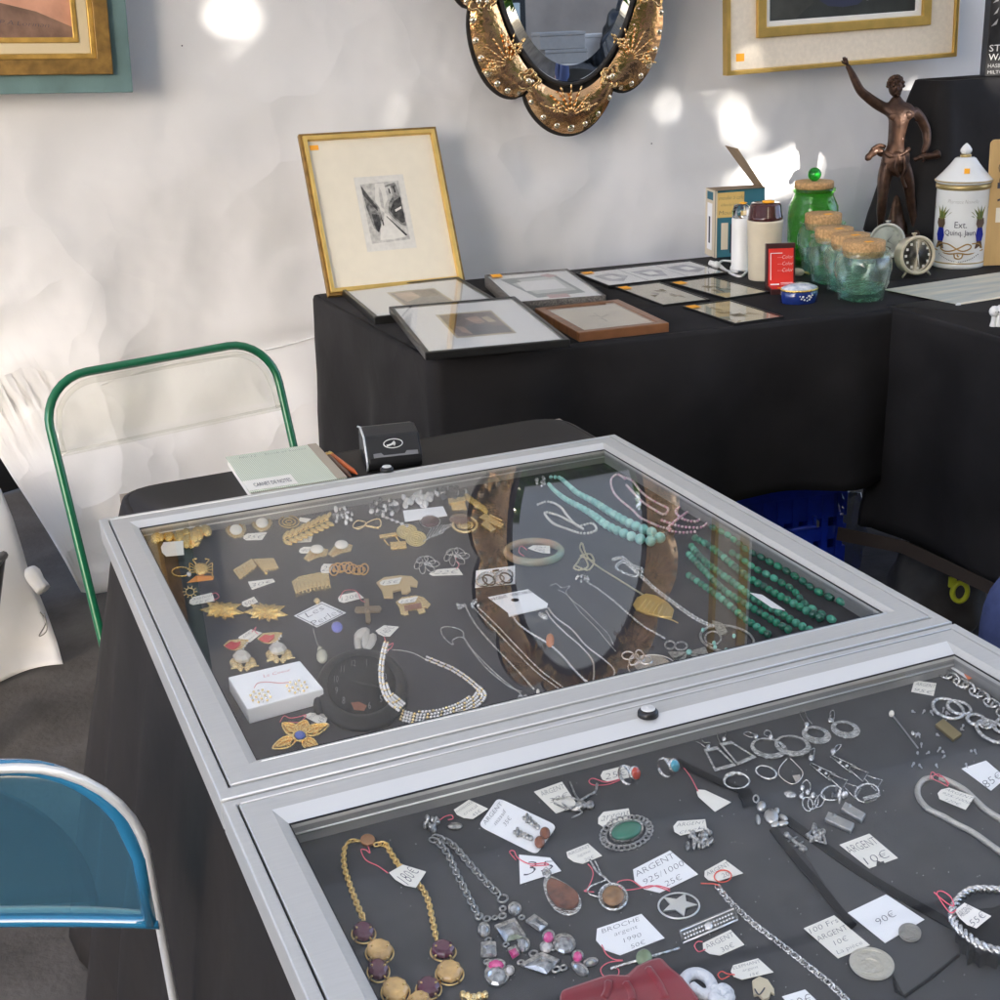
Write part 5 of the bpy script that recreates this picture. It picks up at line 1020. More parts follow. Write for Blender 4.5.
for nm, lab, M, a, b_ in [('pen', 'orange pen lying beside the notebook', mat('orange_pen', (.60, .13, .03), .4), (330, 454), (357, 474)), ('pencil', 'brown pencil lying against the notebook spine', mat('brown_pencil', (.16, .08, .05), .5), (327, 455), (351, 477))]:
    A, B = on_z(*a, ZT+.006), on_z(*b_, ZT+.006); mb = MB(); mb.tube([A, A.lerp(B, .85), B], [.0040, .0040, .0012], 8); t = thing(nm, lab, nm, A-UP*.006); mb.build('barrel', M, t); mb = MB(); mb.tube([A.lerp(B, -.02), A.lerp(B, .08)], .0044, 8); mb.build('cap', BRG, t)
# card terminal, its sloping face toward the camera
bl_, br_ = on_z(368, 472, ZT), on_z(423, 466, ZT); X = (br_-bl_).normalized(); Y = V((-X.y, X.x, 0)); Wd = (br_-bl_).length
t = thing('card_terminal', 'small black card payment terminal standing behind the rear display case', 'card reader', (bl_+br_)/2)
s = psize(bl_); H1 = upright((368, 472), (366, 433)); 
pf = [(.0, .0), (-.006, .012), (-.004, .022), (.018, .052), (.055, .058), (.085, .050), (.090, .010), (.085, 0)]
pf = [(y, z*H1*.86/.056) for y, z in pf]
b = MB(); b.prism([bl_+Y*y+UP*z for y, z in pf], X*Wd); b.build('body', mat('terminal_black', (.014, .014, .015), .38, bump=.05, bscale=500), t, bevel=.004)
b = MB(); b.tube([bl_-X*.0005+Y*y+UP*z for y, z in pf[:6]], .0016, 6); b.build('silver_edge', ALUB, t)
def tf(u, v, o=.0006):  # on the sloping front
    a, c_ = V((0, 0, 0))+bl_+Y*pf[2][0]+UP*pf[2][1], bl_+Y*pf[3][0]+UP*pf[3][1]; n = X.cross((c_-a).normalized()); return a.lerp(c_, v)+X*(Wd*u)+n*o
nf = X.cross((tf(0, 1, 0)-tf(0, 0, 0)).normalized())
b = MB(); b.prism([tf(.12, .02), tf(.92, .02), tf(.92, .20), tf(.72, .22), (tf(.68, .10)), tf(.30, .10), tf(.26, .22), tf(.12, .20)], nf*.001); b.build('card_slot', mat('slot_grey', (.16, .16, .17), .4), t)
b = MB(); b.tube([tf(.5+.17*math.cos(a), .60+.20*math.sin(a)) for a in [i*PI/14 for i in range(28)]], .0007, 5, True)
for k, r in enumerate((.05, .08, .11)): b.tube([tf(.46+r*math.cos(a)*.7, .60+r*1.3*math.sin(a)) for a in [-.8+i*.2 for i in range(9)]], .0006, 5)
b.tube([tf(.38, .52), tf(.45, .55), tf(.52, .62)], .0016, 5); b.build('contactless_symbol', WPL, t)

# ---------------------------------------------------------------- jewellery helpers (pixel outlines taken down to the velvet)
def W(px, py, z=VZ): return on_z(px, py, z)
def fr(px, py, z=VZ):
    p = W(px, py, z); return p, (W(px+1, py, z)-p), (W(px, py-1, z)-p)
def J(name, label, cat, px, py, group=None, z=VZ): return thing(name, label, cat, W(px, py, z), group)
def plate(mb, pts, z0, h, m=0):
    mb.prism([W(x, y, VZ+z0) for x, y in pts], UP*h, m); return mb
def blob(mb, px, py, a, b, h, m=0, z0=0, rot=0, n=10, k=6):
    p, ex, ey = fr(px, py, VZ+z0+h); c, s = math.cos(rot), math.sin(rot); A = ex*a*c+ey*a*s; B = -ex*b*s+ey*b*c
    mb.ball(p, 1, 1, h, A, B, UP, n, k, m); return mb
def loop_(px, py, a, b, rot=0, n=28, a0=0, a1=2*PI):
    c, s = math.cos(rot), math.sin(rot); full = abs(a1-a0-2*PI) < 1e-6
    return [(px+a*math.cos(t)*c+b*math.sin(t)*s, py+a*math.cos(t)*s*-1+b*math.sin(t)*c*1) for t in [a0+(a1-a0)*i/(n if full else n-1) for i in range(n)]]
def pts3(pts, z): return [W(x, y, VZ+(z(i/(max(1, len(pts)-1))) if callable(z) else z)) for i, (x, y) in enumerate(pts)]
def wire(mb, pts, r, z=None, closed=False, sm=6, m=0, n=6):
    P = [V((x, y, 0)) for x, y in pts]; P = spline(P, sm, closed) if sm else P
    mb.tube(pts3([(p.x, p.y) for p in P], r if z is None else z), r, n, closed, m); return mb
def links(mb, pts, r, pitch, z=.0012, m=0, closed=False):
    """chain of interlocked oval links along a pixel path"""
    P = pts3([(p.x, p.y) for p in spline([V((x, y, 0)) for x, y in pts], 10, closed)], z); P = resample(P, pitch)
    for i in range(len(P)-1):
        a, b = P[i], P[i+1]; d = (b-a).normalized(); s = UP.cross(d).normalized(); u = UP if i % 2 else s; u = (u+(s if i % 2 else UP)*.35).normalized(); c = (a+b)/2
        mb.tube([c+d*(pitch*.78*math.cos(t))+u*(pitch*.46*math.sin(t)) for t in [k*PI/5 for k in range(10)]], r, 4, True, m)
    return mb
def rope(mb, pts, r, z=None, m=0, step=None):
    """fine twisted or beaded chain"""
    P = pts3([(p.x, p.y) for p in spline([V((x, y, 0)) for x, y in pts], 10)], r if z is None else z); st = step or r*1.5; P = resample(P, st)
    if len(P) > 2: mb.tube(P, [r*(1.0 if i % 2 else .62) for i in range(len(P))], 5, m=m)
    return mb
def beads(mb, pts, r0, r1, m=0, gap=1.12, ov=1.0, n=9, k=6, z0=0):
    P = pts3([(p.x, p.y) for p in spline([V((x, y, 0)) for x, y in pts], 14)], 0); L = sum((b-a).length for a, b in zip(P, P[1:])); d = 0; i = 0; acc = 0
    tgt = 0; cum = [0]
    for a, b in zip(P, P[1:]): cum.append(cum[-1]+(b-a).length)
    cnt = 0
    while tgt < L:
        u = tgt/L; r = r0+(r1-r0)*u
        while i < len(P)-2 and cum[i+1] < tgt: i += 1
        a, b = P[i], P[i+1]; p = a.lerp(b, min(1, (tgt-cum[i])/max(1e-9, cum[i+1]-cum[i]))); dd = (b-a).normalized() if (b-a).length else V((1, 0, 0)); s = UP.cross(dd)
        mm = m(cnt) if callable(m) else m
        mb.ball(p+UP*(r+z0), r*ov, r, r, dd, s, UP, n, k, mm); tgt += 2*r*ov*gap; cnt += 1
    return mb
def ptag(parent, quad, lines, z0=.0015, clip=True, string=None, ink=None, paper=None, name='price_tag', smat=None, notch=None, sh=.3):
    """paper tag on its string; quad TL TR BR BL in reading order, clipped at the left end"""
    TL, TR, BR, BL = [V((x, y, 0)) for x, y in quad]
    if clip: ol = [TL.lerp(TR, .16), TR, BR, BL.lerp(BR, .16), BL.lerp(BR, .0).lerp(TL, .32), TL.lerp(BL, .32)]
    else: ol = [TL, TR, BR, BL]
    mb = MB(); plate(mb, [(p.x, p.y) for p in ol], z0, .0004); o = mb.build(name, paper or PAPER, parent)
    if lines:
        q3 = [W(p.x, p.y, VZ+z0+.0004) for p in (TL.lerp(TR, .1), TR, BR, BL.lerp(BR, .1))]; write('handwriting', lines, q3, ink or INK, o, UP, .0002, sh)
    if string: mb = MB(); wire(mb, string, .00045, z0+.0010); mb.build('tag_string', smat or PINK, o)
    return o
def card(label, quad, lines, z0=.0004, name='price_card', cat='price card', paper=None, ink=None, rnd=False, h=.0005, group=None, sh=.3, inset=.0):
    cx = sum(p[0] for p in quad)/4; cy = sum(p[1] for p in quad)/4; t = J(name, label, cat, cx, cy, group)
    V4 = [V((x, y, 0)) for x, y in quad]
    if rnd:
        ol = []
        for i in range(4):
            p, c, n2 = V4[i-1], V4[i], V4[(i+1) % 4]; a = c.lerp(p, .13); b = c.lerp(n2, .13)
            for k in range(5): u = k/4; ol.append(a*(1-u)**2+c*2*u*(1-u)+b*u*u)
    else: ol = V4
    mb = MB(); plate(mb, [(p.x, p.y) for p in ol], z0, h); mb.build('card', paper or WPAPER, t)
    if lines:
        TL, TR, BR, BL = V4; q3 = [W(p.x, p.y, VZ+z0+h) for p in V4]; write('handwriting', lines, q3, ink or INK, t, UP, .0002, sh)
    return t
def stone(t, px, py, a, b, h, M, name='stone', z0=0, rot=0, facet=False):
    mb = MB()
    if facet:
        p, ex, ey = fr(px, py, VZ+z0); mb.lathe(p, [(1, 0), (1.0, h*.5), (.62, h), (0, h)], 8, X=ex*a, Y=ey*b, smooth=False)
    else: blob(mb, px, py, a, b, h/2, 0, z0, rot, 16, 10)
    return mb.build(name, M, t)

exec_order = 0
# ================================================================= rear case: gold, pearls, beads
rnd = random.Random(11)
def cluster(t, name, cx, cy, rx, ry, n, sz, M, h=.004, metal=None, seed=0):
    r = random.Random(seed); mb = MB()
    for i in range(n):
        a = r.uniform(0, 2*PI); q_ = math.sqrt(r.random()); s_ = sz*r.uniform(.7, 1.25); blob(mb, cx+rx*q_*math.cos(a), cy+ry*q_*math.sin(a), s_, s_*.8, h*r.uniform(.5, .9), r.randint(0, 1) if isinstance(M, list) else 0, r.uniform(0, h*.6), r.uniform(0, 3), 8, 5)
    return mb.build(name, M, t)
# 1 lump brooch and its blank tag
t = J('brooch', 'chunky gold brooch cluster half under a blank tag, nearest the rear left corner', 'brooch', 182, 540)
cluster(t, 'gold_nuggets', 178, 538, 22, 7, 22, 6, GOLD, .006, seed=1); cluster(t, 'gold_nuggets', 200, 535, 9, 7, 9, 6, GOLD, .007, seed=2)
ptag(t, [(160, 543), (183, 541), (184, 555), (163, 557)], None, .012)
for x, y, a, b in [(236, 530.5, 10.5, 8.5), (262, 523.5, 10.5, 8.5)]:
    t = J('clip_earring', 'round gold clip earring with a white centre, ' + ('left' if x < 250 else 'right') + ' of the round pair', 'earring', x, y)
    mb = MB(); plate(mb, loop_(x, y, a, b), .0, .002); wire(mb, loop_(x, y, a*.85, b*.85), .0010, .003, True, 1); mb.build('setting', PALEGOLD, t); stone(t, x, y-.8, a*.6, b*.58, .006, mat('white_enamel', (.75, .72, .64), .3), 'white_centre', .001)
    if x < 250: ptag(t, [(244, 534), (267, 532.5), (262, 540), (243, 540.5)], ['35€'], .001)
t = J('brooch', 'gold branch brooch with leaves and two paper tags, at the rear of the rear case', 'brooch', 305, 529)
mb = MB()
wire(mb, [(283, 541), (300, 533), (315, 526), (329, 520)], .0014, .003)
for i in range(9):
    u = i/8; x, y = 285+42*u, 540-19*u
    blob(mb, x+1, y-5+rnd.uniform(-1, 1), 5.5, 2.3, .0018, 0, .002, .9); blob(mb, x+3, y+3, 5, 2.2, .0018, 0, .002, -.3)
mb.build('gold_leaves', GOLD, t); ptag(t, [(298, 536), (313, 535), (311, 542), (296, 543)], ['20€'], .001, False)
t = J('brooch', 'gold scroll brooch above the branch brooch, with a small tag', 'brooch', 290, 522)
mb = MB()
for a, b in [(10, 6), (6.5, 3.8), (3, 1.8)]: wire(mb, loop_(289, 522, a, b), .0011, .002, True, 1)
mb.build('gold_rings', GOLD, t); ptag(t, [(300, 517.5), (311, 519), (307, 523), (298, 521)], None, .001, False)
# white topped gold earrings
for x, y in [(316.5, 554), (341, 549.5)]:
    t = J('clip_earring', 'gold fan clip earring with a white pearl top, ' + ('left one beside its tag' if x < 330 else 'right one of the pair'), 'earring', x, y)
    mb = MB(); plate(mb, [(x-13, y+6), (x-6, y-3), (x+2, y-6), (x+12, y-3), (x+10, y+3), (x, y+5), (x-8, y+9)], 0, .0022); [wire(mb, [(x-11+k*4, y+6-k*1.4), (x-3+k*2, y-2-k*.4)], .0008, .003) for k in range(5)]; mb.build('gold_fan', PALEGOLD, t, bevel=.0006); stone(t, x+.5, y-5, 7, 4.2, .006, PEARL, 'pearl', .003)
    if x < 330: ptag(t, [(301, 547), (318, 547), (315, 553), (298, 553.5)], ['40€'], .001)
# ring and crab on orange card
t = J('ring', 'narrow gold ring with a bright stone, beside the crab brooch', 'ring', 181, 572)
mb = MB(); wire(mb, loop_(181, 572, 9, 4.6), .0013, lambda u: .0025+.002*math.sin(u*6.28), True, 1); mb.build('band', GOLD, t); stone(t, 189, 574, 2.6, 2, .005, STRASS, 'stone', .003)
t = J('brooch', 'gold crab brooch with an orange tag under it', 'brooch', 201, 569)
mb = MB(); blob(mb, 201, 569, 8, 6, .0035)
for i in range(4):
    for sg in (-1, 1): wire(mb, [(201+sg*6, 569-2+i*1.8), (201+sg*11, 563+i*3.4), (201+sg*11.5, 567+i*3.4)], .0008, .002)
for sg in (-1, 1): wire(mb, [(201+sg*5, 564), (201+sg*8, 560), (201+sg*4, 559)], .0011, .003)
mb.build('crab', GOLD, t); ptag(t, [(196, 576), (214, 576), (213, 580), (187, 583)], None, .0006, False, paper=mat('orange_card', (.80, .28, .03), .6))
for i, pts in enumerate([[(233, 572), (252, 560.5), (257, 568), (240, 581.5)], [(253, 561), (274, 560), (279, 570), (262, 572)]]):
    t = J('clip_earring', 'square textured gold clip earring, ' + ['left one of the pair', 'right one of the pair with a bead under it'][i], 'earring', sum(p[0] for p in pts)/4, sum(p[1] for p in pts)/4)
    mb = MB(); plate(mb, pts, .001, .003); A, B, C_, D_ = [V((x, y, 0)) for x, y in pts]
    for k in range(1, 6): u = k/6; p, q_ = A.lerp(B, u), D_.lerp(C_, u); wire(mb, [(p.x, p.y), (q_.x, q_.y)], .0006, .0043, sm=0)
    mb.build('gold_plate', PALEGOLD, t, bevel=.0008)
    if i: mb = MB(); blob(mb, 266, 573.5, 2, 1.6, .0016); mb.build('bead', GOLD, t)
card('small hand written tag under the square gold earrings', [(248, 582), (273, 579), (275, 582), (252, 590)], ['30€'], name='price_tag', cat='price tag', paper=PAPER)
t = J('brooch', 'knotted gold filigree brooch beside its small tag', 'brooch', 348, 568)
mb = MB()
for k in range(7):
    x = 334+k*5; y = 570-2.2*math.sin(k*.9)-k*.4; wire(mb, loop_(x, y, 4.2, 5.5, k), .0010, .002+.0005*(k % 2), True, 1); blob(mb, x, y, 2, 2, .002)
mb.build('gold_knots', mat('red_gold', (.80, .46, .14), .3, 1, bump=.2, bscale=300), t); ptag(t, [(322, 564), (334, 564), (330, 573), (320, 573.5)], ['25'], .001)
t = J('cuff', 'wide curved pale gold cuff with diagonal pattern', 'bracelet', 311, 587)
mb = MB(); top = [(292, 586), (299, 581), (308, 579), (319, 577), (329, 578)]; bt = [(331, 590), (320, 591), (310, 593), (301, 596), (296, 598)]
plate(mb, top+bt, .001, .006)
for k in range(9): wire(mb, [(296+k*4.0, 584-k*.7), (299+k*3.9, 594-k*.8)], .0008, .0074, sm=0)
mb.build('band', PALEGOLD, t, bevel=.0015)
t = J('pendant', 'small gold sun pendant at the left, on a pink string with a tag', 'pendant', 190, 592)
mb = MB(); wire(mb, loop_(190, 592, 4.2, 3.6), .0009, .0015, True, 1); [wire(mb, [(190+4.6*math.cos(a), 592+3.9*math.sin(a)), (190+7.5*math.cos(a), 592+6.3*math.sin(a))], .0008, .0015, sm=0) for a in [k*PI/5 for k in range(10)]]; mb.build('sun', PALEGOLD, t)
ptag(t, [(190, 598), (212, 593), (215, 601), (189, 606)], ['Soleil', '15€'], .002, string=[(212, 594), (216, 593), (219, 597), (214, 600)])
def leafbrooch(cx, cy, w, lab, sg, tagq=None):
    t = J('brooch', lab, 'brooch', cx, cy); mb = MB()
    for k, (a, L) in enumerate([(180, 1.0), (150, .8), (205, .75), (235, .55), (120, .55), (20, .9), (-10, 1.0), (45, .6), (-40, .7), (-75, .55), (90, .45)]):
        an = math.radians(a); ex, ey = math.cos(an)*w*L*.5, -math.sin(an)*w*L*.42; nx, ny = -ey, ex*.6; l = math.hypot(nx, ny) or 1; nx, ny = nx/l*3.4, ny/l*3.4
        P0 = W(cx, cy, VZ+.003); T = W(cx+ex, cy+ey, VZ+.001); M1 = W(cx+ex*.55+nx, cy+ey*.55+ny, VZ+.0015); M2 = W(cx+ex*.55-nx, cy+ey*.55-ny, VZ+.0015); R_ = W(cx+ex*.55, cy+ey*.55, VZ+.0045)
        b = len(mb.v); mb.add([P0, M1, T, M2, R_], [(0, 4, 1), (4, 2, 1), (0, 3, 4), (4, 3, 2)], 0, False)
    o = mb.build('gold_leaf', GOLD, t); solid(o, .0006)
    if tagq: ptag(t, tagq, ['50€'], .0006)
    return t
leafbrooch(222, 610, 46, 'large gold leaf brooch, left of the two lying tip to tip', 1)
leafbrooch(266, 612, 46, 'large gold leaf brooch, right of the two, with a tag behind it', 1, [(240, 603), (254, 597), (258, 602), (246, 608)])
for i, (x, y) in enumerate([(235, 646), (269, 639)]):
    t = J('clip_earring', ['gold clip earring with a red enamel heart, left of the pair', 'gold clip earring with a red enamel heart, right of the pair with its tag'][i], 'earring', x, y)
    mb = MB(); plate(mb, [(x-12, y+1), (x-6, y-4.5), (x+6, y-5.5), (x+14, y-5), (x+10, y+3), (x+1, y+6), (x-6, y+5)], 0, .0022); mb.build('gold_back', PALEGOLD, t, bevel=.0008)
    mb = MB(); p = [W(px_, py_, VZ+.0024) for px_, py_ in [(x-10.5, y+1), (x-4, y-3.5), (x+1, y-2.2), (x+6, y-3.6), (x+4.5, y), (x-1, y+3.8), (x-5, y+3.6)]]; mb.prism(p, UP*.002); mb.build('red_heart', mat('red_enamel', (.62, .03, .04), .15, coat=.5), t, bevel=.0009)
    mb = MB(); [blob(mb, x+12-k*1.8, y-3+k*2.6, 1.1, 1, .0012, 0, .002) for k in range(4)]; mb.build('strass', STRASS, t)
    if i: ptag(t, [(236, 639), (251, 629.5), (262, 633), (248, 644)], ['60€', 'paire'], .0006, string=[(252, 632), (256, 627), (255, 631), (258, 634)])
for i, (x, y) in enumerate([(243, 661), (279, 653)]):
    t = J('clip_earring', ['gold flower clip earring with a clear stone, left one beside the white box', 'gold flower clip earring with a clear stone, right one beside the white box'][i], 'earring', x, y)
    mb = MB(); [blob(mb, x+10*math.cos(a), y+4.6*math.sin(a)+2, 4.6, 3.4, .0022, 0, 0, a) for a in [k*PI/4+.3 for k in range(8)]]; wire(mb, [(x-12, y+8), (x, y+7), (x+16, y+5)], .0014, .002); mb.build('gold_petals', PALEGOLD, t); stone(t, x-1, y-3, 9, 5.4, .006, mat('clear_stone', (.66, .63, .58), .1, .3, spec=1), 'stone', .003, facet=True)
# white box with two pave earrings
top = [(228, 677), (300, 660.5), (323.5, 688.5), (247.5, 709)]
t = J('gift_box', 'small white box carrying two earrings and red writing, at the left of the rear case', 'box', 275, 690); hB = .0165
P4 = [on_z(x, y, VZ+hB) for x, y in top]; mb = MB(); mb.prism([p-UP*hB for p in P4], UP*hB); mb.build('box_body', WPAPER, t, bevel=.0012)
write('handwriting', ['Le Coeur'], [P4[0].lerp(P4[1], a).lerp(P4[3].lerp(P4[2], a), v) for a, v in ((.42, .14), (.80, .14), (.80, .30), (.42, .30))], INKR, t, UP, .0004)
mb = MB(); mb.tube(spline([on_z(x, y, VZ+hB+.0006) for x, y in [(254, 688), (258, 683), (268, 682), (280, 683), (290, 682)]], 5), .0003, 4); mb.build('red_thread', mat('thread_red', (.6, .15, .12), .8), t)
for i, (x, y, r) in enumerate([(260.5, 696, .25), (297, 686.5, .25)]):
    e_ = J('stud_earring', ['leaf shaped strass stud on the white box, nearer the left edge', 'leaf shaped strass stud on the white box, nearer the right edge'][i], 'earring', x, y, z=VZ+hB); mb = MB()
    for a in range(-2, 3):
        for b_ in range(-2, 3):
            if abs(a)+abs(b_) < 4: dx = a*4.4+b_*1.2; dy = b_*2.6-a*.9; c_ = on_z(x+dx, y+dy, VZ+hB+.0012); mb.ball(c_, .0014, .0014, .0012, n=7, k=4, m=(a+b_) % 2)
    mb.build('pave', [STRASS, PALEGOLD], e_)
# flower brooch with blue stone
t = J('brooch', 'gold filigree flower brooch with a blue stone, in front of the white box', 'brooch', 299, 736)
mb = MB(); cx, cy = 300, 736
for k, (dx, dy) in enumerate([(-19, 9), (13, 11), (20, -8), (-12, -9), (0, -12)]):
    if k == 4: dx, dy = 4, -11
    l = math.hypot(dx, dy); nx, ny = -dy/l, dx/l; w_p = 7.5
    pet = [(cx+dx*.25, cy+dy*.25), (cx+dx*.7+nx*w_p, cy+dy*.7+ny*w_p*.7), (cx+dx*1.45, cy+dy*1.4), (cx+dx*.7-nx*w_p, cy+dy*.7-ny*w_p*.7)]
    plate(mb, pet, .001, .0015); wire(mb, pet, .0011, .0028, True, 4); wire(mb, [(cx+dx*.4, cy+dy*.4), (cx+dx*.8+nx*3, cy+dy*.8+ny*2), (cx+dx*1.2, cy+dy*1.15), (cx+dx*.8-nx*3, cy+dy*.8-ny*2)], .0007, .0032, True, 4)
mb.build('filigree_petal', GOLD, t); mb = MB(); wire(mb, loop_(cx, cy, 7, 5), .0012, .004, True, 1); mb.build('setting', GOLD, t); stone(t, cx, cy-1, 5.6, 4, .005, mat('blue_stone', (.05, .10, .42), .12, coat=.5), 'blue_stone', .003)
ptag(t, [(303, 716), (310, 713), (329, 714.5), (324, 727)], ['broche', '45€'], .001, False, string=[(280, 722), (284, 716), (290, 718), (298, 717), (306, 715), (300, 722), (288, 722)])
# bordered card, pearl drop, blue bead
t = card('white hand written card with an ornate black border', [(294, 616), (322, 602), (346, 613), (317, 627.5)], ['Les', 'Perles'])
mb = MB()
V4 = [V((x, y, 0)) for x, y in [(294, 616), (322, 602), (346, 613), (317, 627.5)]]; ce = sum(V4, V((0, 0, 0)))/4; V5 = [ce+(v-ce)*.88 for v in V4]; wire(mb, [(v.x, v.y) for v in V5], .0004, .0011, True, 0); mb.build('border', INK, t)
t = J('pendant', 'pale pearl drop hanging from a thin wire with a gold cap', 'pendant', 321, 655)
mb = MB(); wire(mb, [(313, 628), (316, 640), (319, 648)], .0005, .001); mb.build('wire', SILVER, t); mb = MB(); p, ex, ey = fr(322, 655, VZ+.003); blob(mb, 322, 656, 6, 7, .0042); blob(mb, 320, 650, 3, 4, .0025); mb.build('pearl', mat('green_pearl', (.52, .50, .38), .15, coat=.6), t)
t = J('stud_earring', 'single small gold stud above the bordered card', 'earring', 317, 601); mb = MB(); blob(mb, 317, 601, 3.6, 2.6, .0025); mb.build('bead', PALEGOLD, t)
t = J('bead', 'violet blue glass bead beside the bordered card', 'bead', 337, 627); mb = MB(); blob(mb, 337, 627, 6, 5, .004, n=14, k=9); mb.build('glass_bead', mat('violet_glass', (.16, .17, .55), .08, coat=.8), t)
t = J('brooch', 'pale grey cicada brooch with folded wings', 'brooch', 366, 640); mb = MB(); blob(mb, 362, 634, 9, 5, .004, 0, 0, .5); blob(mb, 358, 643, 4, 11, .0025, 0, .001, .1); blob(mb, 370, 642, 5.5, 10, .003, 0, .002, -.55); blob(mb, 366, 640, 4, 9, .004, 0, .002, -.2); [wire(mb, [(357+k*4, 645), (356+k*4.5, 653)], .0005, .001) for k in range(4)]; mb.build('cicada', mat('bone_enamel', (.55, .52, .47), .35, .2, bump=.2), t)
# rhinestone collar
t = J('necklace', 'rhinestone collar necklace with a fringe, its clasp tied with pink string', 'necklace', 430, 700)
mb = MB()
def crow(off, z0, pts, r=.0017):
    P = [V((x, y, 0)) for x, y in pts]; P = spline(P, 4); Q = []
    for i_, p in enumerate(P): d_ = (P[min(i_+1, len(P)-1)]-P[max(0, i_-1)]).normalized(); Q.append((p.x-d_.y*off, p.y+d_.x*off))
    beads(mb, Q, r, r, lambda k_: 0 if k_ % 4 else 1, 1.0, n=6, k=4, z0=z0)
lft = [(387, 653), (384, 664), (382, 680), (383, 696), (389, 711), (401, 721)]; btm = [(401, 721), (420, 725), (441, 723), (462, 716), (477, 707), (484, 698), (478, 690)]; rgt = [(478, 690), (466, 680), (452, 671), (438, 665), (426, 660)]
for off in (-1.5, 1.5): crow(off, .0105, lft); crow(off, .0012, btm); crow(off, .0012, rgt, .0013)
crow(-4.6, .0012, btm[:-1]); crow(-7.6, .0012, btm[:-1]); crow(-10.4, .0012, btm[1:-2]); crow(-4.6, .0105, lft[3:]); crow(-7.4, .0105, lft[4:])
mb.build('strass_rows', [STRASS, PALEGOLD], t)
mb = MB(); rope(mb, [(426, 660), (415, 654), (404, 651), (392, 650)], .0009); wire(mb, [(386, 654), (388, 650), (384, 648)], .001); mb.build('clasp_chain', SILVER, t)
ptag(t, [(374, 632), (384, 625.5), (399, 627), (388, 638.5)], ['140€'], .004, string=[(384, 637), (388, 645), (393, 643), (391, 648), (386, 650), (389, 644)])
# black round clock
t = J('alarm_clock', 'round black alarm clock lying in the rear case beside the white box', 'alarm clock', 362, 690)
p, ex, ey = fr(362, 692, VZ); A = ex*46; B = ey*40; BKC = mat('black_clock_case', (.006, .006, .007), .45, spec=.25)
mb = MB(); mb.lathe(p, [(.96, 0), (1, .003), (1, .0065), (.93, .0095), (.84, .0105), (.76, .0102), (.745, .0090)], 44, X=A, Y=B); mb.build('case', BKC, t)
mb = MB(); mb.lathe(p, [(.75, .0092), (0, .0093)], 40, X=A, Y=B); d = mb.build('dial', mat('charcoal_dial', (.012, .012, .014), .7, spec=.1), t)
mb = MB(); cxp, cyp = W(362, 692), None
for k, nm in enumerate(['12', '1', '2', '3', '4', '5', '6', '7', '8', '9', '10', '11']):
    a = math.radians(30*k-18); c_ = p+A*(.56*math.sin(a))+B*(.56*math.cos(a))+UP*.0096; uv, fs, asp = text_mesh(nm); w_ = .11*asp*(.9 if len(nm) < 2 else .8)
    mb.add([c_+A*((u-.5)*w_)+B*((v-.5)*.17) for u, v in uv], fs, 0, False)
mb.build('numerals', mat('dim_numeral', (.17, .17, .175), .6), d)
for a, L in [(104, .52), (-74, .30)]:
    a = math.radians(a); mb = MB(); dv = A*math.sin(a)+B*math.cos(a); sv_ = A*math.cos(a)-B*math.sin(a); mb.prism([p+UP*.0098-sv_*.035, p+UP*.0098+sv_*.035, p+UP*.0098+dv*L], UP*.0004); mb.build('hand', BKC, d)
mb = MB(); plate(mb, [(351, 703), (359, 702), (367, 706), (364, 711), (354, 710)], .0096, .0004); mb.build('orange_patch', mat('dull_orange', (.22, .07, .03), .6), d)
mb = MB(); wire(mb, [(371, 731), (372, 740)], .0007, .004); mb.build('stem', BKC, t)
mb = MB(); c_ = W(318, 666); 
for dx, dy in [(-44, 13), (41, 8)]: blob(mb, 362+dx, 692+dy, 5, 9, .005)
mb.build('lug', BKC, t)
# cross
t = J('pendant', 'small old cross pendant on a pink string with a tag', 'pendant', 367, 612); mb = MB()
plate(mb, [(364, 600), (369, 600), (371, 622), (369.5, 625), (366, 624)], .001, .002); plate(mb, [(354.5, 612), (356, 608), (380, 607), (382, 610), (380, 613), (357, 614)], .0015, .002); blob(mb, 367.5, 610.5, 3, 2.4, .002, 0, .002); mb.build('cross', mat('antique_brass', (.36, .27, .17), .35, 1, bump=.3, bscale=300), t, bevel=.0004)
ptag(t, [(337, 596), (357, 592), (364, 598), (340, 604)], ['120€'], .0025, string=[(340, 598), (344, 591), (353, 590), (358, 593), (361, 600), (365, 602)])
# strass and pearl clusters
def strasscl(lab, cx, cy, rx, ry, n, sz, M, sd): t = J('brooch', lab, 'brooch', cx, cy); cluster(t, 'stone_cluster', cx, cy, rx, ry, n, sz, M, .004, seed=sd); return t
STR2 = [STRASS, mat('dark_strass', (.10, .10, .11), .08, .7, spec=1)]
strasscl('clear rhinestone bow brooch, leftmost of the sparkling ones at the rear', 341, 516, 12, 8.5, 26, 2.6, STR2, 21)
t = strasscl('sparkling rhinestone cluster, left of the round pearl cluster', 384, 507, 16, 8, 34, 2.6, STR2, 22)
t = strasscl('grey pearl cluster brooch at the rear of the rear case', 417, 499, 16, 8.5, 30, 3.6, [mat('grey_pearl', (.60, .60, .60), .15, .3, coat=.6), STRASS], 23)
t = strasscl('rhinestone cluster right of the pearl cluster', 451, 492, 15, 7, 34, 2.6, STR2, 24)
t = J('brooch', 'small gold bow brooch below the rhinestone bow', 'brooch', 367, 524); mb = MB(); [wire(mb, l, .0012, .0022, True, 4) for l in ([(353, 527), (357, 521), (366, 523), (360, 529)], [(367, 523), (379, 519), (380, 527), (368, 527)])]; wire(mb, [(356, 528), (368, 526), (379, 529)], .0012, .0015); mb.build('gold_bow', PALEGOLD, t)
card('blank white card among the rhinestones at the rear', [(403, 511), (443, 506.5), (447.5, 516), (405, 522)], None, .0035)
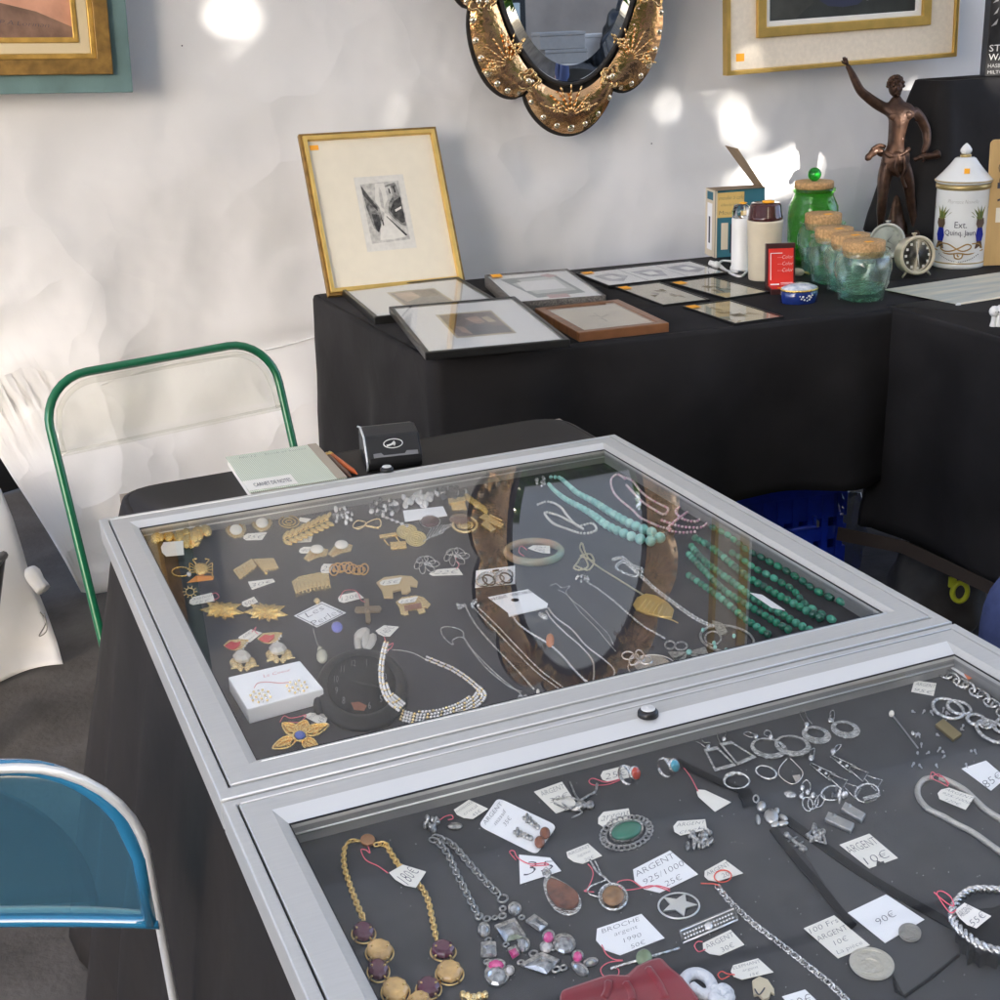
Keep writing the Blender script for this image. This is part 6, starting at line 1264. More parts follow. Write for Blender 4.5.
t = J('pin', 'silver bar pin with a chain, lying beside the gold disc', 'pin', 394, 521); mb = MB(); wire(mb, [(377, 514), (392, 520), (407, 526)], .0013, .002); [blob(mb, 377+k*5, 514+k*2, 2.2, 1.6, .0018) for k in range(7)]; mb.build('bar', SILVER, t)
t = J('brooch', 'flat gold brooch of overlapping ridged discs', 'brooch', 412, 536); mb = MB()
for cx, cy in [(407, 532), (416, 539)]:
    plate(mb, loop_(cx, cy, 10.5, 7.5), .0006+.0012*(cx > 410), .0012); [wire(mb, loop_(cx, cy, 10.5*r, 7.5*r), .0006, .0022+.0012*(cx > 410), True, 1) for r in (.95, .7, .45, .2)]
mb.build('gold_disc', mat('lemon_gold', (.80, .66, .30), .3, 1, bump=.15), t)
t = J('brooch', 'gold buckle shaped brooch left of the ridged discs', 'brooch', 394, 544); mb = MB(); plate(mb, [(390, 544), (406, 543), (407, 550), (391, 551)], .001, .003); plate(mb, [(379, 537), (396, 534), (398, 537), (380, 540)], .001, .003); wire(mb, [(384, 540), (389, 546)], .0014, .002); wire(mb, [(396, 537), (400, 543)], .0014, .002); mb.build('gold_buckle', GOLD, t, bevel=.0006)
t = J('pendant', 'dark red oval locket beside the white card', 'pendant', 430, 521); mb = MB(); blob(mb, 430, 521, 10, 6, .003); mb.build('locket', mat('dark_red_stone', (.10, .03, .03), .15, .2, coat=.6), t); mb = MB(); wire(mb, loop_(430, 521, 10, 6.2), .0009, .0015, True, 1); mb.build('rim', OLDSILVER, t)
t = J('brooch', 'silver leaf brooch with feathered lines beside the gold discs', 'brooch', 436, 532); mb = MB()
for k in range(7): wire(mb, [(424+k*3, 541-k*1.2), (430+k*3.2, 531-k*1.0), (433+k*3, 525)], .0011, .002)
wire(mb, [(423, 542), (438, 533), (452, 526)], .0012, .003); mb.build('silver_leaf', SILVER, t)
for i, (x, y, lab) in enumerate([(457, 505, 'gold clip earring with a green band, rearmost of the gold clips by the mirror reflection'), (476, 504, 'gold and pale clip earring shaped like a shell, behind the round gold clips'), (460, 519, 'gold clip earring with a brown stone, left of the domed gold clip'), (465, 525, 'domed gold clip earring with a dark centre'), (492, 523, 'folded gold clip earring nearest the necklace of turquoise beads')]):
    t = J('clip_earring', lab, 'earring', x, y); mb = MB(); M = [PALEGOLD, GOLD, mat('brown_stone', (.16, .08, .05), .2, coat=.5), PALEGOLD, PALEGOLD][i]
    if i == 0: plate(mb, [(x-9, y-4), (x+8, y-6), (x+9, y-2), (x-8, y+1)], .002, .004); plate(mb, [(x-6, y+1), (x+8, y-1), (x+10, y+6), (x-5, y+7)], .001, .003)
    elif i == 1: [blob(mb, x-8+k*4, y-6+k*2.8, 6, 3, .0025, 0, 0, -.9) for k in range(5)]
    elif i == 2: blob(mb, x, y, 12, 5, .004); 
    elif i == 3: wire(mb, loop_(x, y, 12, 7.5), .0022, .003, True, 1); wire(mb, loop_(x, y, 6, 3.6), .0014, .004, True, 1); blob(mb, x, y, 9, 5, .002)
    else: plate(mb, [(x-13, y-4), (x-7, y-8), (x+12, y+3), (x+9, y+7)], .001, .003); plate(mb, [(x-11, y+3), (x-6, y-1), (x+4, y+8), (x-1, y+10)], .003, .003); wire(mb, [(x-2, y-8), (x+10, y-2)], .0015, .004)
    mb.build('clip', M, t, bevel=.0005)
for i, (x, y) in enumerate([(426, 564), (456, 556)]):
    t = J('brooch', ['openwork silver flower brooch, left of the two with pink string', 'openwork silver flower brooch, right of the two with pink string and tag'][i], 'brooch', x, y); mb = MB()
    for k in range(6): a = k*PI/3; wire(mb, loop_(x+7.5*math.cos(a), y+4.6*math.sin(a), 6, 3, -a*.7), .0007, .002, True, 1)
    blob(mb, x, y, 2.6, 2, .002); mb.build('silver_petals', SILVER, t)
    if i: ptag(t, [(434, 570), (458, 568), (463, 575), (427, 576)], ['22€'], .001, string=[(457, 554), (456, 560), (459, 565), (456, 569)])
t = card('white earring card with black and white hoops, rear of the mirror reflection', [(476, 571), (515, 566), (515, 584), (475, 588)], None, name='earring_card', cat='earring card'); mb = MB(); plate(mb, [(492.5, 570), (499, 569), (499, 571), (492.5, 572)], .0010, .0002); mb.build('slot', BLK, t)
for i, (x, y) in enumerate([(486, 579), (503, 577)]):
    e_ = J('hoop_earring', ['silver and black hoop earring, left one on the white card', 'silver and black hoop earring, right one on the white card'][i], 'earring', x, y); mb = MB(); wire(mb, loop_(x, y, 10, 6.4, .4), .0012, .003, True, 1); wire(mb, loop_(x+3, y+1, 6.6, 4.4, -.5), .0010, .004, True, 1, 1); wire(mb, loop_(x-4, y+2, 5, 3.6, .2), .0010, .003, True, 1); mb.build('hoops', [SILVER, BLK], e_)
DOG = mat('matt_gold', (.66, .50, .26), .45, .7)
t = J('brooch', 'flat gold elephant brooch with a tag on its back', 'brooch', 397, 588); mb = MB(); plate(mb, [(376.5, 584), (384, 579), (400, 577), (412, 578), (418, 583), (417, 588), (410, 587), (411, 592), (407, 595), (402, 595), (401, 591), (393, 593), (393, 599), (384, 599), (382, 592)], .001, .0025); mb.build('elephant', DOG, t, bevel=.0005); ptag(t, [(379, 581), (402, 577.5), (399, 584), (381, 586)], ['15€'], .004)
t = J('brooch', 'gold and white elephant brooch with a brown saddle', 'brooch', 413, 607); mb = MB(); plate(mb, [(395.5, 604), (402, 599), (416, 597), (424, 599), (431, 606), (428, 610), (424, 609), (426, 614), (419, 616), (417, 611), (408, 612), (409, 617), (401, 616), (399, 609)], .001, .0025); mb.build('elephant', PALEGOLD, t, bevel=.0005); mb = MB(); plate(mb, [(404, 606), (421, 603), (422, 608), (405, 611)], .0036, .0006); mb.build('saddle', mat('saddle_enamel', (.22, .08, .05), .3), t); ptag(t, [(398, 600), (418, 596.5), (415, 602), (399, 604.5)], ['15€'], .005)
# card with necklace
t = card('white necklace card with a punched hole and folded lip, two chains running from it', [(488, 597.5), (528, 589.5), (548, 604), (508, 613)], ['ARGENT   VÉRITABLE', '', '', ''], .001, name='necklace_card', cat='necklace card', sh=0)
mb = MB(); plate(mb, [(508, 613), (548, 604), (547, 608), (509, 617)], .0008, .0012); mb.build('folded_lip', WPAPER, t); mb = MB(); plate(mb, loop_(515, 600, 4, 1.7), .0018, .0001); mb.build('hole', BLK, t)
def necklace(lab, paths, M, r, mode='rope', pitch=.003, name='necklace', cat='necklace', zz=None):
    cx = sum(p[0] for p in paths[0])/len(paths[0]); cy = sum(p[1] for p in paths[0])/len(paths[0]); t = J(name, lab, cat, cx, cy)
    for p in paths:
        mb = MB()
        if mode == 'rope': rope(mb, p, r, zz)
        elif mode == 'link': links(mb, p, r, pitch, zz or .0014)
        elif mode == 'wire': wire(mb, p, r, zz)
        mb.build('chain', M, t)
    return t
PSIL = mat('pink_silver', (.80, .74, .69), .26, 1)
t = necklace('thick silver rope necklace running down from the white necklace card', [[(513, 617), (518, 624), (530, 633), (548, 644), (562, 656), (574, 670), (584, 680), (590, 684)]], PSIL, 0.00230)
t = necklace('double silver chain with a small crescent at its start, beside the rope necklace', [[(546, 611), (552, 620), (566, 634), (580, 646), (592, 660), (594, 672), (593, 682)], [(548, 608), (556, 618), (572, 630), (586, 646), (604, 660), (614, 670), (612, 678), (600, 683)]], PSIL, 0.00176)
mb = MB(); blob(mb, 543, 616, 6, 3, .002, rot=-.5); mb.build('crescent', SILVER, t)
t = necklace('fine silver chain with a loose loop and a small flower pendant', [[(442, 635), (441, 629), (446, 627), (455, 628), (463, 632), (464, 638), (470, 648), (486, 668), (508, 686), (522, 692)], [(442, 635), (447, 641), (453, 645), (453, 640), (463, 638), (474, 652), (496, 674), (513, 688), (521, 694)]], SILVER, 0.00108)
mb = MB(); [blob(mb, 523+5*math.cos(a), 700+3.6*math.sin(a), 2.8, 2.2, .0018) for a in [k*PI/3 for k in range(6)]]; blob(mb, 523, 700, 2.4, 2, .003); mb.build('flower_pendant', SILVER, t)
t = necklace('twisted silver chain with a pearl drop, left of its twin', [[(458, 606), (465, 605), (467, 610), (475, 624), (488, 640), (505, 658), (522, 676), (534, 690)]], SILVER, 0.00176); cluster(t, 'clasp', 460, 606, 4, 2, 7, 1.8, SILVER, .002, seed=5); mb = MB(); blob(mb, 538, 692, 2, 3, .002); blob(mb, 545, 698, 4.5, 3.6, .0035); mb.build('pearl_drop', PEARL, t)
t = necklace('double twisted silver chain ending beside the pearl drop', [[(474, 608), (482, 617), (496, 631), (514, 650), (536, 672), (560, 690)], [(477, 607), (486, 615), (500, 629), (518, 648), (541, 671), (565, 689)]], SILVER, 0.00149); cluster(t, 'clasp', 475, 604, 4, 4, 9, 1.8, SILVER, .003, seed=6)
# turquoise beads
TQ = mat('turquoise', (.26, .56, .50), .3, var=.15, scale=120, coat=.2); TQ2 = mat('pale_turquoise', (.36, .64, .57), .3, var=.12, scale=120)
t = J('necklace', 'turquoise round bead necklace growing in size, lying in two rows', 'necklace', 600, 510); mb = MB(); beads(mb, [(551, 479), (560, 480), (568, 487), (578, 496), (594, 505), (610, 516), (628, 527), (643, 534), (655, 539)], .0028, .0072, lambda i: i % 3 == 0, n=12, k=8); beads(mb, [(549, 486), (555, 493), (566, 502), (580, 510), (594, 519), (608, 530), (626, 539), (640, 544), (652, 546), (664, 541)], .0028, .0074, lambda i: i % 4 == 1, n=12, k=8); mb.build('beads', [TQ, TQ2], t); cluster(t, 'clasp', 541, 480, 5, 6, 10, 2.2, SILVER, .003, seed=8)
CRYS = mat('clear_bead', (.72, .70, .64), .08, .35, spec=1)
t = J('necklace', 'heap of small clear crystal beads beside the turquoise necklace', 'necklace', 565, 520); mb = MB(); beads(mb, [(538, 506), (548, 503), (560, 508), (568, 518), (578, 527), (592, 525), (596, 532), (582, 535), (566, 530), (552, 524), (545, 514), (558, 517), (572, 524), (584, 531)], .0021, .0021, n=6, k=4); mb.build('beads', CRYS, t)
PCR = mat('pink_crystal', (.72, .58, .58), .08, .35, spec=1); PC2 = mat('rose_crystal', (.62, .30, .42), .08, .35, spec=1)
t = J('necklace', 'long string of pale pink crystal beads in the rear right of the rear case', 'necklace', 640, 505); mb = MB(); beads(mb, [(625, 480), (617, 476), (611, 482), (614, 494), (622, 503), (632, 511), (640, 519), (650, 524), (662, 529), (672, 531)], .0021, .0021, lambda i: i % 4 == 0, n=6, k=4); beads(mb, [(622, 478), (632, 482), (640, 492), (648, 499), (658, 505), (668, 510), (664, 516), (654, 511), (642, 503), (634, 495), (626, 486)], .0021, .0021, lambda i: i % 5 == 0, n=6, k=4); mb.build('beads', [PCR, PC2], t)
t = J('necklace', 'heap of lilac pink crystal beads against the right rail of the rear case', 'necklace', 688, 522); mb = MB(); beads(mb, [(662, 522), (676, 527), (690, 529), (704, 528), (708, 518), (700, 508), (688, 506), (676, 512), (682, 520), (696, 523), (702, 516), (692, 512), (684, 516), (668, 530), (680, 534), (698, 533)], .0022, .0022, lambda i: i % 2, n=6, k=4); mb.build('beads', [PC2, PCR], t)
# bangle
t = J('bangle', 'jade and amber coloured bangle with a paper tag, over the mirror reflection', 'bangle', 534, 554)
JD = mat('jade', (.20, .34, .25), .2, var=.4, scale=60, coat=.5)
mb = MB(); mb.tube([W(x, y, VZ+.006) for x, y in loop_(534, 552, 27, 10.5)], .0052, 10, True); mb.build('ring', mat('amber_jade', (.40, .18, .08), .2, col2=(.17, .30, .22), scale=14, coat=.5), t); ptag(t, [(527, 549), (533, 545.5), (550, 546), (550, 555)], ['80€'], .014, string=[(527, 550), (521, 546), (519, 552), (524, 556)])
GCH = mat('pale_gold_chain', (.80, .72, .48), .28, 1)
t = necklace('gold snake chain in a loose loop, running down past the gold comb', [[(593, 561), (582, 557), (578, 562), (574, 568), (580, 570), (588, 566), (584, 556), (580, 548), (582, 543), (585, 552), (590, 560), (600, 568), (616, 578), (632, 588), (645, 596)], [(580, 556), (590, 554), (594, 562), (588, 570), (576, 566)]], GCH, 0.00149, 'rope')
t = J('comb', 'gold fan shaped hair comb with a striped pattern', 'hair comb', 654, 606); mb = MB(); plate(mb, [(633, 606), (637, 599), (646, 595), (656, 597), (668, 604), (674, 611), (672, 619), (660, 618), (646, 615), (636, 611)], .001, .0022); [wire(mb, [(638+k*5, 609+k*1.3), (643+k*4.6, 603+k*1.2), (646+k*4.2, 599+k*1.6)], .0008, .0036) for k in range(7)]; wire(mb, [(660, 617), (672, 620), (678, 623)], .0008, .002); mb.build('fan', mat('yellow_gold', (.84, .62, .24), .3, 1), t, bevel=.0005)
t = necklace('silver snake chain leading to a butterfly pendant with turquoise', [[(576, 578), (584, 576), (588, 583), (596, 588), (612, 600), (628, 614), (644, 627), (660, 636), (666, 640)]], SILVER, 0.00216, 'rope'); cluster(t, 'clasp', 582, 578, 7, 4, 10, 1.8, SILVER, .003, seed=12)
mb = MB(); wire(mb, loop_(670, 645, 5, 4), .0011, .0018, True, 1); wire(mb, loop_(681, 646, 6, 4), .0011, .0018, True, 1)
for pts in ([(688, 653), (668, 653), (674, 660)], [(688, 653), (705, 648), (709, 656)], [(688, 653), (676, 664), (684, 662)], [(688, 653), (697, 661), (706, 659)]): plate(mb, pts, .001, .0018)
mb.build('butterfly_pendant', OLDSILVER, t, bevel=.0003); stone(t, 689, 652, 3, 2.4, .004, TQ, 'turquoise_stone', .002)
t = necklace('bulky silver link necklace with an oval pendant set with turquoise dots', [[(613, 560), (622, 558), (632, 566), (642, 570), (638, 577), (626, 574), (616, 568), (624, 562), (636, 572), (645, 580), (656, 590), (672, 602), (690, 615), (706, 624), (716, 628)]], SILVER, 0.00108, 'link', .0042)
mb = MB(); wire(mb, loop_(727, 639, 27, 13, -.15), .0016, .002, True, 1); plate(mb, [(712, 622), (722, 625), (728, 634), (720, 638)], .001, .0025); wire(mb, loop_(713, 638, 8, 6.5), .0009, .0035, True, 1); mb.build('oval_pendant', OLDSILVER, t); mb = MB(); [blob(mb, x, y, 2, 1.6, .0022, 0, .002) for x, y in [(703, 630), (714, 643), (715, 647), (726, 650), (740, 648), (734, 636), (750, 646)]]; mb.build('turquoise_dots', TQ, t)
t = necklace('very fine chain with tiny knots, right of the oval reflection', [[(550, 586), (556, 584), (562, 588), (570, 586), (566, 592), (572, 600), (584, 610), (598, 624), (608, 634), (614, 646)], [(558, 590), (568, 596), (580, 612), (596, 628), (606, 640), (616, 652)]], SILVER, 0.00081)
t = J('pendant', 'round silver medallion pendant with a knotted top at the front rail of the rear case', 'pendant', 648, 664); mb = MB(); plate(mb, loop_(652, 666, 18, 9), .001, .002); wire(mb, loop_(652, 667, 24, 12, 0, 28), .0010, .0015, True, 1); [wire(mb, loop_(628+k*6, 656+(k % 2)*4, 6, 4, k), .0014, .003, True, 1) for k in range(4)]; mb.build('medallion', mat('rose_silver', (.74, .68, .62), .22, 1), t)
t = J('pendant', 'small orange amber drop over the mirror reflection', 'pendant', 550, 640); mb = MB(); blob(mb, 550, 640, 4.6, 7.5, .003); mb.build('amber', mat('amber', (.50, .14, .02), .1, coat=.6), t)
# malachite
MAL = [mat('malachite', (.010, .17, .095), .22, var=.5, scale=90, coat=.4), mat('light_malachite', (.05, .28, .19), .22, var=.3, scale=90, coat=.4), mat('dark_malachite', (.010, .10, .065), .22, var=.5, scale=90, coat=.4)]
Z4 = lambda L: [(650+x/4, 450+y/4) for x, y in L]
def strand(lab, pts, r, ov, sd): t = J('necklace', lab, 'necklace', *Z4(pts)[len(pts)//2]); mb = MB(); rr = random.Random(sd); beads(mb, Z4(pts), r, r*1.1, lambda i: rr.choice([0, 0, 1, 2]), 1.12, ov, 10, 7); mb.build('beads', MAL, t); return t
strand('malachite necklace of long oval beads, nearest the right rail', [(250, 322), (300, 345), (340, 375), (390, 415), (445, 443), (490, 467), (540, 495), (600, 532), (645, 565), (705, 598), (780, 627), (860, 658)], .0042, 1.7, 1)
strand('malachite necklace of oval beads, second from the right rail', [(330, 425), (375, 455), (425, 490), (475, 515), (525, 545), (575, 578), (610, 622), (660, 657), (730, 695)], .0042, 1.55, 2)
t = strand('malachite necklace of round beads, third from the right rail', [(180, 365), (230, 393), (290, 440), (345, 487), (400, 530), (450, 560), (500, 590), (570, 628), (640, 668), (690, 695)], .0046, 1.0, 3)
strand('malachite necklace of round beads, fourth from the right rail', [(165, 398), (215, 455), (270, 500), (340, 550), (400, 597), (450, 630), (520, 668), (590, 712), (640, 738)], .0044, 1.0, 4)
strand('malachite necklace of round beads, second from the oval pendant', [(155, 430), (220, 500), (290, 570), (350, 612), (430, 660), (500, 703), (575, 748)], .0042, 1.0, 5)
strand('malachite necklace of round beads, nearest the oval pendant', [(155, 515), (220, 560), (290, 612), (380, 690), (430, 725), (490, 765)], .0042, 1.0, 6)
card('thin white diamond shaped tag lying across the malachite beads', [(750, 593), (762, 595), (785, 610.5), (772, 608)], None, .0095, name='price_tag', cat='price tag')

# ================================================================= front case: silver
ZA = lambda *L: [(300+x/5, 800+y/5) for x, y in L]
ZB = lambda *L: [(450+x/5, 760+y/5) for x, y in L]
ZC = lambda *L: [(560+x/4.545, 780+y/4.545) for x, y in L]
ZD = lambda *L: [(680+x/4.545, 690+y/4.545) for x, y in L]
ZE = lambda *L: [(780+x/4.545, 780+y/4.545) for x, y in L]
ZF = lambda *L: [(800+x/5, 620+y/5) for x, y in L]
GC = mat('chain_gold', (.80, .58, .24), .28, 1)
t = J('necklace', 'gold chain necklace with purple and amber glass stones, at the left of the front case', 'necklace', 400, 900)
mb = MB(); links(mb, ZA((300, 205), (250, 205), (222, 245), (222, 330), (250, 425), (285, 520), (325, 610)), .00085, .0042, .002); links(mb, ZA((375, 225), (425, 220), (455, 265), (490, 320), (540, 375), (600, 430), (640, 500), (660, 590), (685, 705)), .00085, .0042, .002); mb.build('chain', GC, t)
mb = MB(); x, y = ZA((340, 210))[0]; plate(mb, loop_(x, y, 7.5, 5.5), .001, .003); mb.build('clasp', mat('copper_gold', (.66, .36, .20), .3, 1), t, bevel=.0008)
PUR = mat('purple_glass', (.085, .012, .035), .1, coat=.6, bump=.1); AMB = mat('amber_glass', (.58, .36, .13), .12, var=.35, scale=60, coat=.6, bump=.2)
for i, (px, py, a, b, M) in enumerate([(318, 668, 58, 46, PUR), (398, 762, 68, 54, AMB), (392, 858, 54, 50, PUR), (478, 960, 70, 62, AMB), (716, 758, 62, 44, PUR), (748, 868, 68, 54, AMB), (643, 945, 62, 50, PUR), (600, 1020, 60, 50, AMB)]):
    x, y = ZA((px, py))[0]; mb = MB(); p, ex, ey = fr(x, y, VZ+.001); A, B = ex*a/5, ey*b/5
    mb.lathe(p, [(.94, 0), (1, .002), (.94, .0042), (.66, .0062), (0, .0066)], 9, X=A, Y=B, smooth=False); s_ = mb.build('glass_stone', M, t, bevel=.0008); mb = MB(); [wire(mb, [(x+a/5*1.02*math.cos(q_), y+b/5*1.02*math.sin(q_)), (x+a/5*.8*math.cos(q_), y+b/5*.8*math.sin(q_)-1)], .0008, lambda u: .003+.005*u, sm=0) for q_ in (.8, 2.4, 3.9, 5.5)]; wire(mb, loop_(x, y+.6, a/5*1.03, b/5*1.03), .0007, .002, True, 1); mb.build('claw_setting', GC, s_)
ptag(t, ZA((432, 372), (515, 325), (630, 360), (570, 455))[:4], ['180€'], .004, string=ZA((340, 230), (350, 265), (330, 250), (305, 250), (330, 300), (390, 330), (440, 365)))
t = J('pendant', 'gold leaf shaped pendant at the bottom edge of the photo', 'pendant', 474, 997); mb = MB(); [blob(mb, 474+d, 998-abs(d)*.25, 4, 4, .003) for d in (-11, -5.5, 0, 5.5, 11)]; mb.build('gold_leaf', PALEGOLD, t)
# silver necklace with grey crystals
OS = mat('dark_silver_chain', (.40, .40, .39), .3, 1)
t = J('necklace', 'old silver necklace with grey and pink faceted crystals hanging in a bib', 'necklace', 520, 920)
mb = MB(); links(mb, ZB((-95, 395), (-50, 420), (-5, 480), (40, 580), (90, 680), (135, 765), (150, 800)), .0009, .0050, .002); links(mb, ZB((-80, 380), (-30, 400), (20, 430), (90, 510), (160, 590), (220, 650), (262, 690)), .0009, .0050, .002); mb.build('chain', OS, t)
cluster(t, 'clasp', 432, 824, 8, 7, 18, 2.6, OS, .004, seed=31); mb = MB(); blob(mb, 455, 826, 8, 3.4, .0018); mb.build('oval_plate', OLDSILVER, t)
GCR = mat('grey_crystal', (.15, .155, .16), .05, .5, spec=1, col2=(.58, .59, .60), scale=190); PCQ = mat('pink_stone', (.62, .06, .24), .08, coat=.7); MST = mat('moonstone', (.55, .52, .50), .15, coat=.5)
ZN = lambda *L: [(460+x/6.667, 880+y/6.667) for x, y in L]
def drop(px, py, a, b, M, rot=0):
    x, y = ZN((px, py))[0]; a /= 6.667; b /= 6.667; mb = MB(); plate(mb, loop_(x, y, a, b, rot, 22), .0006, .0024); o = mb.build('setting', OLDSILVER, t, bevel=.0006); p, ex, ey = fr(x, y, VZ+.003); c_, s_ = math.cos(rot), math.sin(rot); A = (ex*c_+ey*s_)*a*.82; B = (ey*c_-ex*s_)*b*.82; mb = MB(); mb.lathe(p, [(1, 0), (.88, .0018), (.5, .0032), (0, .0034)], 9, X=A, Y=B, smooth=False); mb.build('crystal', M, o)
def quad_(pts, M):
    P = [V((*q_, 0)) for q_ in ZN(*pts)]; ce = sum(P, V((0, 0, 0)))/4; mb = MB(); plate(mb, [(p.x, p.y) for p in P], .0006, .0026); o = mb.build('setting', OLDSILVER, t, bevel=.0007); mb = MB(); lo = [W(*((ce+(p-ce)*.84).xy), VZ+.0033) for p in P]; hi = [W(*((ce+(p-ce)*.30).xy), VZ+.0062) for p in P]; mb.add(lo+hi, [(k, (k+1) % 4, (k+1) % 4+4, k+4) for k in range(4)]+[(4, 5, 6, 7)], 0, False)
    for f_ in range(len(mb.f)):
        q_ = mb.f[f_]; nn = (mb.v[q_[1]]-mb.v[q_[0]]).cross(mb.v[q_[2]]-mb.v[q_[0]])
        if nn.z < 0: mb.f[f_] = q_[::-1]
    mb.build('crystal', M, o)
for a_ in [(160, 340, 42, 46, GCR), (240, 570, 66, 32, PCQ), (330, 610, 34, 30, MST), (245, 642, 84, 76, GCR), (365, 200, 46, 42, GCR), (590, 385, 44, 40, PCQ, .5), (575, 455, 44, 34, MST), (695, 435, 78, 66, GCR, -.2), (785, 515, 40, 36, PCQ), (872, 556, 50, 24, GCR, .2), (800, 602, 68, 34, GCR, -.6), (425, 440, 42, 48, GCR)]: drop(*a_)
for p_, M in [([(228, 318), (365, 265), (442, 385), (300, 425)], GCR), ([(140, 430), (240, 425), (248, 520), (138, 525)], GCR), ([(437, 285), (498, 240), (590, 308), (536, 352)], GCR), ([(315, 470), (372, 445), (402, 500), (350, 535)], PCQ), ([(395, 578), (545, 495), (668, 545), (585, 640)], GCR)]: quad_(p_, M)
mb = MB()
for x_, y_, r_ in [(285, 125, 34), (285, 190, 20), (283, 240, 24), (180, 258, 22), (232, 252, 16), (128, 240, 24), (190, 400, 20), (410, 250, 18), (580, 355, 16), (305, 432, 18), (402, 385, 26), (490, 490, 26), (405, 550, 20), (640, 595, 26), (690, 585, 22), (182, 545, 20), (620, 455, 16)]: wire(mb, loop_(*ZN((x_, y_))[0], r_/6.667, r_*.72/6.667, .3, 14), .0009, .0022, True, 1)
mb.build('link', OLDSILVER, t)
ptag(t, ZA((755, 60), (845, 0), (940, 45), (850, 105)), ['noisette', 'cristal', '45€'], .002, string=ZA((690, 110), (720, 85), (755, 75), (765, 92), (740, 100)))
# earring card 35 euro
t = card('white card with two brown drop earrings reading Argent massif 35€', ZB((240, 190), (535, 330), (432, 475), (142, 330)), ['', '', ''], .0006, name='earring_card', cat='earring card', rnd=True)
q4 = ZB((215, 215), (345, 275), (245, 405), (120, 340)); 
q4 = [ZB(p)[0] for p in [(150, 310), (240, 205), (345, 260), (262, 375)]]
write('handwriting', ['ARGENT', 'massif', '35€'], [W(*p, VZ+.0012) for p in q4], INK, t, UP, .0003)
for i, (x0, y0, x1, y1) in enumerate([(385, 290, 475, 365), (338, 360, 448, 410)]):
    a, b = ZB((x0, y0), (x1, y1)); e_ = J('drop_earring', ['silver drop earring with a brown stone on the white card, upper one', 'silver drop earring with a brown stone on the white card, lower one'][i], 'earring', *a); mb = MB(); d = V((b[0]-a[0], b[1]-a[1])); 
    [blob(mb, a[0]+d.x*u, a[1]+d.y*u, 3.2-1.4*abs(u-.4)*2, 2.4, .0018, 0, .001) for u in (0, .15, .3, .45, .6)]; [blob(mb, a[0]+math.cos(q_)*3, a[1]+math.sin(q_)*3, 2, 1.6, .0016, 0, .001) for q_ in (0, 1.6, 3.1, 4.7)]; mb.build('silver_drop', OLDSILVER, e_); stone(e_, b[0], b[1], 5.4, 5.6, .006, mat('brown_agate', (.22, .075, .035), .15, coat=.5), 'brown_stone', .001)
# bird brooch
t = J('brooch', 'silver bird brooch with spread wings lying on a paper tag', 'brooch', 575, 798); mb = MB()
for k in range(6): a, b = ZB((560+k*8, 215+k*6), (650+k*4, 250-k*4)); wire(mb, [a, ((a[0]+b[0])/2, (a[1]+b[1])/2+3-k), b], .0007, .002+.0004*k)
wire(mb, ZB((515, 195), (560, 190), (600, 185), (640, 200)), .0008, .003); wire(mb, ZB((600, 110), (625, 170), (650, 205)), .0009, .003); wire(mb, ZB((650, 205), (690, 180), (725, 160), (735, 120)), .0013, .003); wire(mb, ZB((575, 250), (620, 240), (660, 262), (610, 288)), .0008, .002); wire(mb, ZB((520, 215), (590, 245), (640, 230)), .0008, .0025); blob(mb, *ZB((700, 225))[0], 4.5, 4, .003); blob(mb, *ZB((655, 225))[0], 6, 4, .003); mb.build('bird', OLDSILVER, t); ptag(t, ZB((420, 160), (560, 110), (640, 230), (530, 268)), ['ARGENT', '30€', ''], .0005, False)
# stone rings
for i, (cx, cy, M, lab) in enumerate([(640, 789.5, mat('carnelian', (.42, .055, .03), .12, coat=.7), 'wide silver ring with a red round stone and a tag'), (679, 782, mat('opal_blue', (.02, .10, .16), .06, .3, coat=.8, col2=(.10, .50, .60), scale=40), 'wide silver ring with a shimmering blue stone and a blank tag')]):
    t = J('ring', lab, 'ring', cx, cy); p, ex, ey = fr(cx-9, cy-5, VZ); dv = W(cx, cy)-W(cx-20, cy-8); dv = dv.normalized(); sv_ = UP.cross(dv)
    mb = MB(); c0 = W(cx-13, cy-6)+UP*.0085; R = .0085
    ringv = [(c0+dv*(R*math.cos(a))+UP*(R*math.sin(a)), a) for a in [k*PI/12 for k in range(24)]]
    vs = []
    for c_, a in ringv:
        w2 = .0022+.0042*max(0, math.cos(a-.35))**2
        n_ = (c_-c0).normalized(); vs += [c_-sv_*w2, c_+n_*.0012, c_+sv_*w2, c_-n_*.0006]
    mb.add(vs, [(4*k+j, 4*k+(j+1) % 4, 4*((k+1) % 24)+(j+1) % 4, 4*((k+1) % 24)+j) for k in range(24) for j in range(4)]); mb.build('band', SILVER, t)
    fd = (dv*math.cos(.5)+UP*math.sin(.5)).normalized(); u_ = sv_.cross(fd); mb = MB(); sc3 = c0+fd*.0100; mb.lathe(sc3, [(.0062, -.0025), (.0068, .0006), (.0058, .0012)], 22, X=sv_, Y=u_, Z=fd); mb.build('bezel', SILVER, t); mb = MB(); mb.lathe(sc3, [(.0058, .0006), (.0050, .0022), (.003, .0034), (0, .0038)], 22, X=sv_, Y=u_, Z=fd); mb.build('stone', M, t)
    if i == 0: ptag(t, ZB((745, 62), (865, 32), (912, 85), (770, 115)), ['25€'], .001, string=ZB((850, 100), (790, 122), (720, 125), (695, 108), (715, 92), (780, 110), (850, 95)))
    else: ptag(t, [(700, 788), (731, 802.5), (715, 812), (695, 794)], None, .001, string=[(675, 772), (668, 766), (672, 761), (680, 764), (690, 776), (698, 791)])
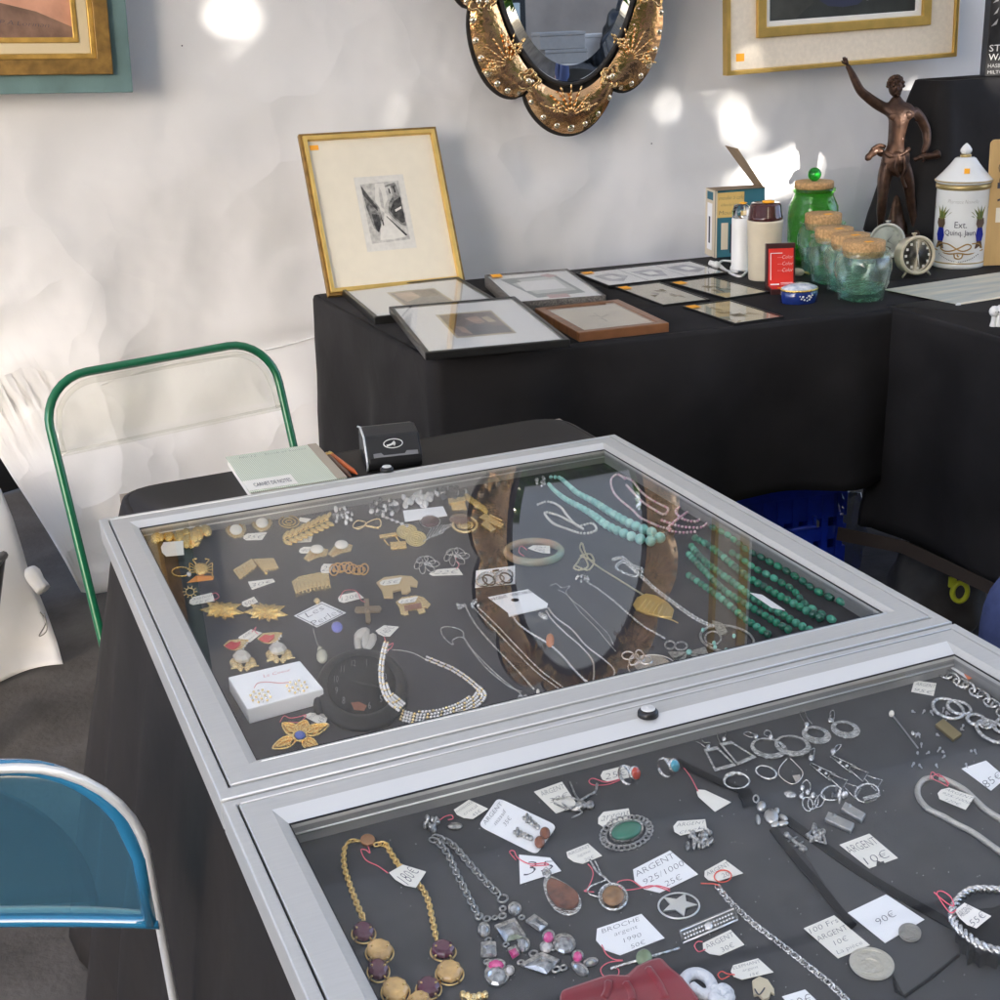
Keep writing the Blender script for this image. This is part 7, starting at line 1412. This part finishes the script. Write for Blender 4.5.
# green oval brooch
t = J('brooch', 'oval green stone brooch in a scalloped silver filigree frame with a tag', 'brooch', 627, 833); cx, cy = ZC((302, 240))[0]; rot = .25
mb = MB()
for k in range(26):
    a = 2*PI*k/26; q_ = loop_(cx, cy, 24, 14.5, rot, 26)[k]; wire(mb, loop_(q_[0], q_[1], 3.2, 2.6, 0, 10), .0007, .0015, True, 1)
wire(mb, loop_(cx, cy, 21, 12.5, rot), .0009, .0015, True, 1); wire(mb, loop_(cx, cy, 26.5, 16.5, rot), .0006, .001, True, 1); mb.build('filigree', OLDSILVER, t); mb = MB(); plate(mb, loop_(cx, cy, 17.5, 10.5, rot), .001, .003); mb.build('bezel', SILVER, t); stone(t, cx, cy-2.6, 16, 8.6, .008, mat('green_agate', (.012, .14, .085), .2, var=.2, scale=40, coat=.5), 'green_stone', .003, rot)
ptag(t, ZC((175, 150), (312, 130), (322, 172), (172, 222)), ['argent'], .0006)
# brown pendants
t = J('pendant', 'large brown teardrop pendant in a silver rim with a tag reading 35', 'pendant', 561, 897); cx, cy = ZB((562, 690))[0]
mb = MB(); dr = [(cx-10+math.sin(a)*18*(1 if 1 else 0)+10*(.55 - .45*math.cos(a))*1.0, cy-20+40*(.5-.5*math.cos(a))) for a in [2*PI*k/36 for k in range(36)]]
tear = [ZB(p)[0] for p in [(490, 588), (520, 595), (570, 620), (620, 655), (655, 705), (655, 750), (625, 780), (580, 785), (530, 765), (490, 715), (468, 650), (470, 605)]]; T3 = [(p.x, p.y) for p in spline([V((x, y, 0)) for x, y in tear], 4, True)]; plate(mb, T3, .0008, .0022); mb.build('silver_rim', SILVER, t, bevel=.0006)
tear = [ZB(p)[0] for p in [(500, 600), (540, 610), (590, 635), (635, 670), (645, 715), (620, 742), (575, 748), (530, 728), (497, 690), (482, 640)]]; T3 = [(p.x, p.y) for p in spline([V((x, y, 0)) for x, y in tear], 4, True)]; mb = MB(); plate(mb, T3, .003, .0022); mb.build('brown_stone', mat('brown_jasper', (.14, .045, .022), .25, var=.5, scale=110, coat=.4, bump=.1), t, bevel=.0009); mb = MB(); wire(mb, ZB((478, 545), (468, 565), (488, 590), (500, 565), (482, 545)), .0014, .003, True, 4); mb.build('bail', SILVER, t)
ptag(t, ZB((345, 475), (500, 490), (556, 556), (350, 622)), ['35'], .001, clip=False, paper=WPAPER, string=ZB((330, 500), (298, 460), (320, 455), (340, 490), (400, 520), (470, 515), (490, 525), (400, 530)))
mb = MB()
t = J('pendant', 'small brown oval pendant on a bent silver wire with a tag', 'pendant', 614, 897); cx, cy = ZB((815, 680))[0]; mb = MB(); wire(mb, loop_(cx, cy+1, 14, 13, -.3), .0013, .0018, True, 1); plate(mb, loop_(cx, cy+1, 13.5, 12.5, -.3), .0004, .0008); mb.build('silver_rim', SILVER, t); stone(t, cx, cy-.6, 11.4, 10, .007, mat('tan_jasper', (.26, .13, .05), .2, var=.4, scale=80, coat=.5), 'brown_stone', .001); mb = MB(); wire(mb, ZB((700, 500), (735, 560), (785, 600), (830, 640)), .0010, .003); wire(mb, ZB((725, 505), (755, 570), (780, 600), (700, 635), (695, 670), (755, 690)), .0009, .0025); mb.build('wire_bail', SILVER, t)
ptag(t, ZB((562, 470), (690, 418), (760, 480), (645, 528)), ['ARGENT', 'agate', '20€'], .001, string=ZB((690, 520), (710, 545), (715, 580), (690, 640), (672, 655), (720, 660)))
# star pendant with card
t = J('pendant', 'round openwork star pendant in silver with a white tag reading Argent 925', 'pendant', 679, 906); cx, cy = 678.8, 905.8; mb = MB(); wire(mb, loop_(cx, cy, 20.5, 12.8), .0009, .0014, True, 1); star = [(cx+(19 if k % 2 == 0 else 9)*math.sin(k*PI/5+.35), cy-(12 if k % 2 == 0 else 5.6)*math.cos(k*PI/5+.35)) for k in range(10)]; plate(mb, star, .0008, .0016); mb.build('star', mat('white_silver', (.80, .80, .78), .3, .9), t, bevel=.0005)
ptag(t, ZC((300, 425), (500, 322), (628, 430), (420, 530)), ['ARGENT', '925/1000', '25€'], .001, paper=WPAPER, string=ZC((500, 495), (440, 480), (380, 490), (320, 455), (262, 465), (290, 498), (350, 495), (420, 480), (500, 505)))
# lace clip
t = J('brooch', 'lacy old silver clip with a paper tag', 'brooch', 699, 834); cluster(t, 'lace', 701, 838, 12, 9, 40, 2.4, OLDSILVER, .003, seed=41); mb = MB(); [blob(mb, *ZC((580+k*30, 300-k*6))[0], 2.4, 5, .002) for k in range(4)]; mb.build('drops', OLDSILVER, t); ptag(t, ZC((510, 190), (660, 180), (668, 225), (525, 258)), ['ARGENT', 'ciselé'], .0045)
# chain bracelet
t = J('bracelet', 'long silver figaro chain with a red circled price tag', 'bracelet', 780, 940); mb = MB(); links(mb, ZC((712, 480), (760, 540), (830, 610), (900, 670), (1000, 745), (1100, 825), (1230, 930), (1330, 1030)), .0009, .0042, .0016); mb.build('chain', SILVER, t)
o = ptag(t, ZC((640, 425), (690, 380), (770, 362), (832, 425), (665, 472))[0:1]+ZC((750, 364), (832, 425), (690, 470)), ['ARGENT', '20'], .002); mb = MB(); wire(mb, loop_(*ZC((740, 437))[0], 8.6, 6, .1), .0005, .0030, True, 1); wire(mb, ZC((640, 470), (700, 472), (720, 480)), .0005, .003); mb.build('red_circle', mat('red_pen', (.75, .10, .06), .7), o)
# Broche argent tag with bead pin
t = J('pin', 'silver hat pin with a pale green bead and a tag reading Broche argent 1990', 'pin', 640, 958); a, b = ZC((230, 858), (542, 765)); mb = MB(); wire(mb, [a, b], .0012, .003, sm=2); mb.build('pin_shaft', SILVER, t); stone(t, *ZC((382, 808))[0], 8.4, 7.4, .009, mat('pale_jade', (.20, .27, .15), .25, var=.4, scale=70, coat=.4), 'green_bead', 0)
ptag(t, ZC((130, 690), (370, 610), (475, 720), (235, 812)), ['BROCHE', 'argent', '1990', '50€'], .0008, paper=WPAPER, string=ZC((190, 750), (210, 790), (245, 815), (285, 820), (220, 830), (185, 860), (205, 895), (260, 890), (265, 860), (230, 858)))
# deco bar brooch
t = J('brooch', 'oblong silver art deco brooch with strass, and a tag reading Argent 30€', 'brooch', 708, 926); c4 = [V((*p, 0)) for p in ZC((540, 690), (795, 582), (812, 635), (555, 745))]; mb = MB(); plate(mb, [(p.x, p.y) for p in c4], .001, .0022); mb.build('bar', mat('dark_marcasite', (.16, .16, .15), .3, .8, bump=.4, bscale=500), t, bevel=.0006)
mb = MB(); ce = sum(c4, V((0, 0, 0)))/4; wire(mb, [((ce+(p-ce)*.96).x, (ce+(p-ce)*.96).y) for p in c4], .0009, .0034, True, 0)
for i in range(17):
    for j in range(2): u = .08+.84*i/16; p = c4[0].lerp(c4[1], u).lerp(c4[3].lerp(c4[2], u), .34+.32*j); blob(mb, p.x, p.y, 1.4, 1.1, .0009, 0, .003, n=6, k=4)
blob(mb, ce.x, ce.y, 4.4, 4, .0018, 0, .003); mb.build('strass', STRASS, t); ptag(t, ZC((625, 755), (775, 682), (838, 750), (705, 808)), ['ARGENT', '30€'], .001, string=ZC((660, 770), (630, 780), (612, 755), (625, 735), (648, 735)))
# red cloth, rope knot, elephant
REDC = mat('red_felt', (.22, .012, .022), .9, var=.15, scale=40, sheen=.3); mb = MB()
t = J('pouch', 'red felt pouch at the bottom edge of the front case', 'pouch', 630, 990); ol = ZC((0, 1000), (130, 955), (220, 925), (300, 930), (340, 890), (400, 862), (460, 845), (500, 890), (560, 940), (640, 1040), (600, 1100), (0, 1100))
mb.prism([W(x, y, VZ+.001) for x, y in ol], UP*.010, smooth=False); mb.build('felt', REDC, t, bevel=.004)
for a, b in [((300, 930), (330, 1010)), ((220, 925), (200, 1000)), ((400, 862), (480, 1000))]: mb = MB(); wire(mb, ZC(a, ((a[0]+b[0])/2+8, (a[1]+b[1])/2), b), .0035, .0095); mb.build('fold', REDC, t)
ROPE = mat('white_cord', (.66, .68, .72), .8, bump=.4, bscale=400); t = J('cord', 'white cord tied in a loop and knot at the bottom of the front case', 'cord', 712, 985); mb = MB(); wire(mb, ZC((590, 980), (560, 930), (580, 890), (630, 880), (680, 910), (690, 960), (650, 975), (600, 940)), .0042, .0045, n=9); wire(mb, ZC((690, 950), (730, 960), (770, 985), (740, 1010), (700, 985), (740, 950), (770, 975)), .0042, .0075, n=9); mb.build('cord', ROPE, t)
t = J('charm', 'small gold elephant charm with a tag on red string', 'charm', 762, 990); mb = MB(); plate(mb, ZC((872, 925), (905, 905), (945, 920), (972, 960), (975, 985), (958, 975), (950, 1000), (925, 1010), (900, 985), (880, 990)), .001, .0028); mb.build('elephant', mat('ivory_gold', (.66, .58, .42), .35, .4), t, bevel=.0007); mb = MB(); wire(mb, ZC((885, 950), (905, 975), (930, 945)), .0005, .0042); mb.build('engraving', INK, t)
ptag(t, ZC((765, 850), (900, 812), (970, 875), (800, 915))[:4], ['ELEPHANT', 'argent', '15€'], .004, string=ZC((795, 885), (760, 880), (735, 870), (718, 885), (735, 905), (770, 890)), smat=mat('red_string', (.70, .10, .08), .8))
card('corner of a white price card at the bottom edge of the photo', [(782, 997), (805, 990), (822, 1006), (797, 1014)], ['20€'])
# earrings top right: trapezoids, ovals, small rounds, long drops
def hook(mb, a, b, c): wire(mb, [a, b, c], .0005, .0015)
for i, (q, hk) in enumerate([([(105, 275), (168, 262), (258, 350), (158, 378)], [(118, 262), (95, 245), (65, 228), (85, 210), (110, 238), (138, 240), (128, 258)]), ([(175, 248), (232, 238), (348, 312), (262, 350)], [(185, 240), (170, 212), (180, 175), (205, 165), (212, 185), (200, 222)])]):
    pq = ZD(*q); t = J('drop_earring', ['silver trapezium hoop earring, left one of the pair by the rear rail', 'silver trapezium hoop earring, right one of the pair by the rear rail'][i], 'earring', *pq[0]); mb = MB(); P = [V((*p, 0)) for p in pq]; ce = sum(P, V((0, 0, 0)))/4; mb.ring([W(p.x, p.y, VZ+.001) for p in P], [W(*((ce+(p-ce)*.74).xy), VZ+.001) for p in P], UP*.0018); mb.build('hoop', SILVER, t, bevel=.0004); mb = MB(); wire(mb, ZD(*hk), .0005, .0015); blob(mb, *ZD(hk[-1])[0], 2.6, 2.4, .002); mb.build('hook', SILVER, t)
for i, (cx, cy, hk) in enumerate([(403, 270, [(345, 212), (320, 215), (290, 200), (310, 190), (345, 205)]), (512, 258, [(412, 215), (385, 205), (388, 185), (410, 188), (415, 210)])]):
    x, y = ZD((cx, cy))[0]; t = J('hoop_earring', ['large oval silver hoop earring, left of the overlapping pair', 'large oval silver hoop earring, right of the overlapping pair'][i], 'earring', x, y); mb = MB(); z_ = .0012+.0016*i
    o_ = loop_(x, y, 18.5, 10.2, -.15, 36); n_ = loop_(x-.8, y-1.6, 14, 7, -.15, 36); mb.ring([W(*p, VZ+z_) for p in o_][::-1], [W(*p, VZ+z_) for p in n_][::-1], UP*.0014); mb.build('hoop', SILVER, t); mb = MB(); wire(mb, ZD(*hk), .0005, .0015); blob(mb, *ZD(hk[0])[0], 2.8, 2.6, .0022); mb.build('hook', SILVER, t)
for i, (cx, cy, hk) in enumerate([(620, 210, [(575, 158), (555, 130), (545, 102), (565, 97), (580, 130), (600, 155)]), (752, 185, [(683, 138), (682, 105), (695, 92), (702, 110), (695, 150)])]):
    x, y = ZD((cx, cy))[0]; t = J('drop_earring', ['small round pierced silver earring, left of the pair', 'small round pierced silver earring, right of the pair'][i], 'earring', x, y); mb = MB(); o_ = loop_(x, y, 15, 8.6, -.2, 32); n_ = loop_(x-.6, y-1.8, 9, 4.4, -.2, 32); mb.ring([W(*p, VZ+.001) for p in o_][::-1], [W(*p, VZ+.001) for p in n_][::-1], UP*.0014); mb.build('hoop', SILVER, t)
    mb = MB(); [wire(mb, loop_(x-5+k*5, y+5.2-abs(k-1)*.9, 1.6, 1.1), .0005, .0026, True, 1) for k in range(3)]; mb.build('pierced_dots', OS, t); mb = MB(); wire(mb, ZD(*hk), .0005, .0015); blob(mb, *ZD(hk[0])[0], 2.8, 2.6, .0022); mb.build('hook', SILVER, t)
for i, (a, b, hk) in enumerate([((590, 335), (810, 470), [(597, 310), (590, 280), (612, 265), (608, 300)]), ((685, 300), (905, 435), [(697, 280), (710, 255), (733, 250), (712, 280)])]):
    A, B = [V((*p, 0)) for p in ZD(a, b)]; d = (B-A).normalized(); n_ = V((-d.y, d.x, 0)); t = J('drop_earring', ['long pointed silver drop earring, left of the pair', 'long pointed silver drop earring, right of the pair'][i], 'earring', A.x, A.y); mb = MB()
    for u0, u1, w0, w1 in [(0, .48, .8, 4.2), (.40, .72, 2.0, 5.2), (.72, 1.0, 2, 6.2)]:
        P = [A.lerp(B, u0)-n_*w0, A.lerp(B, u1)-n_*w1, A.lerp(B, u1)+n_*w1, A.lerp(B, u0)+n_*w0]; wire(mb, [(p.x, p.y) for p in P], .0008, .0014, True, 0)
    for u in (.2, .33): p = A.lerp(B, u); blob(mb, p.x, p.y, 2, 1.6, .0012, 0, .0006)
    mb.build('drop', SILVER, t); mb = MB(); wire(mb, ZD(*hk), .0005, .0015); blob(mb, *ZD(hk[0])[0], 3.2, 3, .0024); mb.build('hook', SILVER, t)
def flatring(lab, cx, cy, a, b, rot, wide, st=None):
    t = J('ring', lab, 'ring', cx, cy); mb = MB(); P = loop_(cx, cy, a, b, rot, 30); mb.tube([W(x, y, VZ+.004-.002*math.sin(2*PI*i/30)) for i, (x, y) in enumerate(P)], [(.0010+wide*max(0, -math.cos(2*PI*i/30-1.1))**2) for i in range(30)], 7, True); mb.build('band', SILVER, t); return t
flatring('plain wide silver ring below the trapezium earrings', *ZD((258, 415))[0], 12.5, 7.5, 0, .0018)
flatring('thin plain silver ring below the oval hoops', *ZD((392, 375))[0], 10.5, 5.8, -.3, .0)
t = flatring('silver ring with a flower of clear stones', *ZD((690, 470))[0], 10.5, 7, .2, 0); cluster(t, 'flower_stones', *ZD((725, 478))[0], 7, 7, 16, 2.2, STR2, .004, seed=51)
t = flatring('silver ring with a flat bar top, rightmost of the rings', *ZD((850, 470))[0], 12, 9, .2, .0004); mb = MB(); plate(mb, ZD((830, 495), (905, 475), (912, 490), (838, 512)), .005, .002); mb.build('bar_top', SILVER, t, bevel=.0004)
t = J('pendant', 'small open heart pendant on a thin hoop', 'pendant', *ZD((505, 390))[0]); mb = MB(); wire(mb, ZD((490, 310), (455, 350), (450, 385), (480, 415), (515, 428), (545, 410), (558, 375), (530, 340), (500, 310)), .0007, .0015, False, 5); plate(mb, ZD((510, 395), (545, 390), (548, 410), (525, 425)), .001, .0014); mb.build('heart', PSIL, t)
t = J('pendant', 'silver fairy pendant with wings and a loop', 'pendant', *ZD((565, 485))[0]); mb = MB(); wire(mb, ZD((560, 470), (555, 430), (575, 410), (592, 430), (590, 465)), .0006, .002); [wire(mb, loop_(*ZD((x, y))[0], a, b, r), .0008, .002, True, 1) for x, y, a, b, r in [(580, 520, 5, 7, .3), (605, 510, 5, 7.5, -.3), (635, 505, 4, 7, -.5)]]; blob(mb, *ZD((500, 475))[0], 7, 3.6, .0016, rot=-.2); [blob(mb, *ZD(p)[0], 2.8, 2.6, .0026) for p in [(552, 485), (580, 465), (605, 480), (556, 445)]]; mb.build('fairy', SILVER, t)
# black cord with puppet pendant and two charms
t = J('pendant', 'jointed silver puppet pendant on a wide black cord', 'pendant', *ZD((420, 570))[0]); mb = MB(); [blob(mb, *ZD(p)[0], a, b, h, rot=r) for p, a, b, h, r in [((370, 530), 5.2, 4.6, .0034, 0), ((415, 575), 8, 7, .0032, -.6), ((355, 590), 2.6, 5.4, .002, .2), ((440, 550), 3, 3, .002, 0), ((470, 580), 5.4, 2.2, .002, -.5), ((435, 612), 5, 3, .0022, .1), ((468, 608), 6, 2.4, .0022, .1)]]; wire(mb, loop_(*ZD((345, 495))[0], 2.6, 3.6), .0008, .003, True, 1); mb.build('puppet', mat('puppet_silver', (.62, .60, .57), .28, 1, bump=.3, bscale=400), t)
CORD = mat('black_leather', (.006, .006, .007), .6, spec=.2); mb = MB()
def strap(mb, pts, w_, z=.0012):
    P = [V((*p, 0)) for p in pts]; P = spline(P, 6)
    L = []; R = []
    for i, p in enumerate(P): d = (P[min(i+1, len(P)-1)]-P[max(0, i-1)]).normalized(); n_ = V((-d.y, d.x, 0)); L.append(p+n_*w_/2); R.append(p-n_*w_/2)
    vs = [W(p.x, p.y, VZ+z) for p in L]+[W(p.x, p.y, VZ+z) for p in R]; vs += [v+UP*.0012 for v in vs]; n = len(P)
    fs = [(i, i+1, n+i+1, n+i)[::-1] for i in range(n-1)]+[(2*n+i, 2*n+i+1, 3*n+i+1, 3*n+i) for i in range(n-1)]+[(i, i+1, 2*n+i+1, 2*n+i) for i in range(n-1)]+[(n+i, 3*n+i, 3*n+i+1, n+i+1) for i in range(n-1)]; mb.add(vs, fs, 0, False)
strap(mb, ZD((-15, 325), (60, 365), (180, 420), (300, 470)), 6); strap(mb, ZD((290, 465), (310, 500), (315, 530)), 13, .002); strap(mb, ZD((420, 630), (480, 710), (560, 810), (640, 900), (720, 1000), (790, 1080)), 7.5); strap(mb, ZD((480, 590), (620, 690), (760, 790), (900, 880), (1020, 950), (1270, 1090)), 8); mb.build('cord', CORD, t)
t = J('folder', 'flat dark grey card folder under the coins and the 90€ card', 'folder', 930, 950); mb = MB(); plate(mb, ZE((30, 200), (200, 300), (560, 525), (812, 700), (812, 792), (565, 985), (520, 900), (330, 690)), .0002, .0008); mb.build('card', mat('dark_grey_card', (.058, .058, .061), .7), t); mb = MB(); wire(mb, ZE((520, 905), (565, 985), (812, 795)), .0012, .0012, sm=2); mb.build('edge', CORD, t)
for i, (p, sd) in enumerate([((525, 690), 61), ((620, 660), 62)]):
    x, y = ZD(p)[0]; t = J('charm', ['small silver lizard charm, lower of the two beside the puppet', 'small silver dragon charm, right of the puppet'][i], 'charm', x, y); mb = MB()
    if i == 0: wire(mb, ZD((480, 655), (500, 670), (520, 690), (545, 705), (570, 722), (560, 728), (545, 718)), .0016, .002); wire(mb, ZD((490, 690), (510, 678), (535, 668)), .0008, .002); wire(mb, ZD((520, 712), (540, 700), (560, 690)), .0008, .002); blob(mb, *ZD((485, 657))[0], 3, 2.4, .002)
    else: cluster(t, 'scales', x, y, 8, 7, 18, 2.6, OLDSILVER, .003, seed=sd); wire(mb, ZD((575, 660), (600, 640), (610, 608), (625, 640), (650, 660), (662, 700)), .0012, .003); wire(mb, ZD((590, 690), (620, 685), (655, 695)), .001, .003)
    mb.build('figure', OLDSILVER, t)
for i, (a, b) in enumerate([((665, 585), (785, 640)), ((740, 540), (835, 595))]):
    A, B = [V((*p, 0)) for p in ZD(a, b)]; t = J('cufflink', ['textured silver bar cufflink, lower left of the pair', 'textured silver bar cufflink, upper right of the pair'][i], 'cufflink', A.x, A.y); d = (B-A); n_ = V((-d.y, d.x, 0)).normalized()*4.2; mb = MB(); plate(mb, [((A-n_).x, (A-n_).y), ((B-n_).x, (B-n_).y), ((B+n_).x, (B+n_).y), ((A+n_).x, (A+n_).y)], .001, .004); mb.build('bar', mat('brushed_bar', (.55, .54, .52), .35, 1, bump=.4, bscale=500), t, bevel=.001); mb = MB(); p = A.lerp(B, .3)-V((0, 5, 0)); blob(mb, p.x, p.y, 3, 2.6, .003); mb.build('toggle', OS, t)
t = card('notched white price card reading Argent 10€', ZD((725, 705), (860, 655), (990, 765), (860, 812)), ['ARGENT', '10€'], .0006, paper=PAPER, sh=.2)
mb = MB(); plate(mb, ZD((892, 800), (895, 775), (912, 782), (925, 778), (930, 788)), .0012, .0002); mb.build('notch', VELVET2, t)
card('bright white price card reading 90€ under the small coin', ZE((308, 605), (482, 522), (656, 636), (478, 742)), ['', '90€', ''], .0014, sh=.2)
card('cream price card reading 100 Frs argent beside the large coin', ZE((108, 676), (246, 617), (408, 752), (264, 812)), ['100 Frs', 'ARGENT', '10€', 'La pièce'], .0010, paper=PAPER)
for lab, p, a, b, M in [('small silver coin lying on the corner of the 90€ card', (590, 697), 11.6, 8.4, mat('coin_dark', (.42, .40, .36), .35, .9, bump=.5, bscale=250)), ('large silver 100 franc coin at the lower right of the front case', (417, 840), 23.2, 15.4, mat('coin_light', (.68, .64, .55), .34, .85, bump=.5, bscale=220))]:
    x, y = ZE(p)[0]; t = J('coin', lab, 'coin', x, y, z=VZ); mb = MB(); plate(mb, loop_(x, y, a, b, -.25, 40), .002, .0018); mb.build('disc', M, t, bevel=.0003); mb = MB(); wire(mb, loop_(x, y, a*.95, b*.95, -.25, 40), .0004, .0039, True, 0); wire(mb, [(x-a*.5, y-b*.25), (x-a*.1, y-b*.4), (x+a*.3, y-b*.2), (x+a*.45, y+b*.1)], .0004, .0039); wire(mb, [(x-a*.4, y+b*.45), (x, y+b*.55), (x+a*.5, y+b*.35)], .0005, .0039); mb.build('relief', M, t)
# silver mesh necklace with tag (right), pins, bits, bracelet chain, sticker
t = J('necklace', 'thick silver mesh necklace in a loop with a tag on pink string', 'necklace', 960, 800); mb = MB(); wire(mb, ZF((660, 790), (620, 800), (590, 840), (595, 890), (640, 945), (720, 985), (780, 1020), (860, 1060), (960, 1130), (1040, 1190)), .0026, .0028, n=8); wire(mb, ZF((700, 790), (760, 815), (820, 850), (870, 895), (930, 950), (1010, 1000), (1080, 1040)), .0028, .003, n=8); mb.build('mesh_rope', mat('mesh_silver', (.66, .63, .57), .35, .9, bump=.6, bscale=700), t); ptag(t, ZF((722, 832), (872, 885), (828, 950), (672, 885)), ['ARGENT', '925/1000', '120€'], .006, string=ZF((650, 795), (660, 760), (690, 780), (720, 790), (740, 830), (700, 810), (660, 790), (690, 770), (730, 800), (745, 820)))
t = J('pin', 'thin hat pin with a cream bead head lying alone', 'pin', *ZF((520, 545))[0]); mb = MB(); wire(mb, ZF((458, 470), (520, 550), (590, 640)), .0008, .002); mb.build('shaft', mat('steel', (.5, .5, .52), .3, 1), t); mb = MB(); blob(mb, *ZF((458, 468))[0], 3, 2.6, .0028); mb.build('bead', PEARL, t); mb = MB(); blob(mb, *ZF((565, 568))[0], 3, 1.6, .002, rot=-.6); mb.build('stopper', SILVER, t)
t = J('clip', 'small flat brass clip lying among clear scraps', 'clip', *ZF((740, 560))[0]); mb = MB(); plate(mb, ZF((675, 535), (715, 505), (808, 582), (765, 612)), .001, .003); mb.build('brass_plate', mat('dull_brass', (.34, .27, .13), .4, .9), t, bevel=.0005)
t = J('pin_scatter', 'scatter of clear earring backs and pins beside the brass clip', 'loose pins', *ZF((620, 520))[0]); mb = MB(); r_ = random.Random(77); t['kind'] = 'stuff'
for i in range(26): x, y = ZF((r_.uniform(560, 880), r_.uniform(430, 730)))[0]; wire(mb, [(x, y), (x+r_.uniform(-3, 3), y+r_.uniform(1, 4))], .0007, .001, sm=2); blob(mb, x, y, 1.4, 1.2, .0012)
mb.build('backs', [mat('steel', (.5, .5, .52), .3, 1)], t)
t = J('bracelet', 'heavy silver link bracelet with large oval rings, at the right rail of the front case', 'bracelet', *ZF((850, 500))[0]); mb = MB()
for x, y, a, b, r in [(740, 445, 16, 9, -.35), (795, 440, 12, 6, -.3), (880, 500, 9, 5, -.2), (965, 560, 18, 9, -.45), (930, 520, 6, 4, -.2), (1040, 520, 14, 8, .3)]: mb.tube([W(px_, py_, VZ+.003) for px_, py_ in loop_(*ZF((x, y))[0], a, b, r, 24)], .0021, 8, True)
mb.build('rings', SILVER, t); mb = MB(); plate(mb, ZF((905, 525), (940, 515), (950, 530), (915, 540)), .005, .002); mb.build('bar', SILVER, t)
t = J('necklace', 'chunky silver chain of twisted oval links along the right rail of the front case', 'necklace', *ZF((880, 370))[0]); mb = MB(); links(mb, ZF((705, 260), (760, 290), (830, 330), (900, 375), (960, 420), (1040, 490)), .0018, .011, .003); mb.build('chain', SILVER, t); ptag(t, ZF((572, 303), (682, 318), (668, 380), (556, 360)), ['ARGENT', '95€'], .001, False)
t = card('white supplier label with an orange mark in the rear right corner of the front case', ZF((695, 200), (740, 185), (893, 278), (840, 300)), None, .006, name='sticker', cat='label'); mb = MB(); P4 = ZF((820, 270), (868, 260), (893, 278), (840, 300)); plate(mb, P4, .0066, .0002); mb.build('orange_mark', mat('label_orange', (.75, .22, .10), .6), t); write('lettering', ['', 'vitrine  aluminium', ''], [W(*p, VZ+.0066) for p in ZF((700, 205), (738, 192), (850, 262), (815, 275))], mat('grey_text', (.3, .3, .3), .8), t, UP, .0002, 0)
card('white price card reading 85€ at the right edge of the front case', ZF((808, 745), (930, 705), (1030, 790), (955, 855)), ['', '85€'], .0008, sh=.2)
# twisted bracelet on a black stand
t = J('bracelet_stand', 'small jagged black velvet stand under the twisted bracelet, at the right edge', 'display stand', *ZE((900, 720))[0]); mb = MB(); plate(mb, ZE((795, 670), (860, 650), (960, 640), (1060, 600), (1100, 820), (1000, 840), (985, 865), (940, 845), (905, 860), (880, 830), (850, 850), (845, 800), (815, 790), (820, 755), (795, 740)), .0012, .012); mb.build('velvet_block', mat('black_velvet', (.006, .006, .007), .95), t, bevel=.001)
t = J('bracelet', 'twisted silver cuff bracelet with a tag on pink string, at the lower right edge', 'bracelet', *ZE((900, 640))[0], z=VZ+.012); pth = ZE((1040, 505), (960, 498), (880, 500), (825, 530), (790, 580), (790, 640), (830, 690), (900, 745), (980, 775), (1060, 790))
P = [on_z(p.x, p.y, VZ+.016) for p in spline([V((x, y, 0)) for x, y in pth], 10)]; P = resample(P, .0011); mb = MB()
for ph in (0, 2*PI/3, 4*PI/3):
    q_ = []
    for i, p in enumerate(P): d = (P[min(i+1, len(P)-1)]-P[max(0, i-1)]).normalized(); s_ = UP.cross(d).normalized(); a = i*.42+ph; q_.append(p+s_*(.0020*math.cos(a))+UP*(.0020*math.sin(a)))
    mb.tube(q_, .0016, 6)
mb.build('twisted_wire', SILVER, t)
ptag(t, [(p[0], p[1]) for p in ZE((785, 600), (838, 560), (960, 620), (880, 685))], ['ARGENT', '55€'], .020, string=ZE((800, 590), (770, 600), (715, 520), (735, 505), (775, 530), (790, 570), (760, 560), (700, 510)))
# dust specks on the velvet
t = J('lint', 'pale specks of lint scattered over the dark velvet of the front case', 'lint', 700, 850); t['kind'] = 'stuff'; mb = MB(); r_ = random.Random(5)
for i in range(170):
    x, y = r_.uniform(330, 990), r_.uniform(760, 995); p = W(x, y, VZ+.0004)
    if not (.03 < p.x < .72 and -1.5 < p.y < -.83): continue
    blob(mb, x, y, r_.uniform(.3, .9), r_.uniform(.3, .7), .0003, n=5, k=3)
mb.build('specks', mat('lint_grey', (.35, .35, .35), .9), t)

# ---------------------------------------------------------------- repeats share a group
GR = {'framed_picture': 'framed pictures lying on the back table', 'small_print': 'small sepia prints on the back table', 'framed_painting': 'paintings hung on the tent wall', 'coffee_grinder': 'coffee grinders on the back table', 'glass_jar': 'glass jars with cork lids', 'alarm_clock': 'alarm clocks', 'folding_table': 'folding tables', 'tablecloth': 'dark tablecloths', 'leafy_tree': 'trees beyond the open front', 'tent_pole': 'tent poles', 'folding_chair': 'folding chairs', 'carton': 'cartons on the opposite table', 'display_case': 'aluminium display cases', 'brooch': 'brooches in the display cases', 'clip_earring': 'clip earrings in the rear display case', 'drop_earring': 'silver drop earrings in the front display case', 'hoop_earring': 'hoop earrings in the display cases', 'stud_earring': 'stud earrings', 'necklace': 'necklaces in the display cases', 'pendant': 'pendants in the display cases', 'ring': 'rings in the display cases', 'price_card': 'price cards in the display cases', 'price_tag': 'loose price tags', 'earring_card': 'earring cards', 'pin': 'pins in the display cases', 'bracelet': 'bracelets in the front display case', 'charm': 'small charms', 'cufflink': 'bar cufflinks', 'coin': 'silver coins'}
for o in list(COL.objects):
    if o.parent is None and 'label' in o:
        k = o.name.split('.')[0]
        if k in GR: o['group'] = GR[k]
